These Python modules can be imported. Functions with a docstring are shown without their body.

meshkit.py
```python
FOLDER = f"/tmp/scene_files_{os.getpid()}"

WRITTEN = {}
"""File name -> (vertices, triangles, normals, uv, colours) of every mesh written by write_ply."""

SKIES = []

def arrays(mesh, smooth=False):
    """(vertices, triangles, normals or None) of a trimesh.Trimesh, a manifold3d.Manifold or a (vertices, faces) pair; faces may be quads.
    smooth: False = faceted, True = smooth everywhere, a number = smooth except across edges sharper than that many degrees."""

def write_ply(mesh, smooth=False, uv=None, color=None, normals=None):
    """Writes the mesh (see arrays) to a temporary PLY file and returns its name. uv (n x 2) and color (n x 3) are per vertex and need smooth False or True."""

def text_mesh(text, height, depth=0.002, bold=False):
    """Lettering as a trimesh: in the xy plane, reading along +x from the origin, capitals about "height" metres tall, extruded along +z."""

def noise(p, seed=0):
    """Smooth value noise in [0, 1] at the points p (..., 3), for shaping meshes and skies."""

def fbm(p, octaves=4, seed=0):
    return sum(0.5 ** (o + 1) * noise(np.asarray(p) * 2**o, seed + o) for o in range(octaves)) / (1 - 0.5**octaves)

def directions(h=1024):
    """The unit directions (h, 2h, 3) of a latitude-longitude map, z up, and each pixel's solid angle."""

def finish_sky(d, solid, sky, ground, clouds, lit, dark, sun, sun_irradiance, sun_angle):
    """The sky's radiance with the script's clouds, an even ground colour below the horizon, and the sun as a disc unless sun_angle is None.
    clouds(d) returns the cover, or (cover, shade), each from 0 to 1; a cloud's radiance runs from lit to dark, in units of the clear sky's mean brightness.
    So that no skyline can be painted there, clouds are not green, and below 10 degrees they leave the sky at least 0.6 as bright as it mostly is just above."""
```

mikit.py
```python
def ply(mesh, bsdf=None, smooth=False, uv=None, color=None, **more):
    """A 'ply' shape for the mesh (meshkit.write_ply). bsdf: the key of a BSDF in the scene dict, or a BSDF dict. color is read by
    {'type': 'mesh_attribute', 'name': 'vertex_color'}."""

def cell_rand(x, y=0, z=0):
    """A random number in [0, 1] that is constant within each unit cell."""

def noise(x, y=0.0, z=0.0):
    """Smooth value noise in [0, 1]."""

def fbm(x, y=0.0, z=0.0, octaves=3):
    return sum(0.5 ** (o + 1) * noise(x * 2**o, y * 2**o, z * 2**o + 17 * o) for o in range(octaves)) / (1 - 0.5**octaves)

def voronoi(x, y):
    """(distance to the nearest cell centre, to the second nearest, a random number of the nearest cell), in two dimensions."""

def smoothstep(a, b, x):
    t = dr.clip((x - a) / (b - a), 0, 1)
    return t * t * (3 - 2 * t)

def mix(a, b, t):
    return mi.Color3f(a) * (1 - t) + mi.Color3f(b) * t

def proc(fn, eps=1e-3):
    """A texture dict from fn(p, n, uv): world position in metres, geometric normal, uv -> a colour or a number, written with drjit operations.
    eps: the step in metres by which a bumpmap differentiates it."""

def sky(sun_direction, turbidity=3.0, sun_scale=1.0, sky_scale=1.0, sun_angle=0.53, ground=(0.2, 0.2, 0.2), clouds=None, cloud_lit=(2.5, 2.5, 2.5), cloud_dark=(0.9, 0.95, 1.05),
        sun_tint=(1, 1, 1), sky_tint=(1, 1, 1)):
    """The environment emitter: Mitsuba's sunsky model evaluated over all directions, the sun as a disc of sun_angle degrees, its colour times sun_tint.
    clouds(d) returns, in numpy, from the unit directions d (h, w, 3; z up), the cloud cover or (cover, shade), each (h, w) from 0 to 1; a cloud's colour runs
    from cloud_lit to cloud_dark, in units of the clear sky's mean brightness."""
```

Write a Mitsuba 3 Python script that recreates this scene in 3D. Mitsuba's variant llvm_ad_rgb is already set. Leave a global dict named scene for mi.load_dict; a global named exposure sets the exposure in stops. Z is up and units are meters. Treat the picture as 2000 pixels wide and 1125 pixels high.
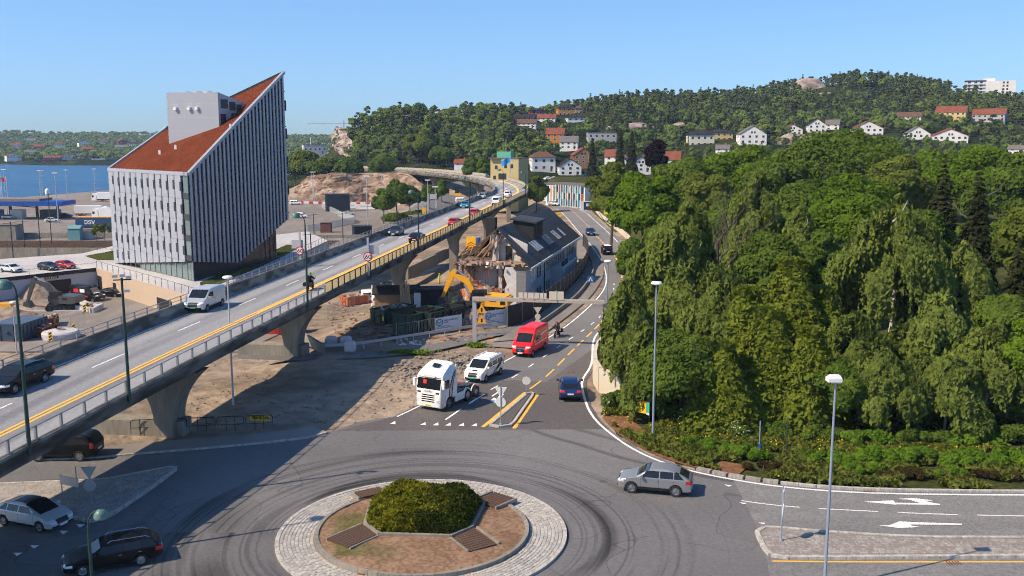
import math, random
import numpy as np
import trimesh, shapely, manifold3d as m3
import mitsuba as mi, drjit as dr
import mikit, meshkit
from shapely.geometry import Polygon, LineString, Point
from mikit import proc, noise, fbm, smoothstep, mix, voronoi, cell_rand
# ------------------------------------------------------------------ camera, light, exposure
CAM_H, CAM_PITCH, CAM_F = 21.7, math.radians(8.96), 1840.0   # drone height over the roundabout (m), pitch, focal length in 2000-px widths
CAM_FOV = 2 * math.degrees(math.atan(1000 / CAM_F))
SUN_AZ, SUN_EL = math.radians(67), math.radians(44)
SUN = np.array([-math.sin(SUN_AZ) * math.cos(SUN_EL), -math.cos(SUN_AZ) * math.cos(SUN_EL), math.sin(SUN_EL)])
exposure = 2.0
scene, labels = {}, {}
scene['camera'] = {'type': 'perspective', 'fov': CAM_FOV, 'fov_axis': 'x', 'near_clip': 1.0, 'far_clip': 12000.0,
                   'to_world': mi.ScalarTransform4f().look_at(origin=[0, 0, CAM_H], target=[0, math.cos(CAM_PITCH), CAM_H - math.sin(CAM_PITCH)], up=[0, 0, 1])}
scene['sky'] = mikit.sky(SUN.tolist(), turbidity=3.2, sky_scale=1.12, sky_tint=(0.74, 0.95, 1.16), ground=(0.12, 0.12, 0.11))
# ------------------------------------------------------------------ surveying and mesh helpers
CP, SP = math.cos(CAM_PITCH), math.sin(CAM_PITCH)
def ray(px, py):
 u, v = (px - 1000) / CAM_F, (py - 562.5) / CAM_F
 return np.array([u, CP - v * SP, -SP - v * CP])
def P(px, py, z=0.0):
 """The place on the level z (m) that the survey photo shows at this pixel."""
 d = ray(px, py)
 return d * ((z - CAM_H) / d[2]) + [0, 0, CAM_H]
def PY(px, py, Y):
 """The place at the distance Y ahead that the survey photo shows at this pixel."""
 d = ray(px, py)
 return d * (Y / d[1]) + [0, 0, CAM_H]
def proj(p):
 x, y, z = p[0], p[1], p[2] - CAM_H
 zc = y * CP - z * SP
 return 1000 + CAM_F * x / zc, 562.5 - CAM_F * (y * SP + z * CP) / zc
def ss(a, b, x):
 t = np.clip((np.asarray(x, float) - a) / (b - a), 0, 1)
 return t * t * (3 - 2 * t)
used = {}
def fresh(name, parent=None):
 k = f'{parent}__{name}' if parent else name
 n = used.get(k, -1) + 1
 used[k] = n
 return k if n == 0 else f'{k}_{n:03d}'
def thing(name, label, cat, group=None, kind=None):
 k = fresh(name)
 labels[k] = {'label': label, 'category': cat}
 if group: labels[k]['group'] = group
 if kind: labels[k]['kind'] = kind
 return k
def M4(m): return mi.ScalarTransform4f(np.asarray(m, float).tolist())
def dict_of(mesh, mat, smooth=False, color=None):
 if isinstance(mesh, dict): return mesh
 if isinstance(mesh, MB): mesh = mesh.mesh()
 return mikit.ply(mesh, mat, smooth, color=color)
def part(name, mesh, mat, parent=None, label=None, smooth=False, at=None, kind=None, color=None):
 k = fresh(name, parent)
 d = dict(dict_of(mesh, mat, smooth, color))
 if at is not None: d['to_world'] = M4(at)
 scene[k] = d
 if label or kind: labels[k] = {a: b for a, b in (('label', label), ('kind', kind)) if b}
 return k
def single(name, mesh, mat, label, cat, group=None, smooth=False, at=None, kind=None):
 k = part(name, mesh, mat, None, None, smooth, at)
 labels[k] = {'label': label, 'category': cat, **({'group': group} if group else {}), **({'kind': kind} if kind else {})}
 return k
def struct(name, mesh, mat, label=None, smooth=False, parent=None):
 k = part(name, mesh, mat, parent, None, smooth)
 if not parent: labels[k] = {'label': label or name.replace('_', ' '), 'category': name.replace('_', ' '), 'kind': 'structure'}
 return k
class MB:
 """A mesh under construction."""
 def __init__(s): s.V, s.F, s.n = [], [], 0
 def add(s, v, f=None):
  if f is None: v, f, _ = meshkit.arrays(v)
  v, f = np.asarray(v, float), np.asarray(f, int)
  if f.shape[1] == 4: f = np.vstack([f[:, :3], f[:, [0, 2, 3]]])
  s.V.append(v); s.F.append(f + s.n); s.n += len(v)
  return s
 def mesh(s): return np.vstack(s.V), np.vstack(s.F)
 def box(s, c, size, rz=0.0, rx=0.0, ry=0.0):
  v = np.array([[x, y, z] for x in (-.5, .5) for y in (-.5, .5) for z in (-.5, .5)]) * size
  if rx or ry or rz: v = v @ rot(rx, ry, rz)[:3, :3].T
  return s.add(v + c, BOXF)
 def bx(s, a, b):
  a, b = np.asarray(a, float), np.asarray(b, float)
  return s.box((a + b) / 2, b - a)
 def beam(s, p, q, w, h=None, up=(0, 0, 1)):
  p, q = np.asarray(p, float), np.asarray(q, float)
  t = q - p; L = np.linalg.norm(t); t /= L
  a = np.cross(t, up); na = np.linalg.norm(a)
  a = a / na if na > 1e-6 else np.array([1.0, 0, 0])
  b = np.cross(a, t); h = w if h is None else h
  v = np.array([p + k * t * L + i * a * w / 2 + j * b * h / 2 for k in (0, 1) for i in (-1, 1) for j in (-1, 1)])
  return s.add(v, BOXF)
 def tube(s, pts, r, n=8, cap=True):
  p = np.asarray(pts, float); r = np.broadcast_to(r, (len(p),))
  t = np.gradient(p, axis=0); t /= np.linalg.norm(t, axis=1, keepdims=True) + 1e-12
  ref = np.array([0, 0, 1.0]) if abs(t[:, 2]).mean() < .8 else np.array([1.0, 0, 0])
  a = np.cross(t, ref); a /= np.linalg.norm(a, axis=1, keepdims=True) + 1e-12
  b = np.cross(t, a); w = np.arange(n) * 2 * np.pi / n
  v = p[:, None] + r[:, None, None] * (np.cos(w)[None, :, None] * a[:, None] + np.sin(w)[None, :, None] * b[:, None])
  i, j = np.meshgrid(np.arange(len(p) - 1), np.arange(n), indexing='ij')
  q = np.stack([i * n + j, i * n + (j + 1) % n, (i + 1) * n + (j + 1) % n, (i + 1) * n + j], -1).reshape(-1, 4)
  v = v.reshape(-1, 3); f = [np.vstack([q[:, [0, 2, 1]], q[:, [0, 3, 2]]])]
  if cap:
   c = len(v); v = np.vstack([v, p[:1], p[-1:]]); j = np.arange(n); e = (len(p) - 1) * n
   f += [np.stack([j, (j + 1) % n, j * 0 + c], 1)[:, [0, 1, 2]], np.stack([e + (j + 1) % n, e + j, j * 0 + c + 1], 1)]
  return s.add(v, np.vstack(f))
 def lathe(s, prof, c=(0, 0, 0), n=16):
  prof = np.asarray(prof, float); w = np.arange(n) * 2 * np.pi / n
  v = np.stack([prof[:, None, 0] * np.cos(w), prof[:, None, 0] * np.sin(w), np.broadcast_to(prof[:, None, 1], (len(prof), n))], -1).reshape(-1, 3) + c
  i, j = np.meshgrid(np.arange(len(prof) - 1), np.arange(n), indexing='ij')
  return s.add(v, np.stack([i * n + j, i * n + (j + 1) % n, (i + 1) * n + (j + 1) % n, (i + 1) * n + j], -1).reshape(-1, 4))
 def prism(s, pts, z0, z1):
  pts = pts if isinstance(pts, Polygon) else Polygon(pts)
  for g in getattr(pts, 'geoms', [pts]):
   if g.area > 1e-6:
    m = trimesh.creation.extrude_polygon(shapely.geometry.polygon.orient(g), z1 - z0, engine='earcut')
    s.add(np.array(m.vertices) + [0, 0, z0], m.faces)
  return s
 def hull(s, pts):
  h = trimesh.convex.convex_hull(np.asarray(pts, float)); return s.add(h.vertices, h.faces)
 def quad(s, *p): return s.add(np.array(p, float), np.array([[0, 1, 2, 3]]) if len(p) == 4 else np.array([[0, 1, 2]]))
 def xf(s, m):
  m = np.asarray(m, float)
  s.V = [v @ m[:3, :3].T + m[:3, 3] for v in s.V]
  return s
BOXF = np.array([[0, 1, 3], [0, 3, 2], [4, 6, 7], [4, 7, 5], [0, 4, 5], [0, 5, 1], [2, 3, 7], [2, 7, 6], [0, 2, 6], [0, 6, 4], [1, 5, 7], [1, 7, 3]])
def rot(rx=0., ry=0., rz=0.):
 cx, sx, cy, sy, cz, sz = math.cos(rx), math.sin(rx), math.cos(ry), math.sin(ry), math.cos(rz), math.sin(rz)
 m = np.eye(4)
 m[:3, :3] = np.array([[cz, -sz, 0], [sz, cz, 0], [0, 0, 1]]) @ np.array([[cy, 0, sy], [0, 1, 0], [-sy, 0, cy]]) @ np.array([[1, 0, 0], [0, cx, -sx], [0, sx, cx]])
 return m
def TR(p, rz=0., s=1.0, rx=0., ry=0.):
 m = rot(rx, ry, rz); m[:3, :3] *= s; m[:3, 3] = p
 return m
def bearing(a, b): return math.atan2(b[1] - a[1], b[0] - a[0])
def resample(pts, step):
 ls = LineString(np.asarray(pts)[:, :2]); n = max(2, int(round(ls.length / step)) + 1)
 return np.array([ls.interpolate(t).coords[0] for t in np.linspace(0, ls.length, n)])
def smooth_line(pts, n=60):
 from scipy.interpolate import PchipInterpolator, CubicSpline
 p = np.asarray(pts, float); t = np.concatenate([[0], np.cumsum(np.linalg.norm(np.diff(p, axis=0), axis=1))])
 return CubicSpline(t, p)(np.linspace(0, t[-1], n))
def normals2(p):
 t = np.gradient(p[:, :2], axis=0); t /= np.linalg.norm(t, axis=1, keepdims=True)
 return np.stack([t[:, 1], -t[:, 0]], 1)          # to the right of the way along
def offset(p, u): return p[:, :2] + normals2(p) * np.reshape(u, (-1, 1))
def sweep(mb, line, zs, prof, closed=True):
 """prof: (u to the right, z) points swept along the plan line at heights zs; prof may be one per station."""
 n = normals2(line); zs = np.broadcast_to(zs, (len(line),)); k = len(prof[0]) if np.ndim(prof) == 3 else len(prof)
 pr = np.broadcast_to(np.asarray(prof, float), (len(line), k, 2))
 v = np.concatenate([line[:, None, :2] + n[:, None] * pr[:, :, :1], (zs[:, None] + pr[:, :, 1])[..., None]], -1).reshape(-1, 3)
 i, j = np.meshgrid(np.arange(len(line) - 1), np.arange(k if closed else k - 1), indexing='ij')
 f = np.stack([i * k + j, i * k + (j + 1) % k, (i + 1) * k + (j + 1) % k, (i + 1) * k + j], -1).reshape(-1, 4)
 mb.add(v, f)
 if closed:
  for e, o in ((0, 1), ((len(line) - 1) * k, -1)):
   t = np.array([[e, e + a, e + a + 1][::o] for a in range(1, k - 1)])
   mb.F[-1] = np.vstack([mb.F[-1], t + mb.n - len(v)])
 return mb
def ribbon(mb, line, w, z, u=0.0):
 """A flat painted strip of width w along a plan line."""
 a, b = offset(line, u - w / 2), offset(line, u + w / 2); z = np.broadcast_to(z, (len(line),))
 v = np.vstack([np.c_[a, z], np.c_[b, z]]); n = len(a); i = np.arange(n - 1)
 return mb.add(v, np.stack([i, i + n, i + n + 1, i + 1], 1))
def flat(mb, pts, z):
 """A level sheet, facing up, of a plan polygon."""
 pg = pts if isinstance(pts, (Polygon, shapely.geometry.MultiPolygon)) else Polygon(np.asarray(pts)[:, :2])
 for g in getattr(pg, 'geoms', [pg]):
  if g.area < 1e-6: continue
  v, f = trimesh.creation.triangulate_polygon(shapely.geometry.polygon.orient(g), engine='earcut')
  a = v[f[:, 0]]; b = v[f[:, 1]]; c = v[f[:, 2]]
  cr = (b[:, 0] - a[:, 0]) * (c[:, 1] - a[:, 1]) - (b[:, 1] - a[:, 1]) * (c[:, 0] - a[:, 0])
  f = np.where((cr < 0)[:, None], f[:, ::-1], f)
  mb.add(np.c_[v, np.full(len(v), z)], f)
 return mb
def GP(pix, z=0.0): return np.array([P(x, y, z)[:2] for x, y in pix])
# ------------------------------------------------------------------ materials
def lin(c):
 c = np.asarray(c, float) / 255
 return np.where(c < .04045, c / 12.92, ((c + .055) / 1.055) ** 2.4).tolist()
def bsdf(key, color, rough=.7, metal=0., spec=.4, coat=0., **more):
 c = color if isinstance(color, dict) else {'type': 'rgb', 'value': list(map(float, color))}
 scene[key] = {'type': 'twosided', 'b': {'type': 'principled', 'base_color': c, 'roughness': rough, 'metallic': metal, 'specular': spec, 'clearcoat': coat, 'clearcoat_gloss': .9, **more}}
 return key
def matte(key, color):
 c = color if isinstance(color, dict) else {'type': 'rgb', 'value': list(map(float, color))}
 scene[key] = {'type': 'twosided', 'b': {'type': 'diffuse', 'reflectance': c}}
 return key
mats = {}
def paint(c, rough=.35, metal=0., coat=.6):
 """Car paint, enamel or plastic of one colour, shared between all that use it."""
 k = (tuple(c), rough, metal, coat)
 if k not in mats: mats[k] = bsdf('paint_%03d' % len(mats), c, rough, metal, .5, coat)
 return mats[k]
def plain(c):
 k = ('m',) + tuple(c)
 if k not in mats: mats[k] = matte('plain_%03d' % len(mats), c)
 return mats[k]
RC = P(826, 1040)            # centre of the roundabout
def f_asphalt(p, n, uv):
 x, y = p.x, p.y
 dx, dy = x - float(RC[0]), y - float(RC[1])
 r, a = dr.sqrt(dx * dx + dy * dy), dr.atan2(dy, dx)
 x2, y2 = x - 27.5, y - 86.
 r2 = dr.sqrt(x2 * x2 + y2 * y2)
 grain = 0.7 * noise(x * 9, y * 9) + 0.3 * noise(x * 23, y * 23)
 big = fbm(x * .11, y * .11, 0, 3)
 base = mix((.12, .118, .122), (.175, .171, .173), big)
 # worn wheel tracks that bend round the island
 track = noise(r * 1.15 + 3 * noise(a * 1.1 + 5, r * .05), a * .55) * smoothstep(26., 14., r)
 fine = noise(r * 7., a * 1.3) * smoothstep(24., 12., r)
 brk = smoothstep(.2, .6, noise(a * 1.7 + 2, r * .12, 5))
 t2 = noise(r2 * 1.4 + noise(x * .2, y * .2), 3.1) * smoothstep(37., 34., r2) * smoothstep(26.5, 28., r2) * smoothstep(80., 70., y)
 track = dr.maximum(track * (.55 + .5 * brk), t2)
 dark = smoothstep(.4, .75, track) * .45 + smoothstep(.45, .85, fine) * .3
 v1, v2, cr = voronoi(x * .13 + .6 * noise(x * .5, y * .5), y * .13 + .6 * noise(x * .5, y * .5, 4))
 crack = smoothstep(.02, .004, v2 - v1) * .28 * smoothstep(.35, .6, noise(x * .09, y * .09, 8))
 return base * (1 - dark) * (1 - crack) * (.93 + .13 * cr) * (.84 + .3 * grain)
def f_bridge(p, n, uv):
 u = (p.x - .128 * p.y) * .9917
 lane = fbm(u * 1.1, p.y * .02, 3, 2)
 g = noise(p.x * 9, p.y * 9)
 return mix((.16, .165, .175), (.26, .265, .275), smoothstep(.25, .75, lane)) * (.86 + .26 * g)
def f_dirt(p, n, uv):
 a, b = fbm(p.x * .09, p.y * .12, 0, 4), fbm(p.x * .9, p.y * .9, 2, 3)
 c = mix((.24, .19, .15), (.36, .285, .22), smoothstep(.3, .7, a))
 return c * (.6 + .75 * b)
def f_dirt_h(p, n, uv): return fbm(p.x * 1.2, p.y * 1.2, 0, 4)
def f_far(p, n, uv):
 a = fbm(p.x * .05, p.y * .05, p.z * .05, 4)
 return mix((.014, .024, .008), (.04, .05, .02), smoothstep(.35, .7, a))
def f_concrete(p, n, uv):
 a = fbm(p.x * .8, p.y * .8, p.z * .35, 3)
 b = noise(p.x * 6, p.y * 6, p.z * .8)
 return mix((.2, .185, .16), (.36, .335, .29), a) * (.75 + .4 * b)
def f_barrier(p, n, uv):
 a = fbm(p.x * .5, p.y * .5, p.z * 1.5, 3)
 return mix((.1, .095, .085), (.3, .285, .255), smoothstep(.3, .7, a))
def f_rock(p, n, uv):
 a = fbm(p.x * .25, p.y * .25, p.z * .4, 4)
 b = fbm(p.x * 1.3 + p.z, p.y * 1.3, p.z * .8, 3)
 return mix((.17, .115, .085), (.42, .32, .25), smoothstep(.3, .72, a)) * (.5 + .9 * b)
def f_rock_pink(p, n, uv):
 a = fbm(p.x * .12, p.y * .12, p.z * .2, 4)
 b = fbm(p.x * .7, p.y * .7, p.z * .7, 3)
 return mix((.22, .17, .15), (.46, .38, .34), smoothstep(.3, .7, a)) * (.55 + .8 * b)
def f_sedum(p, n, uv):
 a, b = fbm(p.x * .35, p.y * .35, 0, 3), noise(p.x * 3, p.y * 3, p.z * 3)
 return mix((.105, .028, .015), (.16, .046, .024), a) * (.7 + .6 * b)
def f_soil(p, n, uv):
 a, b = fbm(p.x * .8, p.y * .8, 0, 3), noise(p.x * 7, p.y * 7)
 return mix(mix((.2, .12, .075), (.33, .22, .15), a), mi.Color3f(.13, .12, .05), smoothstep(.66, .85, noise(p.x * .45 + 7, p.y * .45))) * (.65 + .6 * b)
def f_water(p, n, uv):
 return mix((.006, .05, .13), (.014, .085, .19), fbm(p.x * .01, p.y * .06, 0, 3))
def f_wave(p, n, uv): return fbm(p.x * .12, p.y * .45, 0, 3)
def f_slab(p, n, uv):
 return mix((.42, .41, .42), (.56, .55, .55), fbm(p.x * .25, p.y * .25, 0, 3)) * (.9 + .2 * noise(p.x * 5, p.y * 5))
def f_plaster(p, n, uv):
 return mix((.55, .53, .52), (.78, .77, .76), fbm(p.x * .5, p.y * .5, p.z * .7, 3)) * (.85 + .2 * noise(p.x * 3, p.y * 3, p.z * 3))
def f_rubble(p, n, uv):
 a = fbm(p.x * 1.1, p.y * 1.1, p.z * 1.4, 3)
 b = noise(p.x * 5, p.y * 5, p.z * 5)
 return mix(mix((.2, .14, .11), (.52, .42, .34), a), mi.Color3f(.45, .16, .08), smoothstep(.62, .75, noise(p.x * .9 + 3, p.y * .9, p.z * 1.1))) * (.45 + .9 * b)
def f_stone(p, n, uv):
 a = cell_rand(p.x * 5.1, p.y * 4.3, p.z * 3)
 return mix((.36, .34, .31), (.52, .5, .47), a) * (.85 + .3 * noise(p.x * 16, p.y * 16))
def f_roof(p, n, uv):
 a = fbm(p.x * .3, p.y * .3, p.z * .3, 3)
 return mix((.02, .022, .024), (.045, .047, .052), a) * (.8 + .3 * noise(p.x * 4, p.y * 4, p.z * 4))
def f_rust(p, n, uv):
 a = fbm(p.x * 2.2, p.y * 2.2, p.z * 2.2, 3)
 return mix((.1, .045, .028), (.3, .12, .06), a)
bsdf('asphalt', proc(f_asphalt), .85, spec=.25)
def f_new(p, n, uv):
 x, y = p.x, p.y
 return mix((.088, .08, .08), (.125, .115, .113), fbm(x * .3, y * .08, 0, 3)) * (.8 + .4 * noise(x * 11, y * 11))
bsdf('asphalt_new', proc(f_new), .85, spec=.25)
bsdf('bridge_asphalt', proc(f_bridge), .85, spec=.25)
scene['dirt'] = {'type': 'twosided', 'b': {'type': 'bumpmap', 'h': proc(f_dirt_h, .05), 'scale': .35, 'b': {'type': 'diffuse', 'reflectance': proc(f_dirt)}}}
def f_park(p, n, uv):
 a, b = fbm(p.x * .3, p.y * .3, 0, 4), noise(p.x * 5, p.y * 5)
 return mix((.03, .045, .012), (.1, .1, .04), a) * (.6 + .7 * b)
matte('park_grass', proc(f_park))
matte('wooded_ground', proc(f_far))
matte('concrete', proc(f_concrete))
matte('barrier_concrete', proc(f_barrier))
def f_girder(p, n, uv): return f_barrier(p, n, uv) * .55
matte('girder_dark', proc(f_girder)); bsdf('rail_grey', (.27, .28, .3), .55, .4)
def f_light(p, n, uv): return mix((.15, .148, .146), (.205, .202, .2), fbm(p.x * .25, p.y * .9, 0, 3)) * (.8 + .4 * noise(p.x * 10, p.y * 10))
bsdf('asphalt_light', proc(f_light), .85, spec=.25)
matte('rock', proc(f_rock)); matte('rock_pink', proc(f_rock_pink))
matte('sedum', proc(f_sedum)); matte('soil', proc(f_soil)); matte('slab', proc(f_slab))
matte('plaster', proc(f_plaster)); matte('rubble', proc(f_rubble)); matte('stone', proc(f_stone))
bsdf('roofing', proc(f_roof), .6, spec=.4); matte('rust', proc(f_rust))
scene['water'] = {'type': 'twosided', 'b': {'type': 'bumpmap', 'h': proc(f_wave, .3), 'scale': .5,
 'b': {'type': 'principled', 'base_color': proc(f_water), 'roughness': .3, 'specular': .25}}}
bsdf('line_white', (.72, .72, .7), .8); bsdf('line_yellow', (.85, .42, .06), .8)
bsdf('steel', (.42, .44, .46), .45, .7); bsdf('galv', (.5, .53, .56), .55, .4); bsdf('dark_steel', (.045, .05, .055), .5)
bsdf('green_post', (.02, .055, .05), .4); bsdf('black', (.015, .015, .017), .5); bsdf('rubber', (.022, .022, .023), .85)
bsdf('glass_dark', (.012, .015, .018), .06, 0., .6); bsdf('chrome', (.6, .61, .63), .2, .9); bsdf('rim', (.38, .39, .41), .3, .8)
bsdf('lamp_clear', (.75, .77, .8), .1, .3, .6, 1.); bsdf('lamp_red', (.5, .015, .015), .15, 0., .6, 1.); bsdf('lamp_amber', (.8, .3, .02), .2)
bsdf('white_enamel', (.78, .78, .77), .35); bsdf('facade_panel', (.38, .4, .45), .45, .2); bsdf('facade_glass', (.022, .028, .04), .22, 0., .35)
bsdf('sign_grey', (.5, .51, .5), .5, .3); bsdf('sign_yellow', (.85, .5, .02), .5); bsdf('sign_red', (.6, .03, .03), .5); bsdf('sign_blue', (.02, .14, .5), .5)
bsdf('wood', (.33, .22, .13), .8); bsdf('wood_pale', (.55, .34, .18), .8); bsdf('brown_wood', (.13, .085, .055), .85)
bsdf('hivis', (.6, .75, .04), .8); bsdf('skin', (.5, .32, .24), .6); bsdf('navy', (.03, .04, .08), .8)
def f_brick(p, n, uv): return mix((.28, .1, .06), (.42, .19, .11), cell_rand(p.x * 4, p.y * 4, p.z * 13))
matte('brick', proc(f_brick))
def f_pave(p, n, uv):
 j = cell_rand(p.x * 9, p.y * 4.5)
 return mix((.27, .25, .235), (.4, .375, .355), j) * (.8 + .3 * noise(p.x * 2, p.y * 2))
matte('pavers', proc(f_pave))
def f_tile(p, n, uv): return mix((.17, .055, .035), (.28, .105, .07), fbm(p.x * .8, p.y * .8, p.z, 2)) * (.8 + .35 * noise(p.x * 6, p.y * 6, p.z * 6))
matte('roof_red', proc(f_tile)); matte('roof_black', (.035, .035, .04)); matte('roof_brown', (.14, .085, .06)); matte('roof_grey', (.16, .15, .15))
# ------------------------------------------------------------------ plan of the place
BR = [(-26.65 + .128 * (y - 59.3) - .0016 * max(0, 72 - y) ** 2, y) for y in range(8, 262, 12)]      # middle of the flyover, straight part
BRX = lambda y: -26.7 + .128 * (np.asarray(y, float) - 59.3)
BR += [(-.3, 282), (-1.4, 308), (-5.2, 337), (-11.5, 367), (-20.5, 396), (-32, 424), (-47, 450), (-67, 475), (-96, 500), (-137, 526), (-190, 550)]
road_left_px = [(640, 846), (700, 824), (770, 813), (888, 754), (980, 705), (1003, 692), (1069, 657), (1094.6, 641), (1122, 620), (1151, 594), (1177.5, 564), (1182, 533), (1178.7, 516), (1168, 499.6), (1144, 468), (1127, 449), (1105, 422.7), (1086.7, 406.7), (1062, 396)]
road_right_px = [(1172, 819.5), (1154, 791), (1149, 773), (1145, 755.6), (1145, 742), (1158, 723.5), (1172, 690), (1195, 640), (1224, 580), (1238, 530), (1236, 500), (1217, 472), (1190, 448), (1163, 424), (1138, 408), (1112, 401), (1062, 393.5)]
ROAD_L, ROAD_R = GP(road_left_px), GP(road_right_px)
def road_left_x(y): return np.interp(y, ROAD_L[:, 1], ROAD_L[:, 0])
def road_right_x(y): return np.interp(y, ROAD_R[:, 1], ROAD_R[:, 0])
from scipy.interpolate import RBFInterpolator
_far = []
def far(px, py, zc):
 """Ground seen at a pixel of the survey photo at the distance zc (m)."""
 d = ray(px, py); p = d * zc + [0, 0, CAM_H]; _far.append(p)
for a in [(560, 385, 440), (620, 395, 404), (700, 395, 404), (745, 395, 404), (600, 348, 430), (680, 345, 430), (740, 343, 440), (800, 372, 380), (860, 352, 400), (930, 350, 400),
          (640, 312, 540), (690, 302, 560), (650, 285, 585), (668, 262, 600), (700, 246, 610), (760, 226, 620), (850, 219, 640), (950, 221, 650), (1000, 236, 640), (820, 268, 575), (920, 275, 570), (750, 285, 550),
          (830, 310, 520), (930, 312, 500), (1000, 300, 505), (1010, 275, 560), (1050, 334, 470), (1110, 338, 480), (1060, 250, 620), (1100, 228, 650), (1130, 222, 700), (1090, 280, 560), (1140, 312, 510), (1175, 300, 520), (1170, 272, 570),
          (1210, 325, 480), (1300, 325, 470), (1250, 275, 560), (1390, 282, 530), (1470, 275, 545), (1550, 262, 560), (1650, 262, 560), (1760, 268, 540), (1860, 278, 520), (1960, 285, 520),
          (1200, 203, 720), (1300, 197, 740), (1450, 196, 760), (1580, 172, 780), (1680, 156, 790), (1780, 168, 790), (1880, 186, 780), (2000, 205, 760), (2150, 220, 740), (1250, 240, 640), (1400, 235, 650), (1550, 225, 660), (1700, 215, 660),
          (1780, 241, 610), (1865, 234, 615), (1940, 236, 610), (2060, 250, 600)]: far(*a)
for x, y, z in [(-127, 590, -4), (-126, 560, -4), (-133, 630, -3), (-145, 690, -2), (-400, 600, -5), (-180, 600, -4), (-200, 480, -5), (-160, 410, -5), (-90, 660, 10), (-160, 720, -4), (-60, 760, 25), (60, 850, 40), (300, 950, 50), (520, 900, 40), (700, 700, 20), (420, 420, 10), (250, 420, 9), (130, 420, 7), (60, 420, 3), (20, 420, 0), (-20, 430, 0), (-60, 420, -3), (-600, 900, -12), (-100, 950, 5)]:
 _far.append(np.array([x, y, z]))
_far = np.array(_far)
_rbf = RBFInterpolator(_far[:, :2] / 100, _far[:, 2], kernel='linear', smoothing=.02)
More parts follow.
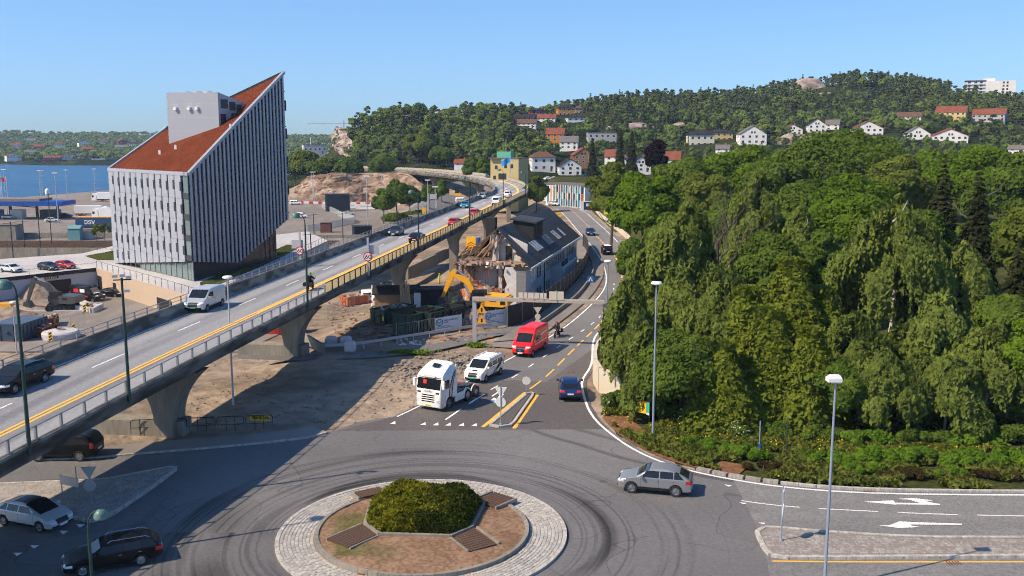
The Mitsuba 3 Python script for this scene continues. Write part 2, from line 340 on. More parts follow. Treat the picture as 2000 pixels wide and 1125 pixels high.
def ground_z(x, y):
 x, y = np.broadcast_arrays(np.asarray(x, float), np.asarray(y, float))
 left = ss(4, -12, x - BRX(y))
 site = ss(-2, -12, x - road_left_x(y))
 z = -5 * ss(76, 108, y) * left - 4 * ss(102, 182, y) * site * (1 - left)
 park = ss(1.5, 4, x - road_right_x(y)) * ss(72, 78, y)
 z = z + park * (1.3 + .018 * np.clip(y - 80, 0, 400))
 f = ss(385, 430, y)
 if f.max() > 0:
  zf = np.zeros(x.shape); m = f > 0
  zf[m] = np.clip(_rbf(np.c_[x[m], y[m]] / 100), -12, 90)
  z = z * (1 - f) + zf * f
 sea = ss(2, -2, x - (-233 + .23 * (y - 429))) * (y > 250)
 return z * (1 - sea) - 12.5 * sea
def gz(x, y): return float(ground_z(np.array([x]), np.array([y]))[0])
def at_ground(px, py, z=0.0):
 """The place on the ground that the survey photo shows at this pixel."""
 for _ in range(12):
  p = P(px, py, z); z = .5 * z + .5 * gz(p[0], p[1])
 p = P(px, py, z); p[2] = gz(p[0], p[1]); return p
kerb_park_px = [(1172, 819.5), (1207, 851), (1263, 885), (1339, 913), (1414, 930), (1500, 944), (1600, 954), (1800, 962), (2000, 964), (2300, 966)]
KERB_PARK = GP(kerb_park_px)
KP0 = KERB_PARK
# ------------------------------------------------------------------ the ground as one sheet
def grid(xs, ys):
 X, Y = np.meshgrid(xs, ys); n, m = X.shape
 i, j = np.meshgrid(np.arange(n - 1), np.arange(m - 1), indexing='ij')
 q = np.stack([i * m + j, i * m + j + 1, (i + 1) * m + j + 1, (i + 1) * m + j], -1).reshape(-1, 4)
 return X.ravel(), Y.ravel(), q
ys = np.concatenate([np.linspace(-40, 40, 12)[:-1], np.arange(40, 190, 1.0), np.arange(190, 420, 2.5), np.geomspace(420, 1060, 150)])
xs = np.concatenate([-np.geomspace(1500, 100, 80)[:-1], np.linspace(-100, 100, 181), np.geomspace(100, 1500, 80)[1:]])
X, Y, q = grid(xs, ys)
Z = ground_z(X, Y)
rough = (meshkit.fbm(np.c_[X * .22, Y * .22, X * 0], 4, 3) - .5) * .9
lot = ss(-1, -6, X - road_left_x(Y)) * ss(76, 84, Y) * ss(160, 120, Y) * ss(-3, 3, X - BRX(Y) + 8)
far_rough = (meshkit.fbm(np.c_[X * .05, Y * .05, X * 0], 4, 5) - .5) * 4 * ss(440, 520, Y)
Z = Z - .06 + lot * rough * .8 + far_rough
scene_ground_far = Y > 432
qf = (Y[q] > 428).all(1) & (X[q] > -150).all(1)
cx_, cy_ = X[q].mean(1), Y[q].mean(1)
qp = (~qf) & (cx_ > np.where(cy_ > 74, road_right_x(cy_) + 1.2, np.interp(cy_, KP0[::-1, 1], KP0[::-1, 0]) + .5)) & (cy_ > KP0[-1, 1] + .5)
qf0, qf = qf, qf | qp
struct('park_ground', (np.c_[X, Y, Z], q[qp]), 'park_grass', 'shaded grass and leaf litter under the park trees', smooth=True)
struct('ground', (np.c_[X, Y, Z], q[~qf]), 'dirt', 'bare brown earth and gravel of the building site', smooth=True)
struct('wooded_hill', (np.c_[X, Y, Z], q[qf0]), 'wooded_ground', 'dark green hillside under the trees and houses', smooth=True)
# ------------------------------------------------------------------ asphalt and pavements
kerb_lot_px = [(640, 846), (600, 857), (500, 868), (400, 877), (300, 885), (186, 895), (60, 900), (-150, 905)]
KERB_LOT = GP(kerb_lot_px)
asph = list(map(tuple, ROAD_L[::-1])) + list(map(tuple, KERB_LOT[1:])) + [(-90, 66), (-90, 26), (90, 26), (90, float(KERB_PARK[-1][1]))] + list(map(tuple, KERB_PARK[::-1])) + list(map(tuple, ROAD_R[1:]))
ASPH = Polygon(asph).buffer(0)
mb = MB(); flat(mb, ASPH, 0.0); struct('road', mb, 'asphalt', 'grey asphalt of the roundabout and the road beyond it')
new_px = [(655, 842), (770, 814), (885, 757), (1000, 742), (1067, 746), (1160, 680), (1150, 742), (1148, 775), (1171, 821), (1190, 838), (1060, 839)]
mb = MB(); flat(mb, Polygon(GP(new_px)).intersection(ASPH), .004); struct('new_tarmac', mb, 'asphalt_new', 'darker strip of newer tarmac before the roundabout')
# lot-side pavement along the lower road, with its kerb
def strip_between(line, w, z, name, mat, kerb=.12):
 """A raised pavement strip to the left of a line."""
 mb = MB(); o = offset(line, -w); poly = np.vstack([line[:, :2], o[::-1]])
 flat(mb, Polygon(poly).buffer(0), z + kerb)
 k = struct(name, mb, mat)
 return k
kl = resample(KERB_LOT, 1.6)
mb = MB(); flat(mb, Polygon(np.vstack([kl, offset(kl, 2.3)[::-1]])).buffer(0), .11); pv = struct('pavement', mb, 'yard', 'pale pavement along the earth lot')
for i in range(len(kl) - 1):
 m_ = MB().beam(np.r_[kl[i], .05], np.r_[kl[i] + (kl[i + 1] - kl[i]) * .985, .05], .16, .14); part('kerb_stone', m_, 'stone', pv)
# footpath beside the guard rail
fp = GP([(480, 688), (560, 693), (700, 690), (850, 672), (930, 652), (1010, 637), (1060, 612), (1090, 590), (1122, 556), (1146, 530), (1158, 510)])
fp = smooth_line(fp, 60)
mb = MB(); flat(mb, Polygon(np.vstack([fp, offset(fp, 2.6)[::-1]])).buffer(0).difference(ASPH), .05); struct('footpath', mb, 'asphalt', 'narrow asphalt footpath behind the guard rail')
vp = GP([(1010, 682), (1070, 640), (1110, 610), (1140, 585), (1160, 560), (1172, 535), (1168, 512), (1140, 478), (1118, 452)])
vp = smooth_line(vp, 50)
mb = MB(); flat(mb, Polygon(np.vstack([offset(vp, -3.4), offset(vp, .6)[::-1]])).buffer(0).difference(ASPH.buffer(.1)), .09); struct('verge', mb, 'yard', 'gravelly verge between road and footpath')
mb = MB(); sweep(mb, offset(vp, -1.2)[4:34], .1, [(-.14, 0), (-.1, .45), (.1, .45), (.14, 0)]); single('low_kerb_wall', mb, 'concrete', 'low grey concrete edging wall winding beside the road past the long roofed building', 'low wall')
mb = MB(); flat(mb, Polygon(GP([(1428, 930), (1452, 975), (1478, 1030), (1500, 1105), (1512, 1180), (2400, 1180), (2400, 966), (1800, 963), (1600, 955), (1500, 945)])).intersection(ASPH), .003); struct('east_road', mb, 'asphalt_light', 'lighter asphalt of the road leading east')
# painted lines
def paint_line(px, name, mat, w, dash=None, z=.008, u=0.0, zlev=0.0, n=140, label=None):
 line = smooth_line(GP(px, zlev), n); mb = MB()
 L = LineString(line)
 if dash is None: ribbon(mb, line, w, zlev + z, u)
 else:
  t = 0.0
  while t + dash[0] < L.length:
   seg = np.array([L.interpolate(t + dash[0] * k / 3).coords[0] for k in range(4)]); ribbon(mb, seg, w, zlev + z, u); t += dash[0] + dash[1]
 return struct(name, mb, mat, label)
paint_line([(770, 813), (888, 755), (980, 706), (1069, 658), (1122, 621), (1151, 595), (1176, 565), (1180, 533), (1167, 500.5), (1143, 469), (1126, 450), (1104, 423.7), (1086, 408)], 'road_line', 'line_white', .16, u=.25, label='white edge line on the left of the main road')
paint_line([(1035, 759.5), (1067, 735), (1100, 703), (1130, 673), (1165.5, 638.7), (1195, 600), (1213, 560), (1212, 525), (1196, 494), (1184, 481), (1166.7, 462.7), (1150.7, 444), (1126.7, 420), (1113, 407.5)], 'road_line', 'line_yellow', .17, (3, 1.6), label='broken yellow centre line of the main road')
paint_line([(876, 816), (905, 796), (940, 772), (1000, 738), (1040, 712), (1085, 681), (1124, 655), (1157, 632), (1180, 608), (1195, 580), (1199, 550)], 'road_line', 'line_white', .13, (1.5, 3), label='broken white lane line of the main road')
paint_line([(870, 820), (905, 796), (965, 759)], 'road_line', 'line_white', .16, (3.2, 1.6), z=.012, label='bold white lane dashes before the give-way line')
paint_line([(942, 772), (988, 743)], 'road_line', 'line_white', .16, (3.2, 1.2), z=.012, u=.9, label='bold white dashes between the two inbound lanes')
paint_line([(1206.7, 473), (1180, 446.7), (1153, 422.7), (1140, 413), (1112, 404)], 'road_line', 'line_white', .15, label='white edge line by the pale wall')
paint_line([(1190, 640), (1165, 700), (1158, 723.5), (1147, 742), (1146, 755.6), (1150, 773), (1156, 791), (1173, 819), (1208, 850), (1263, 884), (1339, 912), (1414, 929), (1500, 943), (1600, 953), (1800, 960.5), (2000, 962), (2250, 963)], 'road_line', 'line_white', .2, u=.42, z=.013, label='white edge line curving past the park kerb')
paint_line([(1448, 978), (1550, 990), (1670, 997), (1800, 1003), (1945, 1007), (2100, 1009)], 'road_line', 'line_white', .1, (3.4, 1.1), label='thin white lane line east of the roundabout')
paint_line([(1508, 1096), (1700, 1097.5), (1840, 1097.5), (2150, 1098)], 'road_line', 'line_yellow', .14, label='yellow line below the paved island')
def tri(mb, px, z=.009): flat(mb, GP(px), z)
mb = MB()
for x, y in [(769, 827), (828, 829), (853, 829.5), (877, 830), (903, 830.5), (928, 831)]: tri(mb, [(x - 8, y + 1), (x + 3, y - 4.5), (x + 3.5, y + 1.5)])
for x, y in [(1426, 948.5), (1455, 983), (1493, 1022)]: tri(mb, [(x - 12, y - 2), (x - 3, y + 2), (x + 4, y)])
for x, y in [(158, 1026), (125, 1039), (68, 1067), (35, 1082)]: tri(mb, [(x - 9, y - 2), (x + 9, y - 2), (x - 2, y + 5)])
struct('give_way_marks', mb, 'line_white', 'row of white give-way triangles on the asphalt')
mb = MB()
tri(mb, [(1686, 980), (1745, 977.5), (1752, 986)]); tri(mb, [(1750, 982), (1835, 984), (1836, 986.5), (1752, 985)]); tri(mb, [(1752, 974.5), (1783, 973), (1823, 977.5), (1806, 978.5), (1833, 985), (1805, 985), (1777, 976.3)])
struct('lane_arrow', mb, 'line_white', 'white straight-and-right arrow on the upper lane east of the roundabout')
mb = MB()
tri(mb, [(1714, 1026), (1735, 1028.5), (1755, 1031.5), (1776, 1030.5), (1796, 1029.3), (1780, 1027), (1777, 1024.5), (1878, 1025.5), (1880, 1023), (1782, 1020), (1757, 1018.5), (1737, 1026)])
struct('lane_arrow', mb, 'line_white', 'white left-bending arrow on the lower lane east of the roundabout')
mb = MB()
tri(mb, [(957, 783), (965, 776.5), (970, 779.5), (979, 767.5), (984, 770), (975, 781), (986, 783.5), (968, 787)]); tri(mb, [(916, 766), (924, 756), (928, 757), (921, 765)])
struct('lane_arrow', mb, 'line_white', 'white turn arrow beside the long traffic island')
# ------------------------------------------------------------------ roundabout island
RR = 8.0
c = RC[:2]; circ = lambda r, n=96, a0=0: np.array([[c[0] + r * math.cos(t), c[1] + r * math.sin(t)] for t in np.linspace(0, 2 * math.pi, n, endpoint=False) + a0])
isl = thing('roundabout_island', 'round traffic island with a pale cobbled ring, bare soil beds and a dark hedge', 'traffic island')
mb = MB().prism(Polygon(circ(RR), [circ(5.9)]), .0, .09); part('ring_bed', mb, 'concrete', isl, 'mortar bed of the cobbled ring')
rng = random.Random(4)
rows = np.linspace(5.98, RR - .2, 10); cob = MB(); near = 0
stone_m = [bsdf('cobble_%d' % i, cc, .85, spec=.3) for i, cc in enumerate([(.38, .36, .335), (.32, .305, .285), (.44, .415, .375)])]
cobs = [MB(), MB(), MB()]
for k in range(len(rows) - 1):
 r0, r1 = rows[k], rows[k + 1]; n = int(2 * math.pi * r0 / .34); a0 = rng.random()
 for i in range(n):
  t0, t1 = (i + .05 + a0) / n * 2 * math.pi, (i + .95 + a0) / n * 2 * math.pi
  h = .115 + rng.uniform(-.012, .012); q0, q1 = r0 + .012, r1 - .012
  b = np.array([[c[0] + r * math.cos(t), c[1] + r * math.sin(t)] for r, t in ((q0, t0), (q1, t0), (q1, t1), (q0, t1))])
  ctr = b.mean(0); tp = ctr + (b - ctr) * .86
  v = np.vstack([np.c_[b, [.07] * 4], np.c_[b, [h - .015] * 4], np.c_[tp, [h + .008] * 4]])
  f = [[8, 9, 10, 11]] + [[a, (a + 1) % 4, 4 + (a + 1) % 4, 4 + a] for a in range(4)] + [[4 + a, 4 + (a + 1) % 4, 8 + (a + 1) % 4, 8 + a] for a in range(4)]
  m_ = rng.choice((0, 0, 1, 2))
  d2 = math.hypot(*ctr)
  if near < 300 and d2 < 47.6: part('cobblestone', (v, np.array(f)), stone_m[m_], isl); near += 1
  else: cobs[m_].add(v, np.array(f))
for m_, b in enumerate(cobs): part('cobbled_ring', b, stone_m[m_], isl, kind='stuff', label='remaining cobbles of the pale ring')
for i in range(64):
 t0, t1 = i / 64 * 2 * math.pi, (i + .96) / 64 * 2 * math.pi
 def seg(r0, r1, z0, z1):
  b = np.array([[c[0] + r * math.cos(t), c[1] + r * math.sin(t)] for t in (t0, (t0 + t1) / 2, t1) for r in (r0, r1)])
  return MB().prism([b[0], b[1], b[3], b[5], b[4], b[2]], z0, z1)
 part('outer_kerb_stone', seg(RR - .18, RR + .04, 0, .135), 'stone', isl)
 part('inner_kerb_stone', seg(5.72, 5.93, .02, .33), 'concrete', isl)
soil = MB(); nr, na = 14, 96; v = []
for i in range(nr):
 for j in range(na):
  r = 5.74 * i / (nr - 1); t = j / na * 2 * math.pi
  v.append([c[0] + r * math.cos(t), c[1] + r * math.sin(t), .25 + .22 * (1 - (r / 5.74) ** 2) + rng.uniform(-.02, .02)])
i, j = np.meshgrid(np.arange(nr - 1), np.arange(na), indexing='ij')
part('soil_bed', (np.array(v), np.stack([i * na + j, (i + 1) * na + j, (i + 1) * na + (j + 1) % na, i * na + (j + 1) % na], -1).reshape(-1, 4)), 'soil', isl, smooth=True)
HEX = GP([(713, 1024), (741, 1044), (880, 1048), (921, 1030), (944, 985), (918, 966), (770, 958), (724, 985)], .45)
hx = np.vstack([HEX, HEX[:1]])
for a, b in zip(hx[:-1], hx[1:]): part('bed_kerb', MB().beam([*a, .42], [*b, .42], .2, .3), 'concrete', isl)
for (ax, ay), (bx_, by), s in [((728, 1033), (660, 1063), 1), ((902, 1038), (945, 1070), 1), ((944, 985), (985, 968), 1), ((730, 968), (715, 958), 1)]:
 a, b = P(ax, ay, .4)[:2], P(bx_, by, .35)[:2]; d = b - a; d /= np.linalg.norm(d); nn = np.array([-d[1], d[0]])
 L = np.linalg.norm(b - a)
 for o in (-.95, .95): part('path_edge', MB().beam([*(a + nn * o), .38], [*(b + nn * o), .34], .1, .2), 'concrete', isl)
 for u in np.arange(.15, L, .24):
  for w in np.arange(-.78, .8, .24): part('path_block', MB().box([*(a + d * u + nn * w), .40 - .05 * u / L], [.2, .2, .12], math.atan2(d[1], d[0])), 'rust' if False else 'brick_dark', isl)
matte('brick_dark', (.12, .08, .065))
cov = thing('manhole_cover', 'round rusty manhole cover set in the cobbled ring', 'manhole cover'); pc = P(913, 1113, .13)
part('lid', MB().lathe([(0, .02), (.36, .02), (.4, 0), (.4, -.05)], pc, 20), 'rust', cov)
cov = thing('drain_cover', 'small rusty drain lid by the lower left of the cobbled ring', 'drain cover'); pc = P(708, 1119, .13)
part('lid', MB().lathe([(0, .02), (.2, .02), (.23, 0), (.23, -.05)], pc, 14), 'rust', cov)
# ------------------------------------------------------------------ long splitter island and the paved islands
k = thing('traffic_island', 'long narrow tarmac traffic island with pale kerbs and yellow lines', 'traffic island')
pg = Polygon(GP([(957, 832), (964, 835), (990, 835.5), (1001, 830), (1043, 770), (1038, 767), (1032, 769)]))
part('top', MB().prism(pg.buffer(-.2), .0, .15), 'asphalt_new', k)
ex = np.array(pg.exterior.coords)
kk = resample(ex, .95)
for a, b in zip(kk[:-1], kk[1:]): part('kerb_stone', MB().beam([*a, .07], [*(a + (b - a) * .97), .07], .22, .18), 'stone', k)
for px in ([(943, 834), (1026, 766.5)], [(1004, 837), (1050, 770)]):
 mb = MB(); ribbon(mb, GP(px), .3, .012); struct('road_line', mb, 'line_yellow', 'yellow line %s the long traffic island' % ('left of' if px[0][0] < 1000 else 'right of'))
k = thing('traffic_island', 'wide brick-paved traffic island at the lower right with a pale stone kerb', 'traffic island')
pg = Polygon(GP([(1478, 1042), (1482, 1034), (1500, 1032), (1600, 1041), (1720, 1049), (1830, 1053), (2250, 1054), (2250, 1086), (1830, 1090), (1522, 1092), (1497, 1084)]))
part('bed', MB().prism(pg.buffer(-.15), .0, .12), 'concrete', k)
ex = resample(np.array(pg.exterior.coords), 1.0)
for a, b in zip(ex[:-1], ex[1:]): part('kerb_stone', MB().beam([*a, .06], [*(a + (b - a) * .97), .06], .24, .2), 'stone', k)
pav = [MB(), MB()]; inn = pg.buffer(-.3); x0, y0, x1, y1 = inn.bounds; npv = 0
from shapely.prepared import prep
pin = prep(inn)
for jy, yy in enumerate(np.arange(y0, y1, .22)):
 for xx in np.arange(x0 + (jy % 2) * .1, min(x1, 32), .22):
  if pin.contains(Point(xx, yy)):
   b = MB().box([xx, yy, .11 + rng.uniform(-.003, .003)], [.2, .2, .05])
   pav[rng.random() < .3].add(*b.mesh())
for b, m_ in zip(pav, ('pavers', 'pavers_b')): part('paver', b, m_, k, kind='stuff', label='small worn paving bricks of the island')
matte('pavers_b', (.28, .235, .22))
k = thing('traffic_island', 'reddish paved island under the edge of the flyover at the left', 'traffic island')
pg = Polygon(GP([(-200, 950), (0, 948), (200, 940), (330, 915), (352, 912), (303, 950), (205, 1016), (172, 1022), (135, 1010), (60, 996), (-200, 985)]))
part('bed', MB().prism(pg.buffer(-.1), .0, .13), 'pavers', k)
ex = resample(np.array(pg.exterior.coords), 1.3)
for a, b in zip(ex[:-1], ex[1:]): part('kerb_stone', MB().beam([*a, .06], [*(a + (b - a) * .97), .06], .2, .2), 'stone', k)
# gutter grates
for px, py, l in [(1698, 959.5, 'drain grate in the road by the park kerb'), (1862, 1099, 'drain grate on the yellow line below the paved island'), (1115, 727, 'small dark drain grate in the lane of the blue car'), (262, 881, 'drain grate in the lower road by the lot pavement')]:
 k = thing('drain_grate', l, 'drain grate'); p = P(px, py, .01); b = MB()
 for i in range(5): b.box([p[0] - .3 + .15 * i, p[1], .012], [.07, .45, .02])
 part('bars', b, 'rust', k)
# ------------------------------------------------------------------ the flyover
bl = smooth_line(np.array(BR, float), 900)
bl = resample(bl, 1.95); nb = len(bl); bs = np.arange(nb) * 1.95
ZD = 7.0; sag = -.0011 * np.maximum(0, 72 - bl[:, 1]) ** 2; tilt = .03 + .04 * ss(230, 290, bl[:, 1])          # deck leans down to its left (the inside of the bend)
def dz(u): return (np.asarray(u)) * tilt - tilt * 4.5
def bpt(y, u, z=0.0):
 """A point on the straight part of the flyover: distance ahead, metres right of the middle, height over the deck."""
 i = int(np.argmin(abs(bl[:, 1] - y))); o = offset(bl, u)
 f = np.interp(y, bl[:130, 1], np.arange(130)); i0 = int(f); t = f - i0
 q = o[i0] * (1 - t) + o[i0 + 1] * t
 return np.array([q[0], q[1], ZD + sag[i0] + u * tilt[i0] - tilt[i0] * 4.5 + z])
def deck_z(x, y):
 i = int(np.argmin((bl[:, 0] - x) ** 2 + (bl[:, 1] - y) ** 2)); n = normals2(bl)[i]; u = (x - bl[i, 0]) * n[0] + (y - bl[i, 1]) * n[1]
 return ZD + sag[i] + u * tilt[i] - tilt[i] * 4.5, i
def on_deck(px, py):
 z = ZD
 for _ in range(14):
  p = P(px, py, z); z = .5 * z + .5 * deck_z(p[0], p[1])[0]
 return P(px, py, z)
def prof(*uz): return np.stack([np.stack([np.full(nb, u), np.full(nb, z) + sag + u * tilt - tilt * 4.5], -1) for u, z in uz], 1)
fly = thing('flyover', 'long concrete road flyover on flared piers, curving away to the left', 'bridge')
mb = MB(); sweep(mb, bl, ZD, prof((-4.55, 0), (4.6, 0)), closed=False); part('carriageway', mb, 'bridge_asphalt', fly, 'pale grey three-lane carriageway')
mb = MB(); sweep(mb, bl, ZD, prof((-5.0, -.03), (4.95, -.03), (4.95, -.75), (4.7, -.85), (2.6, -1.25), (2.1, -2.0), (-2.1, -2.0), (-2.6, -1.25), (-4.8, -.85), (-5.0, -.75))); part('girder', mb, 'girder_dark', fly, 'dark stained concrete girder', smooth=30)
step = 4
for i in range(0, nb - 1, step):
 s_ = slice(i, min(i + step + 1, nb)); l = bl[s_].copy(); p_ = prof((-5.0, -.03), (-5.0, .95), (-4.72, 1.0), (-4.62, .98), (-4.56, .3), (-4.5, .0))[s_]
 d = (l[-1] - l[-2]); l[-1] -= d / np.linalg.norm(d) * .02
 mb = MB(); sweep(mb, l, ZD, p_); part('barrier_block', mb, 'barrier_concrete', fly, smooth=20)
mb = MB(); sweep(mb, bl, ZD, prof((4.6, -.02), (4.6, .14), (4.97, .14), (4.97, -.04))); part('edge_beam', mb, 'barrier_concrete', fly)
def rail(u, z, w=.07, h=.07, sl=slice(None)):
 mb = MB(); sweep(mb, bl[sl], ZD, prof((u - w, z), (u - w, z + h), (u, z + h), (u, z))[sl]); return mb
part('top_rail', rail(-4.85, 1.5, .05, .05), 'rail_grey', fly, 'galvanised rail on the left barrier'); part('lower_rail', rail(-4.85, 1.2, .03, .04), 'rail_grey', fly)
iN = int(np.argmin(abs(bl[:, 1] - 89))); NEAR, FARS = slice(0, iN + 1), slice(iN, nb)
part('top_rail', rail(4.86, .86, .05, .05, NEAR), 'rail_grey', fly, 'rail of the open railing on the right'); part('lower_rail', rail(4.86, .16, .04, .05, NEAR), 'rail_grey', fly)
part('top_rail', rail(4.93, 1.04, .08, .08, FARS), 'dark_steel', fly, 'dark rail over the noise screen')
nL, nR = offset(bl, -4.87), offset(bl, 4.84); far_posts = MB(); mbw = MB()
tdir = np.gradient(bl, axis=0)
pst = dict_of(MB().bx((-.05, -.05, 0), (.05, .05, .62)), 'rail_grey'); pst2 = dict_of(MB().bx((-.07, -.06, 0), (.05, .06, .86)), 'rail_grey'); pst3 = dict_of(MB().bx((-.03, -.05, 0), (.06, .05, 1.12)), 'dark_steel')
for i in range(nb):
 a = math.atan2(tdir[i, 1], tdir[i, 0]) - math.pi / 2; zl, zr = ZD + sag[i] - 9.37 * tilt[i], ZD + sag[i] + .34 * tilt[i]
 if bl[i, 1] < 36: continue
 if i < 110:
  part('rail_post', pst, 'galv', fly, at=TR([*nL[i], zl + .93], a))
  part('rail_post', pst2 if i <= iN else pst3, 'galv', fly, at=TR([*(nR[i] + (normals2(bl)[i] * .09 if i > iN else 0)), zr + .02], a))
 else:
  far_posts.box([*nL[i], zl + 1.2], [.1, .1, .6], a); far_posts.box([*(nR[i] + normals2(bl)[i] * .09), zr + .6], [.1, .1, 1.1], a)
 if i >= iN and i < nb - 1:
  a_, b_ = nR[i], nR[i + 1]; q_ = a_ + (b_ - a_) * .97; t_ = tilt[i] * .3
  part('screen_panel', MB().beam([*a_, ZD + t_ + .6], [*q_, ZD + t_ + .6], .05, .98), 'screen_cream' if bl[i, 1] < 275 else 'parapet_pale', fly)
part('far_rail_posts', far_posts, 'galv', fly, kind='stuff', label='far posts of the railings')
scene['screen_cream'] = {'type': 'principledthin', 'base_color': {'type': 'rgb', 'value': [.82, .73, .52]}, 'roughness': .5, 'diff_trans': 1.2, 'spec_trans': 0.0, 'eta': 1.4}; matte('parapet_pale', (.42, .37, .29))
def deck_ribbon(u, w, i0=0, i1=nb, z=.016):
 mb = MB(); sl = slice(i0, i1); sweep(mb, bl[sl], ZD, prof((u - w / 2, z), (u + w / 2, z))[sl], closed=False); return mb
part('edge_line', deck_ribbon(-4.05, .12), 'line_white', fly, 'white line along the left barrier')
part('yellow_line', deck_ribbon(1.82, .2), 'line_yellow', fly, 'left of the two yellow centre lines'); part('yellow_line', deck_ribbon(2.2, .2), 'line_yellow', fly, 'right of the two yellow centre lines')
part('yellow_band', deck_ribbon(2.02, .2, iN - 5, nb, .006), 'line_orange', fly, 'faded orange band between the yellow lines'); bsdf('line_orange', (.6, .33, .13), .8)
i = 10
while i < nb - 3:
 part('lane_dash', deck_ribbon(-1.3, .13, i, i + 3), 'line_white', fly); i += 6
# piers
def pier(p, ztop, zb, rz, name='pier'):
 pr = [(-.72, zb), (.72, zb)]; zt = ztop; H = 4.2
 for t in np.linspace(0, 1, 9): pr.append((.72 + 2.1 * t ** 2.4, zt - H * (1 - t)))
 for t in np.linspace(1, 0, 9): pr.append((-.72 - 2.1 * t ** 2.4, zt - H * (1 - t)))
 b = MB().prism(pr, -1.0, 1.0)         # profile in (u, z), drawn flat, then stood up
 v, f = b.mesh(); v = np.c_[v[:, 0], -v[:, 2], v[:, 1]]
 m = rot(0, 0, rz); v = v @ m[:3, :3].T + [p[0], p[1], 0]
 part(name, (v, f), 'concrete', fly)
for px, py in [(302, 845), (575, 693), (778, 587), (887, 539), (965, 470)]:
 q_ = P(px, py, 0); Yp = {302: 68, 575: 94, 778: 137, 887: 180, 965: 222}[px]
 b_ = bpt(Yp, 0); z0 = gz(b_[0], b_[1]); pier(b_, ZD - 2.1, z0 - .6, -math.atan(.128))
 if px < 600:
  part('pier_plinth', MB().box([b_[0] - 2.2, b_[1] + .3, .35], [7.0, 1.6, 1.5], -.1), 'concrete', fly)
for i in [int(np.argmin((bl[:, 0] - x) ** 2 + (bl[:, 1] - y) ** 2)) for x, y in [(-1.3, 305), (-13, 372), (-35, 429), (-62, 470), (-100, 503)]]:
 a = math.atan2(tdir[i, 1], tdir[i, 0]) - math.pi / 2
 pier(bl[i], ZD - 2.5, gz(*bl[i]) - 1, a)
# ------------------------------------------------------------------ slanted office building
oL, oC, oR, oB = np.array([-74.6, 175.5]), np.array([-52.0, 152.3]), np.array([-44.1, 186.4]), np.array([-66.9, 185.0])
zF, zRid, zBk = 16.1, 34.4, 23.7
off = thing('office_building', 'slanted office block with grey striped walls and a rust-red planted roof', 'office building')
PODZ = -1.3
A3 = lambda p, z: np.array([p[0], p[1], z])
def wall_strip(a, b, s0, s1, z0a, z0b, z1a, z1b, out, d):
 """A slab on the wall line a-b from s0 to s1 (fractions) whose lower and upper ends may slope, standing d proud."""
 p0, p1 = a + (b - a) * s0, a + (b - a) * s1; o = np.array([*out, 0.0])
 v = np.array([A3(p0, z0a), A3(p1, z0b), A3(p1, z1b), A3(p0, z1a)]); v = np.vstack([v - o * .02, v + o * d])
 f = np.array([[4, 5, 6, 7], [3, 2, 1, 0], [0, 1, 5, 4], [1, 2, 6, 5], [2, 3, 7, 6], [3, 0, 4, 7]])
 if np.cross(v[5] - v[4], v[6] - v[4]) @ o < 0: f = f[:, ::-1]
 return v, f
fd = (oC - oL) / np.linalg.norm(oC - oL); fn = np.array([fd[1], -fd[0]])
if fn @ (-oC) < 0: fn = -fn
rd = (oR - oC) / np.linalg.norm(oR - oC); rn = np.array([rd[1], -rd[0]]); rn = rn if rn[0] > 0 else -rn
# lower ends of the two visible walls
front_lo = lambda s: -1.2 + 3.2 * s                                   # rises from the left corner to the near corner
S_LOW = .42
right_lo = lambda s: np.where(np.asarray(s) < S_LOW, 2.0 - 2.0 * np.asarray(s) / S_LOW, 0.0 + 6.3 * (np.asarray(s) - S_LOW) / (1 - S_LOW))
right_hi = lambda s: zF + (zRid - zF) * np.asarray(s)
# dark glass core behind the panels
top = [A3(oL, zF), A3(oC, zF), A3(oR, zRid), A3(oB, zBk)]
low = [A3(oL, -1.2), A3(oC, 2.0), A3(oC + (oR - oC) * S_LOW, 0.0), A3(oR, 6.3), A3(oB, -1.2)]
cx = (oL + oC + oR + oB) / 4
b = MB()
ring = [oL, oC, oC + (oR - oC) * S_LOW, oR, oB]
tz = [zF, zF, zF + (zRid - zF) * S_LOW, zRid, zBk]; lz = [-1.2, 2.0, 0.0, 6.3, -1.2]
ins = lambda p: p + (cx - p) / np.linalg.norm(cx - p) * .12
V = np.array([A3(ins(p), z) for p, z in zip(ring, tz)] + [A3(ins(p), z) for p, z in zip(ring, lz)] + [A3(cx, 20), A3(cx, 1.0)])
F = [[i, 5 + i, 5 + (i + 1) % 5] for i in range(5)] + [[i, 5 + (i + 1) % 5, (i + 1) % 5] for i in range(5)] + [[5 + i, 11, 5 + (i + 1) % 5] for i in range(5)]
part('facade_core', (V, np.array(F)), 'facade_glass', off, 'dark glass between the facade panels')
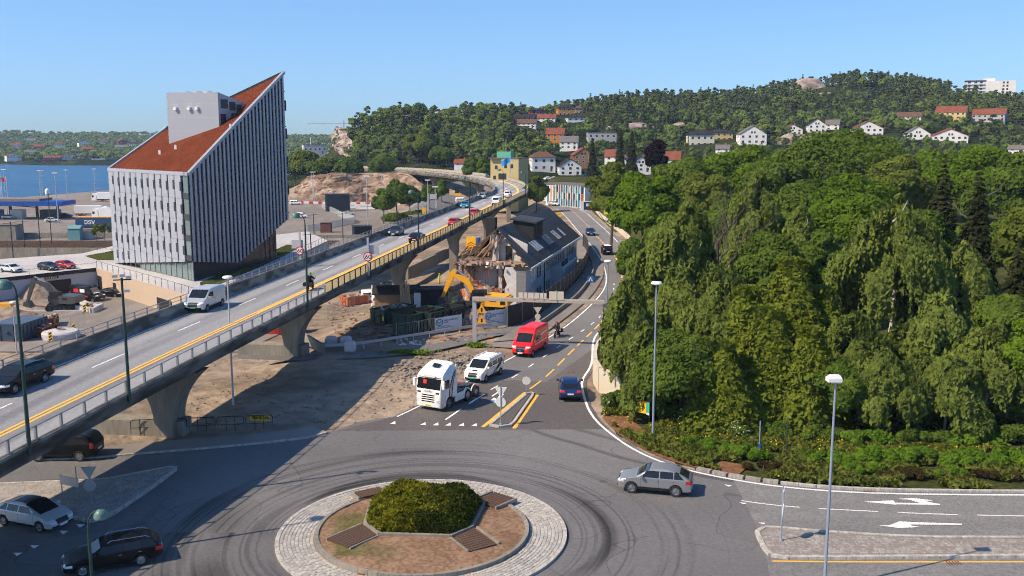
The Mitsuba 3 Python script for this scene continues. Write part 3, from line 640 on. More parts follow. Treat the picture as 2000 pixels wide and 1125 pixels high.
# roof
def roof_z(p): return zF + (zRid - zF) * (((p - oC) @ -fn) / ((oR - oC) @ -fn))
rb = [p + (cx - p) / np.linalg.norm(cx - p) * .5 for p in (oL, oC, oR, oB)]
V = np.array([A3(p, roof_z(p) + .1) for p in rb]); part('roof', (V, np.array([[0, 1, 2, 3]])), 'sedum', off, 'sloping rust-red planted roof')
for a, b_, za, zb in ((oL, oC, zF, zF), (oC, oR, zF, zRid), (oR, oB, zRid, zBk), (oB, oL, zBk, zF)):
 part('parapet', MB().beam(A3(a, za + .12), A3(b_, zb + .12), .5, .55), 'dark_steel' if b_ is oB else 'facade_panel', off, 'pale metal parapet')
for px, py in [(247, 319), (312, 301), (343, 291), (365, 327), (450, 250), (540, 165)]:
 d = ray(px, py); t = 150.0
 for _ in range(40):
  q_ = d * t + [0, 0, CAM_H]; t += ((q_[2] - roof_z(q_[:2])) / -d[2] if abs(d[2]) > .02 else 0) * .2
 if 120 < t < 220: part('roof_vent', MB().box(d * t + [0, 0, CAM_H + .3], [.3, .3, .7]), 'white_enamel', off)
# front wall: twelve columns of five panels; windows are narrow dark slots beside each column
zs = [-1.2, 2.0, 5.4, 8.8, 12.2, zF]
rng = random.Random(2)
NC = 12; s_end = .93
for c_ in range(NC):
 s0, s1 = c_ / NC * s_end, (c_ + 1) / NC * s_end; w = s1 - s0
 for k in range(5):
  lo = max(zs[k], float(front_lo((s0 + s1) / 2))); hi = zs[k + 1]
  if hi - lo < .3: continue
  if k == 0: za, zb = float(front_lo(s0)), float(front_lo(s1)); za, zb = min(za, hi - .1), min(zb, hi - .1)
  else: za = zb = max(lo, 0) if zs[k] >= 2 else lo
  if k == 1: za, zb = max(zs[k], float(front_lo(s0))), max(zs[k], float(front_lo(s1)))
  part('facade_panel', wall_strip(oL, oC, s0 + w * .05, s1 - w * .10, za + .02, zb + .02, hi - .02, hi - .02, fn, .16 + .05 * ((c_ + k) % 2)), 'facade_panel', off)
  if hi - lo > 2.5 or k > 0:
   wz = lo + (hi - lo) * .5
   sh = .0 if c_ % 2 else .25
   part('window', wall_strip(oL, oC, s1 - w * .26, s1 + w * .02, wz + sh - .75, wz + sh - .75, wz + sh + .75, wz + sh + .75, fn, .24), 'glass_slate', off)
bsdf('glass_slate', (.03, .037, .05), .2, 0., .4)
# glazed corner
for k in range(5):
 lo, hi = max(zs[k], 2.1), zs[k + 1]
 if hi - lo < 1: continue
 part('corner_window', wall_strip(oL, oC, .945, .995, lo + .9, lo + .9, hi - .1, hi - .1, fn, .1), 'glass_green', off, 'green glazed corner window')
 part('corner_spandrel', wall_strip(oL, oC, .94, .998, lo, lo, lo + .85, lo + .85, fn, .14), 'dark_steel', off)
bsdf('glass_green', (.16, .22, .22), .1, .2, .6)
# right wall: upright fins with dark glazing between, their lower ends cut on a slant
NR = 26
for c_ in range(NR):
 s0, s1 = (c_ + .2) / NR, (c_ + .65) / NR
 b = wall_strip(oC, oR, s0, s1, float(right_lo(s0)), float(right_lo(s1)), float(right_hi(s0)) - .2, float(right_hi(s1)) - .2, rn, .1)
 part('facade_fin', b, 'facade_panel', off)
for k in range(1, 11):
 z = zs[1] + 3.35 * (k - .4)
 s0 = max(0, (z - zF) / (zRid - zF)); lo_s = 1.0 if z > 6.3 else S_LOW + (z / 6.3) * (1 - S_LOW)
 if s0 < lo_s: part('floor_band', wall_strip(oC, oR, s0, lo_s, z, z, z + .2, z + .2, rn, .06), 'dark_steel', off)
# corner fin windows at the peak
for k in range(4): part('peak_window', MB().box(A3(oR + rd * .05, 12 + 5.4 * k), [.35, .35, 2.0], .2), 'glass_slate', off)
# roof plant block
b1, b2, b3, b4 = np.array([-62.6, 174.0]), np.array([-52.2, 170.4]), np.array([-48.6, 177.2]), np.array([-59.5, 181.5])
V = np.array([A3(b1, 18), A3(b2, 20), A3(b3, 24), A3(b4, 24), A3(b1, 30.1), A3(b2, 30.0), A3(b3, 28.0), A3(b4, 28.6)])
blk = part('roof_block', (V, np.array([[4, 5, 6, 7], [0, 1, 5, 4], [1, 2, 6, 5], [2, 3, 7, 6], [3, 0, 4, 7]])), 'facade_panel', off, 'tall pale plant block on the roof')
bd = b2 - b1; bn = np.array([bd[1], -bd[0]]) / np.linalg.norm(bd); bn = bn if bn[1] < 0 else -bn
for s in (.18, .45, .6): part('floodlight', MB().box(A3(b1 + bd * s + bn * .25, 27.2), [.55, .5, .5], math.atan2(bd[1], bd[0])), 'white_enamel', blk)
for s in (.28, .5, .7): part('roof_dome', MB().lathe([(1.0, 0), (.9, .2), (.5, .42), (0, .5)], A3((b1 + bd * s) * .8 + (b1 + bd * s + (b4 - b1)) * .2, 29.9), 12), 'facade_panel', blk)
sd = b3 - b2; sn = np.array([sd[1], -sd[0]]) / np.linalg.norm(sd); sn = sn if sn[0] > 0 else -sn
for s0, s1, z0, z1 in [(.08, .3, 27.2, 28.8), (.35, .55, 26.9, 28.4), (.58, .75, 26.7, 28), (.06, .22, 24.2, 26.2), (.4, .55, 25.2, 26.4)]:
 part('louvre', wall_strip(b2, b3, s0, s1, z0, z0, z1, z1, sn, .05), 'dark_steel', blk)
for z in (23.2, 25.6, 28): part('seam', wall_strip(b1, b2, 0, 1, z, z, z + .04, z + .04, bn, .012), 'sign_grey', blk)
# glass base under the raised corner
g0, g1 = oL + fd * 2.5 - fn * .4, oC - fn * .6 + rn * -.6
base = part('glass_base', MB().prism([g0 - fn * 1, g1, oC + (oR - oC) * .9 - rn * 1.2, oB], PODZ - 3, 6.0), 'facade_glass', off, 'glazed ground floor')
lb = np.linalg.norm(g1 - g0)
for i in range(15):
 s = i / 14; part('mullion', MB().box(A3(g0 + (g1 - g0) * s + fn * .05, .2), [.12, .12, 4.6], math.atan2(fd[1], fd[0])), 'steel', base)
for i in range(14):
 if float(front_lo(i / 14 * .93 + .07)) > -.2:
  a_, b_ = g0 + (g1 - g0) * (i + .1) / 14, g0 + (g1 - g0) * (i + .9) / 14
  part('pane', wall_strip(a_, b_, 0, 1, PODZ + .1, PODZ + .1, float(front_lo(i / 14)) - .15, float(front_lo(i / 14 + .06)) - .15, fn, .03), 'glass_green', base)
for i in range(16):
 s = (i + .5) / 16; q_ = oC + (oR - oC) * s * .9 - rn * 1.0
 part('mullion', MB().box(A3(q_, .6), [.1, .1, 5.0], math.atan2(rd[1], rd[0])), 'dark_steel', base)
# ------------------------------------------------------------------ vehicles
M = m3.Manifold
def ext(poly, h, axis):
 """Extrude a 2-D polygon: axis 'y' for side outlines (x, z), 'z' for plan outlines (x, y), 'x' for end outlines (y, z)."""
 pts = np.asarray(poly, float)
 a = .5 * np.sum(pts[:, 0] * np.roll(pts[:, 1], -1) - np.roll(pts[:, 0], -1) * pts[:, 1])
 if a < 0: pts = pts[::-1]
 m = m3.CrossSection([pts.tolist()]).extrude(h)
 if axis == 'z': return m.translate([0, 0, 0])
 if axis == 'y': return m.translate([0, 0, -h / 2]).rotate([90, 0, 0])
 return m.translate([0, 0, -h / 2]).rotate([90, 0, 90])
def curve(pts, n=5, fr=.28):
 """A closed outline through points: (x, y) is a soft point, (x, y, 0) a hard one."""
 out = []; k = len(pts)
 for i in range(k):
  p0, p1, p2 = np.array(pts[i - 1][:2]), np.array(pts[i][:2]), np.array(pts[(i + 1) % k][:2])
  if len(pts[i]) == 3: out.append(p1); continue
  a, b = p1 + (p0 - p1) * fr, p1 + (p2 - p1) * fr
  for t in np.linspace(0, 1, n): out.append((1 - t) ** 2 * a + 2 * t * (1 - t) * p1 + t * t * b)
 return np.array(out)
def mesh_of(m):
 q = m.to_mesh(); return trimesh.Trimesh(q.vert_properties[:, :3], q.tri_verts, process=False)
# side outlines, front at x = 0 going to the rear: (length, height) normalised by the kind
KINDS = {
 'estate': dict(L=4.75, W=1.82, H=1.48, prof=[(.02, .25), (0, .55), (.06, .72), (.95, .93), (1.30, .98), (2.0, 1.43), (2.9, 1.48), (4.0, 1.43), (4.62, .98), (4.75, .7), (4.72, .3)], wa=(.88, 3.62), wr=.33, belt=.93, scr=(1.28, 2.02), win=(1.65, 4.42), rear=(4.12, 4.62)),
 'hatch': dict(L=4.2, W=1.77, H=1.48, prof=[(.02, .25), (0, .52), (.08, .7), (.85, .92), (1.1, .98), (1.85, 1.44), (2.6, 1.48), (3.45, 1.38), (4.05, 1.0), (4.2, .7), (4.15, .28)], wa=(.8, 3.35), wr=.32, belt=.95, scr=(1.08, 1.9), win=(1.45, 3.85), rear=(3.52, 4.05)),
 'liftback': dict(L=4.55, W=1.77, H=1.46, prof=[(.05, .22), (0, .45), (.12, .66), (.75, .9), (1.0, .97), (1.95, 1.42), (2.6, 1.46), (3.6, 1.3), (4.4, 1.05), (4.55, .8), (4.48, .28)], wa=(.9, 3.6), wr=.32, belt=.93, scr=(.98, 2.0), win=(1.4, 3.95), rear=(3.3, 4.35)),
 'suv': dict(L=4.62, W=1.88, H=1.66, prof=[(.03, .3), (0, .6), (.07, .84), (.95, 1.05), (1.22, 1.1), (1.95, 1.58), (2.6, 1.66), (3.5, 1.56), (4.3, 1.18), (4.6, .95), (4.62, .5), (4.52, .33)], wa=(.9, 3.61), wr=.37, belt=1.06, scr=(1.2, 1.98), win=(1.55, 4.12), rear=(3.82, 4.4)),
 'offroader': dict(L=4.8, W=1.9, H=1.86, prof=[(.03, .38), (0, .75), (.06, 1.0), (1.15, 1.16), (1.4, 1.2), (2.0, 1.78), (2.6, 1.86), (4.3, 1.82), (4.66, 1.25), (4.8, 1.0), (4.8, .5), (4.7, .4)], wa=(.95, 3.74), wr=.39, belt=1.16, scr=(1.38, 2.02), win=(1.75, 4.45), rear=(4.33, 4.62)),
 'van': dict(L=4.95, W=1.92, H=1.95, prof=[(.03, .25), (0, .6), (.06, .86), (.6, 1.14), (.95, 1.24), (1.75, 1.86), (2.3, 1.95), (4.4, 1.94), (4.8, 1.86), (4.93, 1.1), (4.95, .5), (4.9, .3)], wa=(.93, 4.0), wr=.34, belt=1.2, scr=(.92, 1.78), win=(1.2, 4.6), rear=(4.78, 4.92)),
 'tallvan': dict(L=5.95, W=2.05, H=2.72, prof=[(.03, .3), (0, .7), (.05, 1.0), (.55, 1.26), (.95, 1.42), (1.62, 2.2), (2.1, 2.62), (2.6, 2.72), (5.5, 2.7), (5.85, 2.6), (5.95, 1.2), (5.95, .55), (5.9, .35)], wa=(1.02, 4.6), wr=.36, belt=1.36, scr=(.92, 1.64), win=(1.25, 5.6), rear=(5.8, 5.94)),
 'pickup': dict(L=5.2, W=1.85, H=1.8, prof=[(.03, .4), (0, .7), (.07, 1.0), (1.1, 1.12), (1.45, 1.18), (2.05, 1.75), (2.6, 1.8), (3.4, 1.76), (3.62, 1.2, 0), (5.15, 1.12), (5.2, .8), (5.15, .5)], wa=(.98, 4.1), wr=.38, belt=1.14, scr=(1.43, 2.08), win=(1.8, 3.5), rear=(3.42, 3.58)),
}
WHEEL_CACHE = {}
def wheel_parts(r, spokes=5):
 if (r, spokes) in WHEEL_CACHE: return WHEEL_CACHE[(r, spokes)]
 t = MB().lathe([(r * .62, -.1), (r * .94, -.115), (r, -.07), (r, .07), (r * .94, .115), (r * .62, .1), (r * .6, .0), (r * .62, -.1)], n=24)
 rim = MB().lathe([(r * .2, .07), (r * .2, .045), (r * .56, .02), (r * .58, .085), (r * .66, .1), (r * .66, .06), (r * .5, -.02), (0.01, -.02)], n=24).lathe([(0.01, .085), (r * .2, .075), (r * .22, .03)], n=12)
 sp = MB()
 for k in range(spokes):
  a = 2 * math.pi * k / spokes; sp.box([math.cos(a) * r * .38, math.sin(a) * r * .38, .06], [r * .5, r * .15, .04], a)
 WHEEL_CACHE[(r, spokes)] = tuple(dict_of(m, k, 40) for m, k in ((t, 'rubber'), (rim, 'rim'), (sp, 'rim')))
 return WHEEL_CACHE[(r, spokes)]
KIT = {}
def car_kit(kind, body, detail=2, glass='glass_dark', roof=None, plate='white_enamel', trim='black', van_sides=False, rails=False, bumper=None, lights=True):
 key = (kind, body, detail, roof, plate, van_sides, rails, bumper)
 if key in KIT: return KIT[key]
 k = KINDS[kind]; L, W, H, hw = k['L'], k['W'], k['H'], k['W'] / 2
 side = curve([p for p in k['prof']], 7 if detail > 1 else 4, .48); n = 5 if detail > 1 else 3
 hv = kind in ('van', 'tallvan', 'offroader')
 plan = curve([(0.0, -hw * .62), (.12, -hw * .92), (.55, -hw), (L - .5, -hw), (L - .06, -hw * .93), (L, -hw * .7), (L, hw * .7), (L - .06, hw * .93), (L - .5, hw), (.55, hw), (.12, hw * .92), (0, hw * .62)], n)
 tw = .86 if hv else .74; b = k['belt']
 end = curve([(-hw * .94, .2), (-hw, .5), (-hw * .985, b, 0), (-hw * (tw + .04), H - .14), (-hw * tw * .82, H + .02), (0, H + .05), (hw * tw * .82, H + .02), (hw * (tw + .04), H - .14), (hw * .985, b, 0), (hw, .5), (hw * .94, .2)], n)
 def silh(d):
  s = shapely.geometry.Polygon(side).buffer(d); p_ = shapely.geometry.Polygon(plan).buffer(d); e = shapely.geometry.Polygon(end).buffer(d)
  return ext(np.array(s.exterior.coords)[:-1], W + 1, 'y') ^ ext(np.array(p_.exterior.coords)[:-1], H + 2, 'z').translate([0, 0, -.5]) ^ ext(np.array(e.exterior.coords)[:-1], 2 * L + 2, 'x')
 base = silh(0); wr = k['wr']; parts = []
 arch = M()
 for wx in k['wa']:
  for s_ in (-1, 1): arch += M.cylinder(.34, wr + .055, wr + .055, 28).rotate([90, 0, 0]).translate([wx, s_ * (hw - .12) + .17, wr])
 skin = silh(.008)
 x0, x1 = k['scr']; w0, w1 = k['win']; r0, r1 = k['rear']
 top = lambda x: float(np.interp(x, [p[0] for p in sorted(k['prof'], key=lambda p: p[0]) if p[1] > .6], [p[1] for p in sorted(k['prof'], key=lambda p: p[0]) if p[1] > .6]))
 def front_band(xa, xb, ya):   # a slice of the skin looking along z/x that covers the windscreen
  return (M.cube([xb - xa, 2 * ya, H]).translate([xa, -ya, b + .04]))
 glass_parts = []
 gs = skin - silh(-.012)
 scr = gs ^ front_band(x0 - .02, x1 + .02, hw * (.80 if hv else .74)); glass_parts.append(('windscreen', scr))
 wz1 = H - (.16 if not hv else .3)
 if kind == 'tallvan': wz1 = 1.98
 sl = (b + .05, wz1)
 def side_glass(xa, xb, slant_a=0., slant_b=0.):
  pg = [(xa, sl[0]), (xb, sl[0]), (xb - slant_b, sl[1]), (xa + slant_a, sl[1])]
  return gs ^ ext(pg, W + 1, 'y')
 wl = w1 - w0
 inner = M.cube([L, 2 * hw * .66 if not hv else 2 * hw * .8, H + 1]).translate([0, -hw * (.66 if not hv else .8), 0])
 mids = [(w0 - .05, w0 + wl * .4, (x1 - w0) * .75, 0), (w0 + wl * .4 + .07, w0 + wl * .74, 0, 0.02), (w0 + wl * .74 + .05, w1, 0, .42 if kind != 'estate' else .25)]
 if kind == 'pickup': mids = [(w0, w0 + wl * .48, .2, 0), (w0 + wl * .48 + .06, w1 - .05, 0, .1)]
 if kind in ('van', 'tallvan'):
  mids = [(w0, w0 + 1.05, (x1 - w0) * .62, 0)] if van_sides is True else [(w0, w0 + 1.0, (x1 - w0) * .62, 0), (w0 + 1.15, w0 + 2.15, 0, 0)] + ([(w0 + 2.28, w1 - .15, 0, .05)] if van_sides is False else [])
 for m_ in mids:
  g = side_glass(*m_) - inner
  if not g.is_empty():
   for s_ in (-1, 1):
    h_ = g ^ M.cube([L, hw + 1, H + 1]).translate([0, 0 if s_ > 0 else -hw - 1, 0])
    if not h_.is_empty(): glass_parts.append(('side_window', h_))
 if not (kind in ('van', 'tallvan') and van_sides is True):
  rg = gs ^ M.cube([r1 - r0 + .12, 2 * hw * .66, sl[1] + .08 - sl[0]]).translate([r0, -hw * .66, sl[0] + .02])
  if not rg.is_empty(): glass_parts.append(('rear_window', rg))
 bodym = (base - arch).refine_to_length(.16) if detail > 1 else base - arch
 parts.append(('body', None, dict_of(mesh_of(bodym), body, 30)))
 if roof:
  rf = (silh(.006) - silh(-.02)) ^ M.cube([r0 - x1 + .2, 2 * hw * tw * .8, 1]).translate([x1 - .1, -hw * tw * .8, H - .12]); parts.append(('roof', None, dict_of(mesh_of(rf), roof, 28)))
 for n_, g in glass_parts: parts.append((n_, None, dict_of(mesh_of(g), glass, 28)))
 # under-trim, bumpers, lamps, plates
 sk2 = silh(.012) - silh(-.03) - arch
 def bit(name, box, mat, dy=None):
  q_ = sk2 ^ M.cube([box[1] - box[0], box[3] - box[2], box[5] - box[4]]).translate([box[0], box[2], box[4]])
  if not q_.is_empty(): parts.append((name, None, dict_of(mesh_of(q_), mat, 28)))
 bz = .36 if H < 1.6 else .5
 bit('sill', (k['wa'][0] + wr, k['wa'][1] - wr, -hw - .1, hw + .1, .1, bz), trim)
 bit('front_bumper', (-.1, .5, -hw * .8, hw * .8, .1, bz + .02), bumper or trim); bit('rear_bumper', (L - .45, L + .1, -hw * .85, hw * .85, .1, bz + .04), bumper or trim)
 hz = b - .32
 if detail > 0:
  bit('grille', (-.1, .3, -hw * .45, hw * .45, bz + .08, hz + .06), trim)
  for s_ in (-1, 1):
   bit('headlight', (-.1, .42, *sorted((s_ * hw * .52, s_ * (hw + .1))), hz - .03, hz + .1), 'lamp_clear')
   if hv: bit('taillight', (L - .3, L + .1, *sorted((s_ * hw * .84, s_ * (hw + .1))), bz + .4, b + .15), 'lamp_red')
   else: bit('taillight', (L - .4, L + .1, *sorted((s_ * hw * .55, s_ * (hw + .1))), b - .22, b - .02), 'lamp_red')
   mir = MB().box([w0 - .02, s_ * (hw + .1), b + .1], [.13, .2, .15]); parts.append(('mirror', None, dict_of(mir, body if detail > 1 else trim)))
  parts.append(('number_plate', None, dict_of(MB().box([-.015, 0, bz + .0], [.03, .52, .12]), plate)))
  parts.append(('number_plate', None, dict_of(MB().box([L + .015, 0, bz + .22], [.03, .52, .12]), plate)))
 if detail > 1:
  for xx in ([w0 + wl * .36, w0 + wl * .7] if not hv else [w0 + .9, w0 + 1.3]):
   for s_ in (-1, 1): parts.append(('door_handle', None, dict_of(MB().box([xx, s_ * (hw * .99 + .015), b - .12], [.16, .03, .03]), 'chrome' if not hv else trim)))
  seam = M()
  for xx in [w0 - .1, w0 + wl * .4, w0 + wl * .76]: seam += M.cube([.015, W + 1, b - .5]).translate([xx, -hw - .5, .45])
  sm = (silh(.003) - silh(-.02) - arch) ^ seam
  if not sm.is_empty(): parts.append(('door_seam', None, dict_of(mesh_of(sm), 'black')))
 if rails:
  for s_ in (-1, 1): parts.append(('roof_rail', None, dict_of(MB().tube([[x1 + .1, s_ * hw * .66, H - .05], [x1 + .25, s_ * hw * .67, H + .04], [r0 - .2, s_ * hw * .67, H], [r0, s_ * hw * .66, H - .1]], .02, 5), 'chrome')))
 wp = wheel_parts(wr, 5 if not hv else 8)
 for wx in k['wa']:
  for s_ in (-1, 1):
   m_ = TR([wx, s_ * (hw - .1), wr], rx=-s_ * math.pi / 2) @ np.eye(4)
   parts.append(('wheel', None, wp[0], m_))
   if detail > 0: parts.append(('wheel', 'rim', wp[1], m_)); parts.append(('wheel', 'spokes', wp[2], m_))
 KIT[key] = (parts, L); return KIT[key]
def put_kit(kit, key, T):
 """Places a kit's parts under the thing key."""
 last = None
 for p_ in kit[0]:
  at = T @ p_[3] if len(p_) > 3 else T
  if p_[1] is None: last = part(p_[0], p_[2], None, key, at=at)
  else: part(p_[1], p_[2], None, last, at=at)
def put_car(kit, p, head, name, label, cat, group=None, pitch=0., roll=0.):
 """head: plan direction (radians) that the car's nose points to; p: the ground under its middle."""
 key = thing(name, label, cat, group)
 T = TR(p, head + math.pi, rx=roll, ry=pitch) @ TR([-kit[1] / 2, 0, 0])
 put_kit(kit, key, T); return key, T
HB = math.pi / 2 - math.atan(.128)      # plan direction of the straight flyover, away from the camera
BLACKC = bsdf('paint_black', (.006, .006, .008), .32, 0., .25, .15); WHITEC = paint((.8, .8, .79), .3, 0., .8); SILVER = paint((.27, .28, .3), .3, .4, 1.)
REDC = paint((.42, .01, .015), .3, 0., 1.); BLUEC = paint((.008, .03, .12), .25, .3, 1.); NAVYC = paint((.02, .035, .06), .28, .3, 1.); TEALC = paint((.03, .28, .42), .3, .2, 1.)
RED2 = paint((.75, .012, .015), .3, 0., .8); PALEC = paint((.55, .6, .64), .35, .2, .8)
if True:
 # --- close by
 K = car_kit('suv', SILVER, 2, rails=False); put_car(K, P(1280, 957), math.radians(166), 'silver_suv', 'silver SUV driving round the right side of the roundabout', 'car')
 K = car_kit('suv', BLUEC, 2, rails=True); put_car(K, P(1113, 772), math.radians(88), 'blue_suv', 'dark blue SUV seen from behind in the lane beside the retaining wall', 'car')
 K = car_kit('liftback', paint((.5, .56, .62), .3, .2, 1.), 2, roof='black'); put_car(K, P(66, 1022), math.radians(-21), 'pale_liftback', 'pale blue-white liftback with a dark roof entering the roundabout at the left', 'car')
 K = car_kit('estate', BLACKC, 2, rails=True); put_car(K, P(222, 1102), math.radians(208), 'black_estate', 'black estate car with chrome roof rails in the flyover shadow at the bottom left', 'car')
 K = car_kit('offroader', BLACKC, 2, bumper=BLACKC); put_car(K, P(128, 893), math.radians(181), 'black_offroader', 'black off-roader with a silver sill half hidden under the flyover', 'car')
 # --- on the flyover
 def fly_car(K, px, py, away, name, label, group=None, cat='car'):
  p = on_deck(px, py); i = deck_z(p[0], p[1])[1]; a = math.atan2(tdir[i, 1], tdir[i, 0]); put_car(K, p, a if away else a + math.pi, name, label, cat, group)
 fly_car(car_kit('estate', BLACKC, 2, rails=True), 38, 756, 0, 'black_estate', 'black estate car on the flyover at the left edge of the picture')
 fly_car(car_kit('van', paint((.5, .53, .57), .32, .4, 1.), 2, plate='plate_green', van_sides=True), 401, 603, 0, 'silver_van', 'silver panel van on the flyover beside the left barrier', cat='van')
 fly_car(car_kit('hatch', NAVYC, 1), 774, 459, 0, 'grey_hatchback', 'dark grey-blue hatchback coming along the flyover in the left lane')
 fly_car(car_kit('hatch', BLACKC, 1), 815, 473, 1, 'black_hatchback', 'black hatchback half hidden behind the cream noise screen of the flyover')
 fly_car(car_kit('hatch', REDC, 1), 888, 441, 1, 'red_hatchback', 'nearer of the two red cars behind the noise screen of the flyover')
 fly_car(car_kit('hatch', REDC, 1), 927, 422, 1, 'red_hatchback', 'farther of the two red cars behind the noise screen of the flyover')
 fly_car(car_kit('hatch', TEALC, 1), 909, 406, 0, 'teal_hatchback', 'bright blue hatchback coming along the flyover')
 fly_car(car_kit('hatch', PALEC, 1), 941, 388, 0, 'silver_hatchback', 'silver-blue hatchback leaving the bend of the flyover')
 fly_car(car_kit('van', WHITEC, 1), 971, 400, 1, 'white_van', 'white van seen from behind near the right edge of the flyover', cat='van')
 fly_car(car_kit('pickup', WHITEC, 1), 991, 386, 1, 'white_pickup', 'white pickup ahead of the white van on the flyover', cat='pickup')
 fly_car(car_kit('suv', NAVYC, 1), 955, 347, 0, 'dark_suv', 'dark blue SUV in the middle of the flyover bend')
 fly_car(car_kit('hatch', BLUEC, 0), 930, 339, 0, 'blue_hatchback', 'blue car beyond the dark SUV in the flyover bend')
 fly_car(car_kit('suv', REDC, 0), 910, 333, 0, 'red_suv', 'red SUV on the far arm of the flyover')
 fly_car(car_kit('hatch', NAVYC, 0), 884, 332, 0, 'blue_hatchback', 'blue car left of the red SUV on the far arm of the flyover')
 fly_car(car_kit('hatch', NAVYC, 0), 816, 327, 0, 'dark_hatchback', 'dark car on the far left arm of the flyover')
 fly_car(car_kit('hatch', WHITEC, 0), 724, 320, 0, 'white_hatchback', 'white car on the farthest piece of the flyover behind the trees')
 # --- on the main road
 def road_dir(p): return math.atan2(*(np.array([road_left_x(p[1] + 6) - road_left_x(p[1] - 6), 12.0])[::-1]))
 K = car_kit('tallvan', RED2, 2, van_sides='half'); p = P(1036, 687); vk, VT = put_car(K, p, road_dir(p) + math.pi + .02, 'red_van', 'tall bright red delivery van on the main road', 'van')
 put_text = None
 K = car_kit('van', WHITEC, 2, plate='plate_green'); p = P(946, 737); wk, WT = put_car(K, p, road_dir(p) + math.pi - .02, 'white_van', 'white van with dark side stripes behind the truck', 'van')
 K = car_kit('suv', BLUEC, 1); p = P(1153, 459); put_car(K, p, road_dir(p) + math.pi, 'dark_blue_car', 'dark blue car coming down the main road beside the dark roof', 'car')
 K = car_kit('offroader', BLACKC, 1, roof='white_enamel'); p = P(1185, 496); put_car(K, p, road_dir(p), 'black_offroader', 'black off-roader with a pale roof going away along the main road', 'car')
 K = car_kit('suv', PALEC, 0); p = P(1082, 402); put_car(K, p, math.radians(140 + 180), 'silver_suv', 'silver car in the far bend of the main road by the pale wall', 'car')
bsdf('plate_green', (.0, .38, .26), .4)
# side markings of the two vans
def on_side(T, mesh, mat, key, name, label=None): part(name, mesh, mat, key, label, at=T)
def text_on(s, h, x, y, z, mirror=1, d=.006):
 m = meshkit.text_mesh(s, h, d); v = np.array(m.vertices); w = v[:, 0].max()
 return v, np.array(m.faces), w
def side_text(s, h, x, z, y):
 """Lettering on a car's left side (the side at -y reads towards the rear when seen from outside)."""
 v, f, w = text_on(s, h, 0, 0, 0)
 return np.c_[x + v[:, 0], y - v[:, 2], z + v[:, 1]], f
def cs(T, pg, mat, key, name, y, label=None):
 m_ = trimesh.creation.extrude_polygon(Polygon(pg), .008, engine='earcut'); v = np.array(m_.vertices)
 part(name, (np.c_[v[:, 0], np.sign(y) * v[:, 2] + y, v[:, 1]], m_.faces if y < 0 else np.array(m_.faces)[:, ::-1]), mat, key, label, at=T)
for s_ in (-1, 1):
 for o in (0, .28, .5): cs(WT, [(1.9 + o, .42), (2.05 + o, .42), (3.5 + o, 1.16), (4.4, 1.42 + o * .35), (4.4, 1.34 + o * .3), (3.5 + o, 1.02)], 'black', wk, 'side_stripe', s_ * .962)
 cs(VT, [(1.9, 1.45), (2.95, 1.45), (2.95, 2.05), (1.9, 2.05)], 'glass_dark', vk, 'side_window', s_ * 1.0, 'darkened loading window')
 cs(VT, [(3.2, 1.75), (5.2, 1.95), (5.2, 2.08), (3.2, 1.88)], 'white_enamel', vk, 'side_lettering', s_ * 1.0); cs(VT, [(1.6, 1.05), (5.0, 1.15), (5.0, 1.25), (1.6, 1.15)], 'white_enamel', vk, 'side_lettering', s_ * 1.026)
for x in (2.2, 3.2, 4.1): part('roof_bar', MB().box([x, 0, 1.99], [.07, 1.5, .06]), 'white_enamel', wk, at=WT)
part('roof_rack', MB().box([3.2, -.72, 2.02], [2.6, .05, .05]).box([3.2, .72, 2.02], [2.6, .05, .05]), 'white_enamel', wk, at=WT)
part('bonnet_emblem', MB().box([.5, 0, 1.125], [.24, .42, .02]), 'black', wk, 'dark emblem on the bonnet', at=WT @ TR([0, 0, 0], ry=0))
part('grille_badge', MB().lathe([(.16, 0), (.15, .02), (0, .02)], n=14).xf(TR([-.02, 0, .75], ry=-math.pi / 2)), 'badge_blue', vk, at=VT); bsdf('badge_blue', (.02, .1, .4), .3, .2)
# silver van roof bars
# ------------------------------------------------------------------ tractor unit
tk = thing('tractor_unit', 'white tractor truck without a trailer waiting at the give-way line', 'truck')
p = P(858, 793); TT = TR(p, road_dir(p) + .04) @ TR([0, 0, 0])      # local: +x to the rear is away; nose at -x
TT = TR(P(836, 803), road_dir(p) + .06)
hw = 1.25
side = curve([(.04, .32), (0, .8), (.06, 1.75), (.14, 2.0), (.34, 2.75), (.52, 3.02), (1.9, 3.68), (2.28, 3.82, 0), (2.3, 1.0, 0), (2.1, .95, 0), (1.95, .9, 0), (.62, .32, 0)], 6)
plan = curve([(0, -hw * .7), (.1, -hw * .95), (.5, -hw), (2.32, -hw, 0), (2.32, hw, 0), (.5, hw), (.1, hw * .95), (0, hw * .7)], 6)
endp = curve([(-hw, .2, 0), (-hw, 2.7), (-hw * .86, 3.55), (-hw * .7, 3.74), (hw * .7, 3.74), (hw * .86, 3.55), (hw, 2.7), (hw, .2, 0)], 6)
def tsil(d):
 f = lambda q_: np.array(Polygon(q_).buffer(d).exterior.coords)[:-1]
 return ext(f(side), 4, 'y') ^ ext(f(plan), 6, 'z').translate([0, 0, -.5]) ^ ext(f(endp), 12, 'x')
arch = M.cylinder(3, .62, .62, 30).rotate([90, 0, 0]).translate([1.38, 1.5, .5])
cab = tsil(0) - arch; part('cab', mesh_of(cab), WHITEC, tk, 'white high-roofed cab', smooth=28, at=TT)
sk = tsil(.01) - tsil(-.02) - arch
def tbit(name, x0, x1, y0, y1, z0, z1, mat, label=None):
 q_ = sk ^ M.cube([x1 - x0, y1 - y0, z1 - z0]).translate([x0, y0, z0])
 if not q_.is_empty(): part(name, mesh_of(q_), mat, tk, label, smooth=28, at=TT)
tbit('windscreen', -.1, .5, -1.12, 1.12, 1.82, 2.66, 'glass_dark')
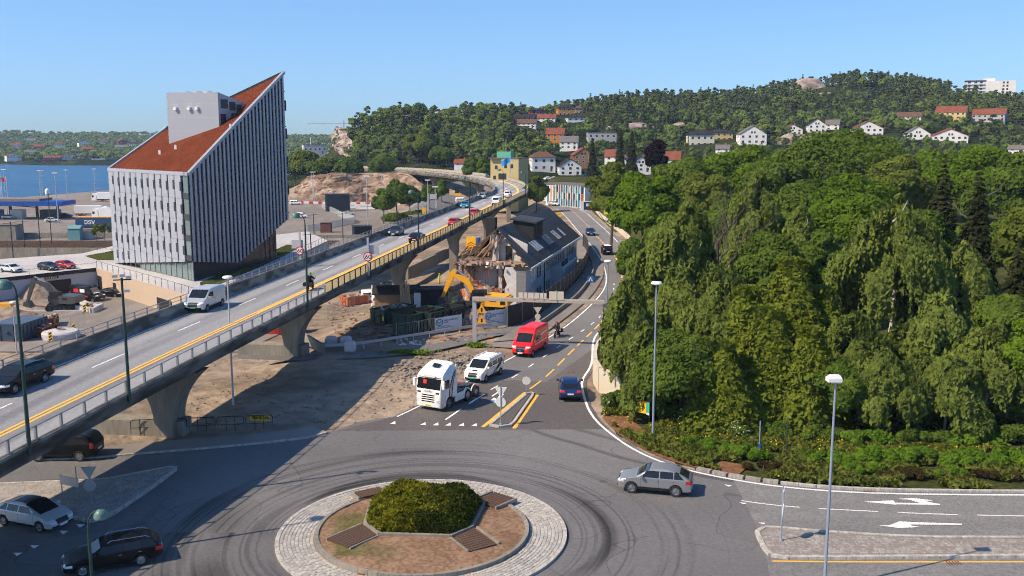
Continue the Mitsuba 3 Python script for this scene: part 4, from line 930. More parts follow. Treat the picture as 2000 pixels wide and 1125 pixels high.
for s_ in (-1, 1):
 tbit('side_window', .55, 1.3, *sorted((s_ * 1.1, s_ * 1.4)), 1.8, 2.5, 'glass_dark'); tbit('headlight', -.1, .3, *sorted((s_ * .82, s_ * 1.3)), .72, .98, 'lamp_clear'); tbit('air_intake', -.1, .2, *sorted((s_ * .72, s_ * 1.05)), 1.48, 1.62, 'black')
 mh = part('mirror', MB().box([.18, s_ * 1.42, 2.25], [.16, .2, .62]).box([.2, s_ * 1.32, 2.6], [.08, .3, .06]), WHITEC, tk, at=TT)
for i, z in enumerate((1.0, 1.17, 1.34, .82)): tbit('grille_slot', -.1, .2, -.62, .62, z - .05, z + .045, 'black')
tbit('number_plate', -.1, .2, -.25, .25, .42, .55, 'plate_yellow'); bsdf('plate_yellow', (.75, .5, .02), .4)
tbit('sun_visor', -.1, .6, -1.1, 1.1, 2.7, 2.76, 'black')
part('roof_hatch', MB().quad(*[[x, y, z + .03] for x, y, z in ((1.1, -.35, 3.40), (1.1, .35, 3.40), (1.5, .35, 3.62), (1.5, -.35, 3.62))][::-1]), 'glass_dark', tk, at=TT)
part('pennant', MB().box([.3, .3, 2.3], [.03, .34, .42], ry=.2), 'sign_red', tk, 'red pennant behind the windscreen', at=TT @ TR([-.07, .12, .05]))
m_ = text_on('SCANIA', .15, 0, 0, 0); part('grille_lettering', (np.c_[-.02 + 0 * m_[0][:, 0] - m_[0][:, 2], -(m_[0][:, 0] - m_[2] / 2), 1.62 + m_[0][:, 1]], m_[1]), 'dark_steel', tk, 'small brand letters over the grille', at=TT)
m_ = text_on('Dag Hagen', .2, 0, 0, 0) if False else None
part('name_board', MB().box([.26, 0, 2.86], [.05, 1.1, .2], ry=.32), 'sign_name', tk, 'lettered board over the windscreen', at=TT); bsdf('sign_name', (.62, .52, .48), .4)
for s_ in (-1, 1):
 for a, o in ((.0, 0), (.22, .1), (.4, .22)):
  cv = [(1.15 + a, 1.0), (1.3 + a, 1.9), (1.75 + a * .5, 2.7), (2.25, 3.2 - o), (2.25, 3.05 - o), (1.85 + a * .5, 2.6), (1.42 + a, 1.85), (1.28 + a, 1.0)]
  cs(TT, curve(cv, 4), 'black' if a != .22 else 'sign_grey', tk, 'side_stripe', s_ * (hw + .002), 'dark swoosh on the cab side')
 part('side_skirt', MB().box([3.3, s_ * 1.12, .68], [2.0, .1, .62]), WHITEC, tk, 'white fuel tank fairing', at=TT)
part('chassis', MB().bx((1.9, -.45, .62), (6.2, .45, .95)), 'dark_steel', tk, at=TT); part('rear_deck', MB().bx((2.5, -1.0, .98), (4.1, 1.0, 1.06)), 'dark_steel', tk, at=TT)
for s_ in (-1, 1): part('cab_back_fairing', MB().box([2.41, s_ * 1.16, 2.25], [.18, .08, 2.5]), WHITEC, tk, at=TT)
part('coupling_plate', MB().lathe([(.5, 0), (.5, .12), (.12, .14), (.1, .05)], (4.75, 0, 1.0), 18), 'dark_steel', tk, at=TT)
tw = wheel_parts(.5, 10)
for x in (1.38, 4.2, 5.5):
 for s_ in (-1, 1):
  m_ = TT @ TR([x, s_ * 1.05, .5], rx=-s_ * math.pi / 2) @ np.diag([1, 1, 1.7 if x > 2 else 1.3, 1]); w_ = part('wheel', tw[0], None, tk, at=m_); part('rim', tw[1], None, w_, at=m_); part('spokes', tw[2], None, w_, at=m_)
  if x > 2: part('mudguard', MB().tube([[x + .6 * math.cos(t), s_ * 1.05, .5 + .6 * math.sin(t)] for t in np.linspace(.2, 2.9, 10)], .06, 6).xf(np.eye(4)), WHITEC, tk, at=TT)
for s_ in (-1, 1): part('taillight', MB().box([6.22, s_ * .85, .8], [.08, .4, .16]), 'lamp_red', tk, at=TT)
# ------------------------------------------------------------------ trees and plants
def unit(v): return v / (np.linalg.norm(v, axis=-1, keepdims=True) + 1e-9)
def leaf_dict(pts, out, size, mat, rs, flat_=.6, asp=1.5, lean=None, soft=.45):
 """One leaf-shaped card per point; shading normals lean outwards from the clump so that the crown reads soft."""
 n = len(pts); r = rs.normal(size=(n, 3)); nrm = unit(out * flat_ + unit(r) * (1 - flat_) * 1.2)
 a = unit(np.cross(nrm, rs.normal(size=(n, 3)) if lean is None else lean + .35 * rs.normal(size=(n, 3))))
 b = np.cross(nrm, a); s = (size * rs.uniform(.6, 1.35, n))[:, None] if np.isscalar(size) else size[:, None]
 v = np.stack([pts - b * s * asp * .5, pts + a * s * .42 - b * s * .05, pts + b * s * asp * .5, pts - a * s * .42 - b * s * .05], 1)
 i = np.arange(n)[:, None] * 4
 f = np.vstack([i + [0, 1, 2], i + [0, 2, 3]])
 sn = unit(out + soft * r); sn = np.repeat(sn, 4, 0)
 path = meshkit.write_ply((v.reshape(-1, 3), f), False, normals=sn)
 return {'type': 'ply', 'filename': path, 'face_normals': False, 'bsdf': {'type': 'ref', 'id': mat}}
def clump_points(c, r, n, rs, squash=.75, up=.35):
 d = unit(rs.normal(size=(n, 3))); d[:, 2] = np.where((d[:, 2] < -.25) & (rs.random(n) < .7), -d[:, 2], d[:, 2])
 rad = r * (rs.random(n) ** .28)
 return c + d * rad[:, None] * [1, 1, squash], unit(d + [0, 0, up])
def crown_round(h, r, base, seed, clumps, per, leaf, mat, lumps=.42, top=1.0):
 """A broad crown: clumps over an uneven dome, a few inside."""
 rs = np.random.default_rng(seed); P_, O_ = [], []
 for k in range(clumps):
  d = unit(rs.normal(size=3)); d[2] = abs(d[2]) * 1.1 - .35; d = unit(d)
  q = rs.uniform(.55, 1.0); ex = 1 + .22 * math.sin(3 * math.atan2(d[1], d[0]) + seed) * (1 - abs(d[2]))
  hz = (h - base) / 2; cz = base + hz
  c = np.array([d[0] * r * .78 * q * ex, d[1] * r * .78 * q * ex, cz + d[2] * hz * .82 * q * top])
  cr = r * lumps * rs.uniform(.6, 1.1)
  p_, o = clump_points(c, cr, per, rs); P_.append(p_); O_.append(unit(o + .55 * unit((p_ - [0, 0, cz]) / [r, r, hz])))
 return leaf_dict(np.vstack(P_), np.vstack(O_), leaf, mat, rs)
def crown_conifer(h, r, base, seed, layers, per, leaf, mat, droop=.35, taper=1.0):
 rs = np.random.default_rng(seed); P_, O_ = [], []
 for k in range(layers):
  t = (k + .5) / layers; z = base + (h - base) * t; R = r * (1 - t) ** taper + .05 * r
  nb_ = max(3, int(9 * (1 - t) + 3)); a0 = rs.random() * 6
  for j in range(nb_):
   a = a0 + j * 2 * math.pi / nb_ + rs.normal() * .2; L = R * rs.uniform(.7, 1.15); m = max(4, int(per * (L / r)))
   u = rs.random(m) ** .7; w = rs.normal(size=m) * .16 * L * (.3 + u)
   x = np.c_[math.cos(a) * u * L - math.sin(a) * w, math.sin(a) * u * L + math.cos(a) * w, z - droop * u * u * L + rs.normal(size=m) * .06 * L]
   P_.append(x); O_.append(np.tile([math.cos(a) * .6, math.sin(a) * .6, .75], (m, 1)))
 return leaf_dict(np.vstack(P_), np.vstack(O_), leaf, mat, rs, .75)
def crown_pine(h, r, base, seed, clumps, per, leaf, mat):
 rs = np.random.default_rng(seed); P_, O_ = [], []
 for k in range(clumps):
  t = rs.random(); z = base + (h - base) * (.1 + .85 * t); a = rs.random() * 6.28; q = r * (1 - t * .62) * rs.uniform(.15, .85)
  p_, o = clump_points(np.array([math.cos(a) * q, math.sin(a) * q, z]), r * rs.uniform(.24, .46), per, rs, .55, .7); P_.append(p_); O_.append(o)
 return leaf_dict(np.vstack(P_), np.vstack(O_), leaf, mat, rs)
def crown_birch(h, r, base, seed, strands, per, leaf, mat, hang=.3, shells=16):
 """Weeping crown: curtains of hanging twigs gathered along limbs, with dark gaps between them."""
 rs = np.random.default_rng(seed); P_, O_, Ln = [], [], []
 hz = h - base
 limbs = []
 for k in range(shells):
  a = rs.random() * 6.28; t = rs.random() ** .85
  R = r * (1 - t ** 2.2 * .9) ** .6 * rs.uniform(.55, 1.05)
  limbs.append((a, t, R, rs.uniform(.5, 1.0)))
 for k in range(strands):
  a, t, R, wd = limbs[k % shells]
  aa = a + rs.normal() * .17 * wd; q = rs.random() ** .5
  z0 = base + hz * (.3 + .7 * t) - .12 * hz * (1 - q) * 0 - (q ** 2) * hz * .12 + rs.normal() * .25
  L = hz * hang * rs.uniform(.35, 1.15) * (.6 + .4 * q); L = min(L, z0 - base * .4)
  u = rs.random(per); out = R * q
  px_ = (out + .12 * R * np.sqrt(u) * q) ; w = rs.normal(size=per) * .1
  P_.append(np.c_[np.cos(aa) * px_ - np.sin(aa) * w + rs.normal() * .15, np.sin(aa) * px_ + np.cos(aa) * w + rs.normal() * .15, z0 - u ** 1.15 * L])
  O_.append(np.tile([math.cos(aa) * .85, math.sin(aa) * .85, .45], (per, 1)))
 p_ = np.vstack(P_)
 return leaf_dict(p_, np.vstack(O_), leaf, mat, rs, .5, 1.9, lean=np.array([0, 0, 1.0]))
def crown_thuja(h, r, base, seed, fronds, per, leaf, mat):
 """Flame-shaped crown of upswept fronds."""
 rs = np.random.default_rng(seed); P_, O_ = [], []
 for k in range(fronds):
  t = rs.random() ** 1.25; z = base + (h - base) * t; a = rs.random() * 6.28
  R = r * 1.2 * (1 - t) ** .8 * (.72 + .3 * math.sin(3 * a + seed + 4 * t)) * rs.uniform(.6, 1.2)
  L = r * rs.uniform(.35, .75); u = rs.random(per); w = rs.normal(size=per) * .2 * L * (1 - .5 * u)
  rr = R - L * .6 + u * L
  P_.append(np.c_[np.cos(a) * rr - np.sin(a) * w, np.sin(a) * rr + np.cos(a) * w, z + .35 * L * u - .5 * L * u * u + rs.normal(size=per) * .06])
  O_.append(np.tile([math.cos(a) * .75, math.sin(a) * .75, .6], (per, 1)))
 return leaf_dict(np.vstack(P_), np.vstack(O_), leaf, mat, rs, .62, 1.6)
def trunk_mesh(h, r, seed, limbs=5, top=.8, lean=.04, spread=.5):
 rs = random.Random(seed); b = MB()
 ps = [[0, 0, -.6]] + [[h * lean * math.sin(k + seed) * k / 5, h * lean * math.cos(k * 1.3 + seed) * k / 5, h * top * k / 5] for k in range(1, 6)]
 b.tube(ps, np.linspace(r * 1.15, r * .25, 6), 7)
 for k in range(limbs):
  t = rs.uniform(.3, .85); i = min(4, int(t * 5)); p = np.array(ps[i + 1]); a = rs.random() * 6.28; L = h * spread * rs.uniform(.3, .6)
  q = p + np.array([math.cos(a) * L * .6, math.sin(a) * L * .6, L * .55]); m_ = (p + q) / 2 + [math.cos(a) * L * .08, math.sin(a) * L * .08, -L * .05]
  b.tube([p, m_, q], [r * .42, r * .28, r * .1], 5)
 return b
def foliage(key, dark, light, sc=.9, thin=.35, var=.07):
 d, l = tuple(dark), tuple(light)
 def fn(p, n, uv):
  a = noise(p.x * sc, p.y * sc, p.z * sc); t = noise(p.x * var, p.y * var, 3.3)
  return mix(d, l, dr.clip(a * .65 + t * .6 - .12, 0, 1)) * (.7 + .6 * noise(p.x * 5, p.y * 5, p.z * 5))
 c = proc(fn)
 if thin: scene[key] = {'type': 'principledthin', 'base_color': c, 'roughness': .55, 'diff_trans': 2 * thin, 'spec_trans': 0.0, 'eta': 1.3}
 else: matte(key, c)
foliage('leaf_green', (.055, .1, .018), (.16, .23, .036)); foliage('leaf_bright', (.075, .14, .012), (.16, .25, .025)); foliage('leaf_birch', (.09, .125, .025), (.23, .285, .065), 1.0)
foliage('leaf_thuja', (.085, .12, .014), (.25, .29, .04), 1.2); foliage('leaf_dark', (.022, .03, .012), (.075, .08, .028), .5); foliage('leaf_olive', (.08, .11, .018), (.19, .23, .045))
foliage('leaf_hill', (.08, .13, .028), (.25, .33, .075), .2, .3, .09); foliage('leaf_pine', (.055, .08, .032), (.15, .18, .07), .3, .2, .05); foliage('leaf_purple', (.012, .006, .008), (.035, .014, .02), .8)
foliage('leaf_hedge', (.022, .034, .008), (.075, .095, .014), .9); foliage('leaf_shrub', (.06, .13, .012), (.17, .28, .03), 1.3); foliage('leaf_brown', (.04, .03, .014), (.09, .065, .025), .8)
bsdf('bark', (.1, .08, .065), .9); bsdf('bark_birch', (.5, .48, .45), .8); bsdf('bark_red', (.16, .08, .05), .9)
matte('flower_yellow', (.7, .5, .02)); matte('flower_white', (.75, .75, .68))
def spot(px, top, zc, wpx):
 """Where a tree stands whose crown spans these pixels at the distance zc: place, height, crown radius."""
 x = (px - 1000) / CAM_F * zc; zt = CAM_H - (top - 272) * zc / 1862
 y = (zc + SP * (zt * .6 - CAM_H)) / CP; g = gz(x, y)
 return np.array([x, y, g]), max(2.0, zt - g), wpx / 2 / CAM_F * zc
def tree(kind, px, top, zc, wpx, label, mat, cat='tree', name=None, seed=None, dens=1.0, base=None, group=None, leaf=None):
 p, h, r = spot(px, top, zc, wpx); seed = seed if seed is not None else int(px * 7 + top) % 9973
 k = thing(name or {'birch': 'weeping_birch', 'thuja': 'thuja_tree', 'round': 'broadleaf_tree', 'conifer': 'conifer_tree', 'pine': 'pine_tree'}[kind], label, cat, group)
 near = zc < 100
 lf = leaf or (.26 if zc < 95 else .34 if zc < 140 else .5 if zc < 220 else .9 if zc < 400 else 1.1)
 n = dens * min(3.0, (r * r * h / 6) ** .5 * (.26 / lf) ** 1.3)
 if kind == 'birch': c = crown_birch(h, r, .6 if base is None else base, seed, int(1700 * n), 16, lf, mat, .26, 30); bk = 'bark_birch'
 elif kind == 'thuja': c = crown_thuja(h, r, .2 if base is None else base, seed, int(1500 * n), 18, lf, mat); bk = 'bark_red'
 elif kind == 'round': c = crown_round(h, r, h * .16 if base is None else base, seed, 42, int(330 * n), lf, mat); bk = 'bark'
 elif kind == 'conifer': c = crown_conifer(h, r, h * .06 if base is None else base, seed, int(min(34, 12 + h)), int(70 * n), lf, mat); bk = 'bark'
 else: c = crown_pine(h, r, h * .35 if base is None else base, seed, 14, int(120 * n), lf, mat); bk = 'bark_red'
 part('crown', c, None, k, at=TR(p)); part('trunk', trunk_mesh(h, max(.1, h * .017), seed, 6 if near else 3), bk, k, at=TR(p))
 return k
NEARB = 'trees crowding the park behind the retaining wall'
for a in [('birch', 1335, 398, 88, 265, 'tall weeping birch with thick hanging curtains at the left end of the park', 'leaf_birch', None, None, None, 1.3),
          ('birch', 1228, 545, 80, 120, 'smaller drooping birch hanging over the curved retaining wall', 'leaf_birch'),
          ('birch', 1400, 530, 80, 190, 'low dense birch skirt between the tall left birch and the thujas', 'leaf_birch'),
          ('round', 1330, 650, 73, 200, 'dark leafy tree at the foot of the left birch behind the tall lamp post', 'leaf_green'),
          ('thuja', 1455, 560, 77, 135, 'yellow-green thuja nearest the left birch', 'leaf_thuja'),
          ('thuja', 1545, 505, 79, 150, 'tallest of the yellow-green thujas in the middle of the park edge', 'leaf_thuja'),
          ('thuja', 1500, 600, 72.5, 150, 'broad yellow-green thuja in front of the tallest thuja', 'leaf_thuja'),
          ('thuja', 1600, 560, 80, 140, 'yellow-green thuja beside the big right birch', 'leaf_thuja'),
          ('thuja', 1410, 665, 71, 120, 'short yellow-green thuja above the white-flowering bushes', 'leaf_thuja'),
          ('thuja', 1582, 640, 71, 120, 'short bushy thuja in front of the big right birch', 'leaf_thuja'),
          ('birch', 1745, 372, 85, 290, 'huge weeping birch right of the thujas', 'leaf_birch', None, None, None, 1.4),
          ('birch', 1840, 575, 75, 240, 'lower curtain of weeping birch at the right above the hedge', 'leaf_birch'),
          ('birch', 1668, 610, 75, 170, 'weeping birch between the thujas and the huge right birch', 'leaf_birch'),
          ('birch', 1930, 640, 72, 190, 'small weeping birch near the right edge above the hedge', 'leaf_birch'), ('birch', 1720, 690, 70.5, 200, 'low birch curtain just above the hedge, left of two', 'leaf_birch'), ('birch', 1850, 700, 70.5, 200, 'low birch curtain just above the hedge, right of two', 'leaf_birch'), ('round', 1640, 700, 70.5, 130, 'low leafy tree between the short thuja and the birch curtains', 'leaf_green'),
          ('birch', 1260, 640, 74, 110, 'birch curtain just behind the retaining wall', 'leaf_birch'), ('birch', 1560, 400, 105, 150, 'birch behind the tallest thuja', 'leaf_birch'), ('round', 1600, 440, 100, 120, 'leafy tree between the thujas and the huge right birch', 'leaf_green'), ('round', 1500, 440, 98, 130, 'dark leafy tree behind the thujas', 'leaf_green'), ('birch', 1880, 470, 84, 150, 'birch in front of the dark conifers', 'leaf_birch'), ('round', 1960, 560, 80, 120, 'dark leafy tree behind the small right birch', 'leaf_green'), ('round', 1780, 400, 110, 170, 'leafy tree filling the gap behind the huge right birch', 'leaf_green'), ('round', 1940, 420, 115, 150, 'leafy tree behind the dark conifer at the right edge', 'leaf_green'),
          ('round', 1430, 390, 125, 130, 'green tree behind the grey-green birch', 'leaf_green'), ('round', 1700, 270, 200, 150, 'green tree at the back right of the spreading dark tree', 'leaf_green'), ('round', 1820, 290, 210, 130, 'green tree far back behind the conifers', 'leaf_bright'), ('round', 1480, 300, 230, 130, 'green tree far back left of the spreading dark tree', 'leaf_olive'),
          ('birch', 1480, 338, 112, 190, 'grey-green birch behind the tall left birch', 'leaf_birch'),
          ('conifer', 1838, 300, 118, 110, 'dark brownish conifer left of two behind the right birch', 'leaf_dark'),
          ('conifer', 1905, 322, 104, 110, 'dark brownish conifer right of two behind the right birch', 'leaf_dark'),
          ('conifer', 1985, 460, 92, 110, 'dark conifer at the right edge of the park', 'leaf_dark'),
          ('round', 1255, 326, 150, 140, 'bright green maple above the wall of the main road', 'leaf_bright'),
          ('round', 1194, 313, 178, 100, 'olive round tree beside the yellow road sign', 'leaf_olive'),
          ('round', 1330, 300, 190, 120, 'mid green tree behind the bright green maple', 'leaf_green'),
          ('round', 1440, 280, 200, 170, 'fresh green tree below the white hillside houses', 'leaf_bright'),
          ('round', 1525, 308, 172, 150, 'green tree right of the grey-green birch', 'leaf_green'),
          ('round', 1632, 252, 180, 260, 'big spreading dark green tree in the middle of the park', 'leaf_green'),
          ('round', 1570, 345, 140, 170, 'dark green tree below the big spreading tree', 'leaf_green'),
          ('round', 1660, 345, 128, 190, 'green tree just behind the huge right birch', 'leaf_bright'),
          ('round', 1745, 300, 160, 130, 'grey-green tree left of the dark conifers', 'leaf_olive'),
          ('round', 1900, 280, 190, 190, 'light green tree behind the dark conifers', 'leaf_bright'),
          ('round', 1975, 300, 150, 170, 'green tree right of the dark conifers', 'leaf_green'),
          ('round', 2010, 355, 98, 130, 'olive tree cut by the right edge of the picture', 'leaf_olive'),
          ('round', 2020, 600, 70, 110, 'bright yellow-green maple cut by the right edge', 'leaf_bright'),
          ('round', 1380, 330, 160, 110, 'olive tree behind the bare branches', 'leaf_olive'),
          ('round', 1310, 420, 125, 130, 'green tree between the maple and the tall left birch', 'leaf_green'),
          ('round', 1235, 455, 120, 70, 'shaded green tree below the bright green maple', 'leaf_green'),
          ('round', 1282, 258, 300, 44, 'dark purple copper beech between the red roofs', 'leaf_purple'),
          ('conifer', 1211, 250, 420, 26, 'dark spruce below the grey terraced house', 'leaf_dark'), ('conifer', 1234, 256, 410, 28, 'dark fir left of the copper beech', 'leaf_dark'), ('conifer', 1157, 270, 420, 22, 'dark spruce beside the brown gabled house', 'leaf_dark'),
          ('round', 1047, 342, 285, 46, 'green tree beside the bend of the flyover', 'leaf_green'), ('round', 822, 258, 500, 70, 'pale yellow-green round tree in front of the wooded knoll', 'leaf_olive'), ('round', 862, 288, 480, 50, 'green tree right of the pale round tree below the knoll', 'leaf_green'),
          ('round', 943, 303, 395, 30, 'small bright tree left of the yellow building', 'leaf_bright'), ('round', 918, 302, 400, 30, 'small green tree behind the flyover bend', 'leaf_green'),
          ('round', 748, 368, 300, 44, 'left one of the leafy trees standing between port road and flyover', 'leaf_green'), ('round', 775, 345, 305, 50, 'tall leafy tree between port road and flyover', 'leaf_green'), ('round', 800, 352, 325, 36, 'right one of the leafy trees standing between port road and flyover', 'leaf_green'), ('round', 838, 358, 340, 34, 'small tree beside the far ramp', 'leaf_green'), ('round', 862, 350, 370, 24, 'small tree under the far arm of the flyover', 'leaf_bright'),
          ('round', 752, 300, 430, 50, 'dark green tree hiding the far arm of the flyover', 'leaf_green'), ('round', 735, 312, 425, 30, 'green tree at the top right of the brown rock cutting', 'leaf_green'),
          ('round', 600, 292, 450, 60, 'yellow-green tree at the left on top of the rock cutting', 'leaf_olive'), ('round', 640, 302, 440, 44, 'leafy tree in the middle on top of the rock cutting', 'leaf_olive'), ('round', 678, 308, 425, 60, 'dark round tree on top of the rock cutting', 'leaf_green'), ('round', 575, 300, 455, 40, 'tree beside the office peak on the rock cutting', 'leaf_green'), ('round', 618, 318, 432, 40, 'dark tree low on the rock cutting', 'leaf_green')]:
 a = list(a) + [None] * (11 - len(a)); tree(a[0], *a[1:7], seed=a[9], dens=a[10] or 1.0)
# bare-limbed tree
p, h, r = spot(1398, 348, 100, 130); k = thing('bare_tree', 'bare brown-limbed tree standing out behind the tall left birch', 'tree')
rs = random.Random(8); b = MB(); b.tube([[0, 0, 0], [.2, .3, h * .35], [.1, 0, h * .6]], [.35, .3, .22], 7); part('trunk', b, 'bark', k, at=TR(p))
b = MB()
def limb(p0, d, L, rad, depth):
 q = p0 + d * L; m_ = (p0 + q) / 2 + np.array([rs.uniform(-1, 1), rs.uniform(-1, 1), .3]) * L * .08
 b.tube([p0, m_, q], [rad, rad * .75, rad * .5], 5 if depth < 2 else 3, False)
 if depth < 5:
  for j in range(3 if depth < 3 else 2): limb(p0 + d * L * rs.uniform(.55, 1), unit(d + np.array([rs.uniform(-.8, .8), rs.uniform(-.8, .8), rs.uniform(-.1, .6)])), L * rs.uniform(.55, .8), rad * .5, depth + 1)
for j in range(6): a = j * 1.05; limb(np.array([.1, 0, h * rs.uniform(.3, .6)]), unit(np.array([math.cos(a) * .7, math.sin(a) * .7, .7])), h * .22, .14, 0)
part('branch', b, 'bark', k, 'tangle of bare branches', at=TR(p), kind='stuff')
# ------------------------------------------------------------------ hillside trees
SG = {}
def group_of(kind, v):
 key = f'{kind}_{v}'
 if key not in SG:
  if kind == 'pine': c = crown_pine(10, 2.6, 3.0, 50 + v, 11, 30, .95, 'leaf_pine'); bk = 'bark_red'
  elif kind == 'spruce': c = crown_conifer(11, 2.2, .8, 60 + v, 11, 11, .9, 'leaf_pine'); bk = 'bark'
  else: c = crown_round(8.5, 3.4, 1.2, 70 + v, 15, 32, 1.15, 'leaf_hill'); bk = 'bark'
  SG[key] = 'shape_' + key
  scene[SG[key]] = {'type': 'shapegroup', 'crown': c, 'trunk': dict_of(MB().tube([[0, 0, -1], [.1, 0, 4], [0, .1, 8]], [.2, .15, .05], 5), bk)}
 return SG[key]
# ------------------------------------------------------------------ sea, far shore
mb = MB(); flat(mb, [(-2500, 240), (-150, 240), (-150, 700), (300, 1150), (300, 1300), (-2500, 1300)], -8.0); struct('sea', mb, 'water', 'blue water of the harbour bay')
xs, ys = np.linspace(-2600, 900, 150), np.geomspace(1085, 3600, 60)
X, Y, q = grid(xs, ys)
def shore_z(X, Y):
 edge = 1106 + 40 * np.sin(X * .006) + 25 * np.sin(X * .017 + 1)
 n1 = meshkit.fbm(np.c_[np.ravel(X) * .0016, np.ravel(Y) * .0012, np.ravel(X) * 0], 4, 9).reshape(np.shape(X))
 return -11 + 8 * ss(0, 60, Y - edge) + 38 * ss(60, 1400, Y - edge) * (.35 + 1.1 * n1)
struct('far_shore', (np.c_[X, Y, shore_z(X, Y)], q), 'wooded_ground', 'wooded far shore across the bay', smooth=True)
# ------------------------------------------------------------------ rock faces
def rock_sheet(name, base, top_z, base_z, back, mat, seed, nx=90, nt=34, amp=2.2, label=None, parent=None):
 """A rugged rock face over a plan line; top_z gives its height along the line, back how far it leans away."""
 l = resample(np.array(base, float), LineString(base).length / nx); n = normals2(l); s = np.linspace(0, 1, len(l)); V = []
 for t in np.linspace(0, 1, nt):
  z = base_z + (np.interp(s, np.linspace(0, 1, len(top_z)), top_z) - base_z) * t
  c_ = np.c_[l + n * (-back * t), z]
  d = (meshkit.fbm(c_ * [.12, .12, .17], 5, seed) - .5) * 2 * amp + (np.floor(meshkit.noise(c_ * [.22, .22, .3], seed + 4) * 4) / 4 - .5) * amp * .9
  c_[:, :2] += n * d[:, None] * (1 if t < .95 else .3); V.append(c_)
 m = len(l); i, j = np.meshgrid(np.arange(nt - 1), np.arange(m - 1), indexing='ij')
 f = np.stack([i * m + j, i * m + j + 1, (i + 1) * m + j + 1, (i + 1) * m + j], -1).reshape(-1, 4)
 return struct(name, (np.vstack(V), f), mat, label)
def G(px, zc, z=0):
 return ((px - 1000) / CAM_F * zc, (zc + SP * (z - CAM_H)) / CP)
rock_sheet('rock_cutting', [G(540, 425), G(575, 412), G(620, 404), G(670, 402), G(715, 405), G(748, 398), G(790, 380)], [-1, 5.5, 6.5, 7.5, 7, 7.8, 7, 3], -6, 9, 'rock', 3, amp=2.6, label='brown blasted rock cutting behind the port road')
rock_sheet('rock_face', [G(648, 625), G(642, 596), G(654, 572), G(676, 553), G(706, 536), G(740, 527), G(778, 521)], [30, 30, 29, 29, 22, 17, 15, 14], 5, 5, 'rock_pink', 7, 120, 46, 4.2, 'pale pink rock face at the end of the wooded knoll')
def outcrop(px, py, zc, w, h, d, mat='rock_pink', seed=0):
 m = trimesh.creation.icosphere(4, 1.0); v = np.array(m.vertices)
 v = v * (1 + .35 * (meshkit.fbm(v * 1.6 + seed, 4, seed) - .5)[:, None]); v = np.sign(v) * np.abs(v) ** .85
 p = ray(px, py) * zc + [0, 0, CAM_H]
 single('rock_outcrop', (v * [w, d, h] + [p[0], p[1], p[2] - h * .5], m.faces), mat, f'bare pinkish rock on the wooded hill {OUT[seed]}', 'rock', smooth=50)
OUT = ['below the orange house', 'forming the round knob on the skyline', 'left of the middle of the hillside', 'high under the skyline knob', 'under the hilltop', 'above the cream villa', 'in the gap below the white gabled house', 'just under the row of white houses', 'behind the grey terraced house', 'above the grey terraced house']
for i, a in enumerate([(1150, 236, 660, 7, 5, 6), (1578, 168, 775, 16, 12, 10), (1245, 246, 620, 11, 4, 6), (1612, 186, 740, 10, 4, 6), (1682, 187, 745, 14, 5, 6), (1335, 246, 620, 10, 5, 6), (1715, 286, 470, 7, 6, 6), (1555, 270, 530, 10, 5, 6), (1215, 250, 610, 12, 4, 5), (1280, 246, 640, 9, 4, 5)]): outcrop(*a, seed=i)
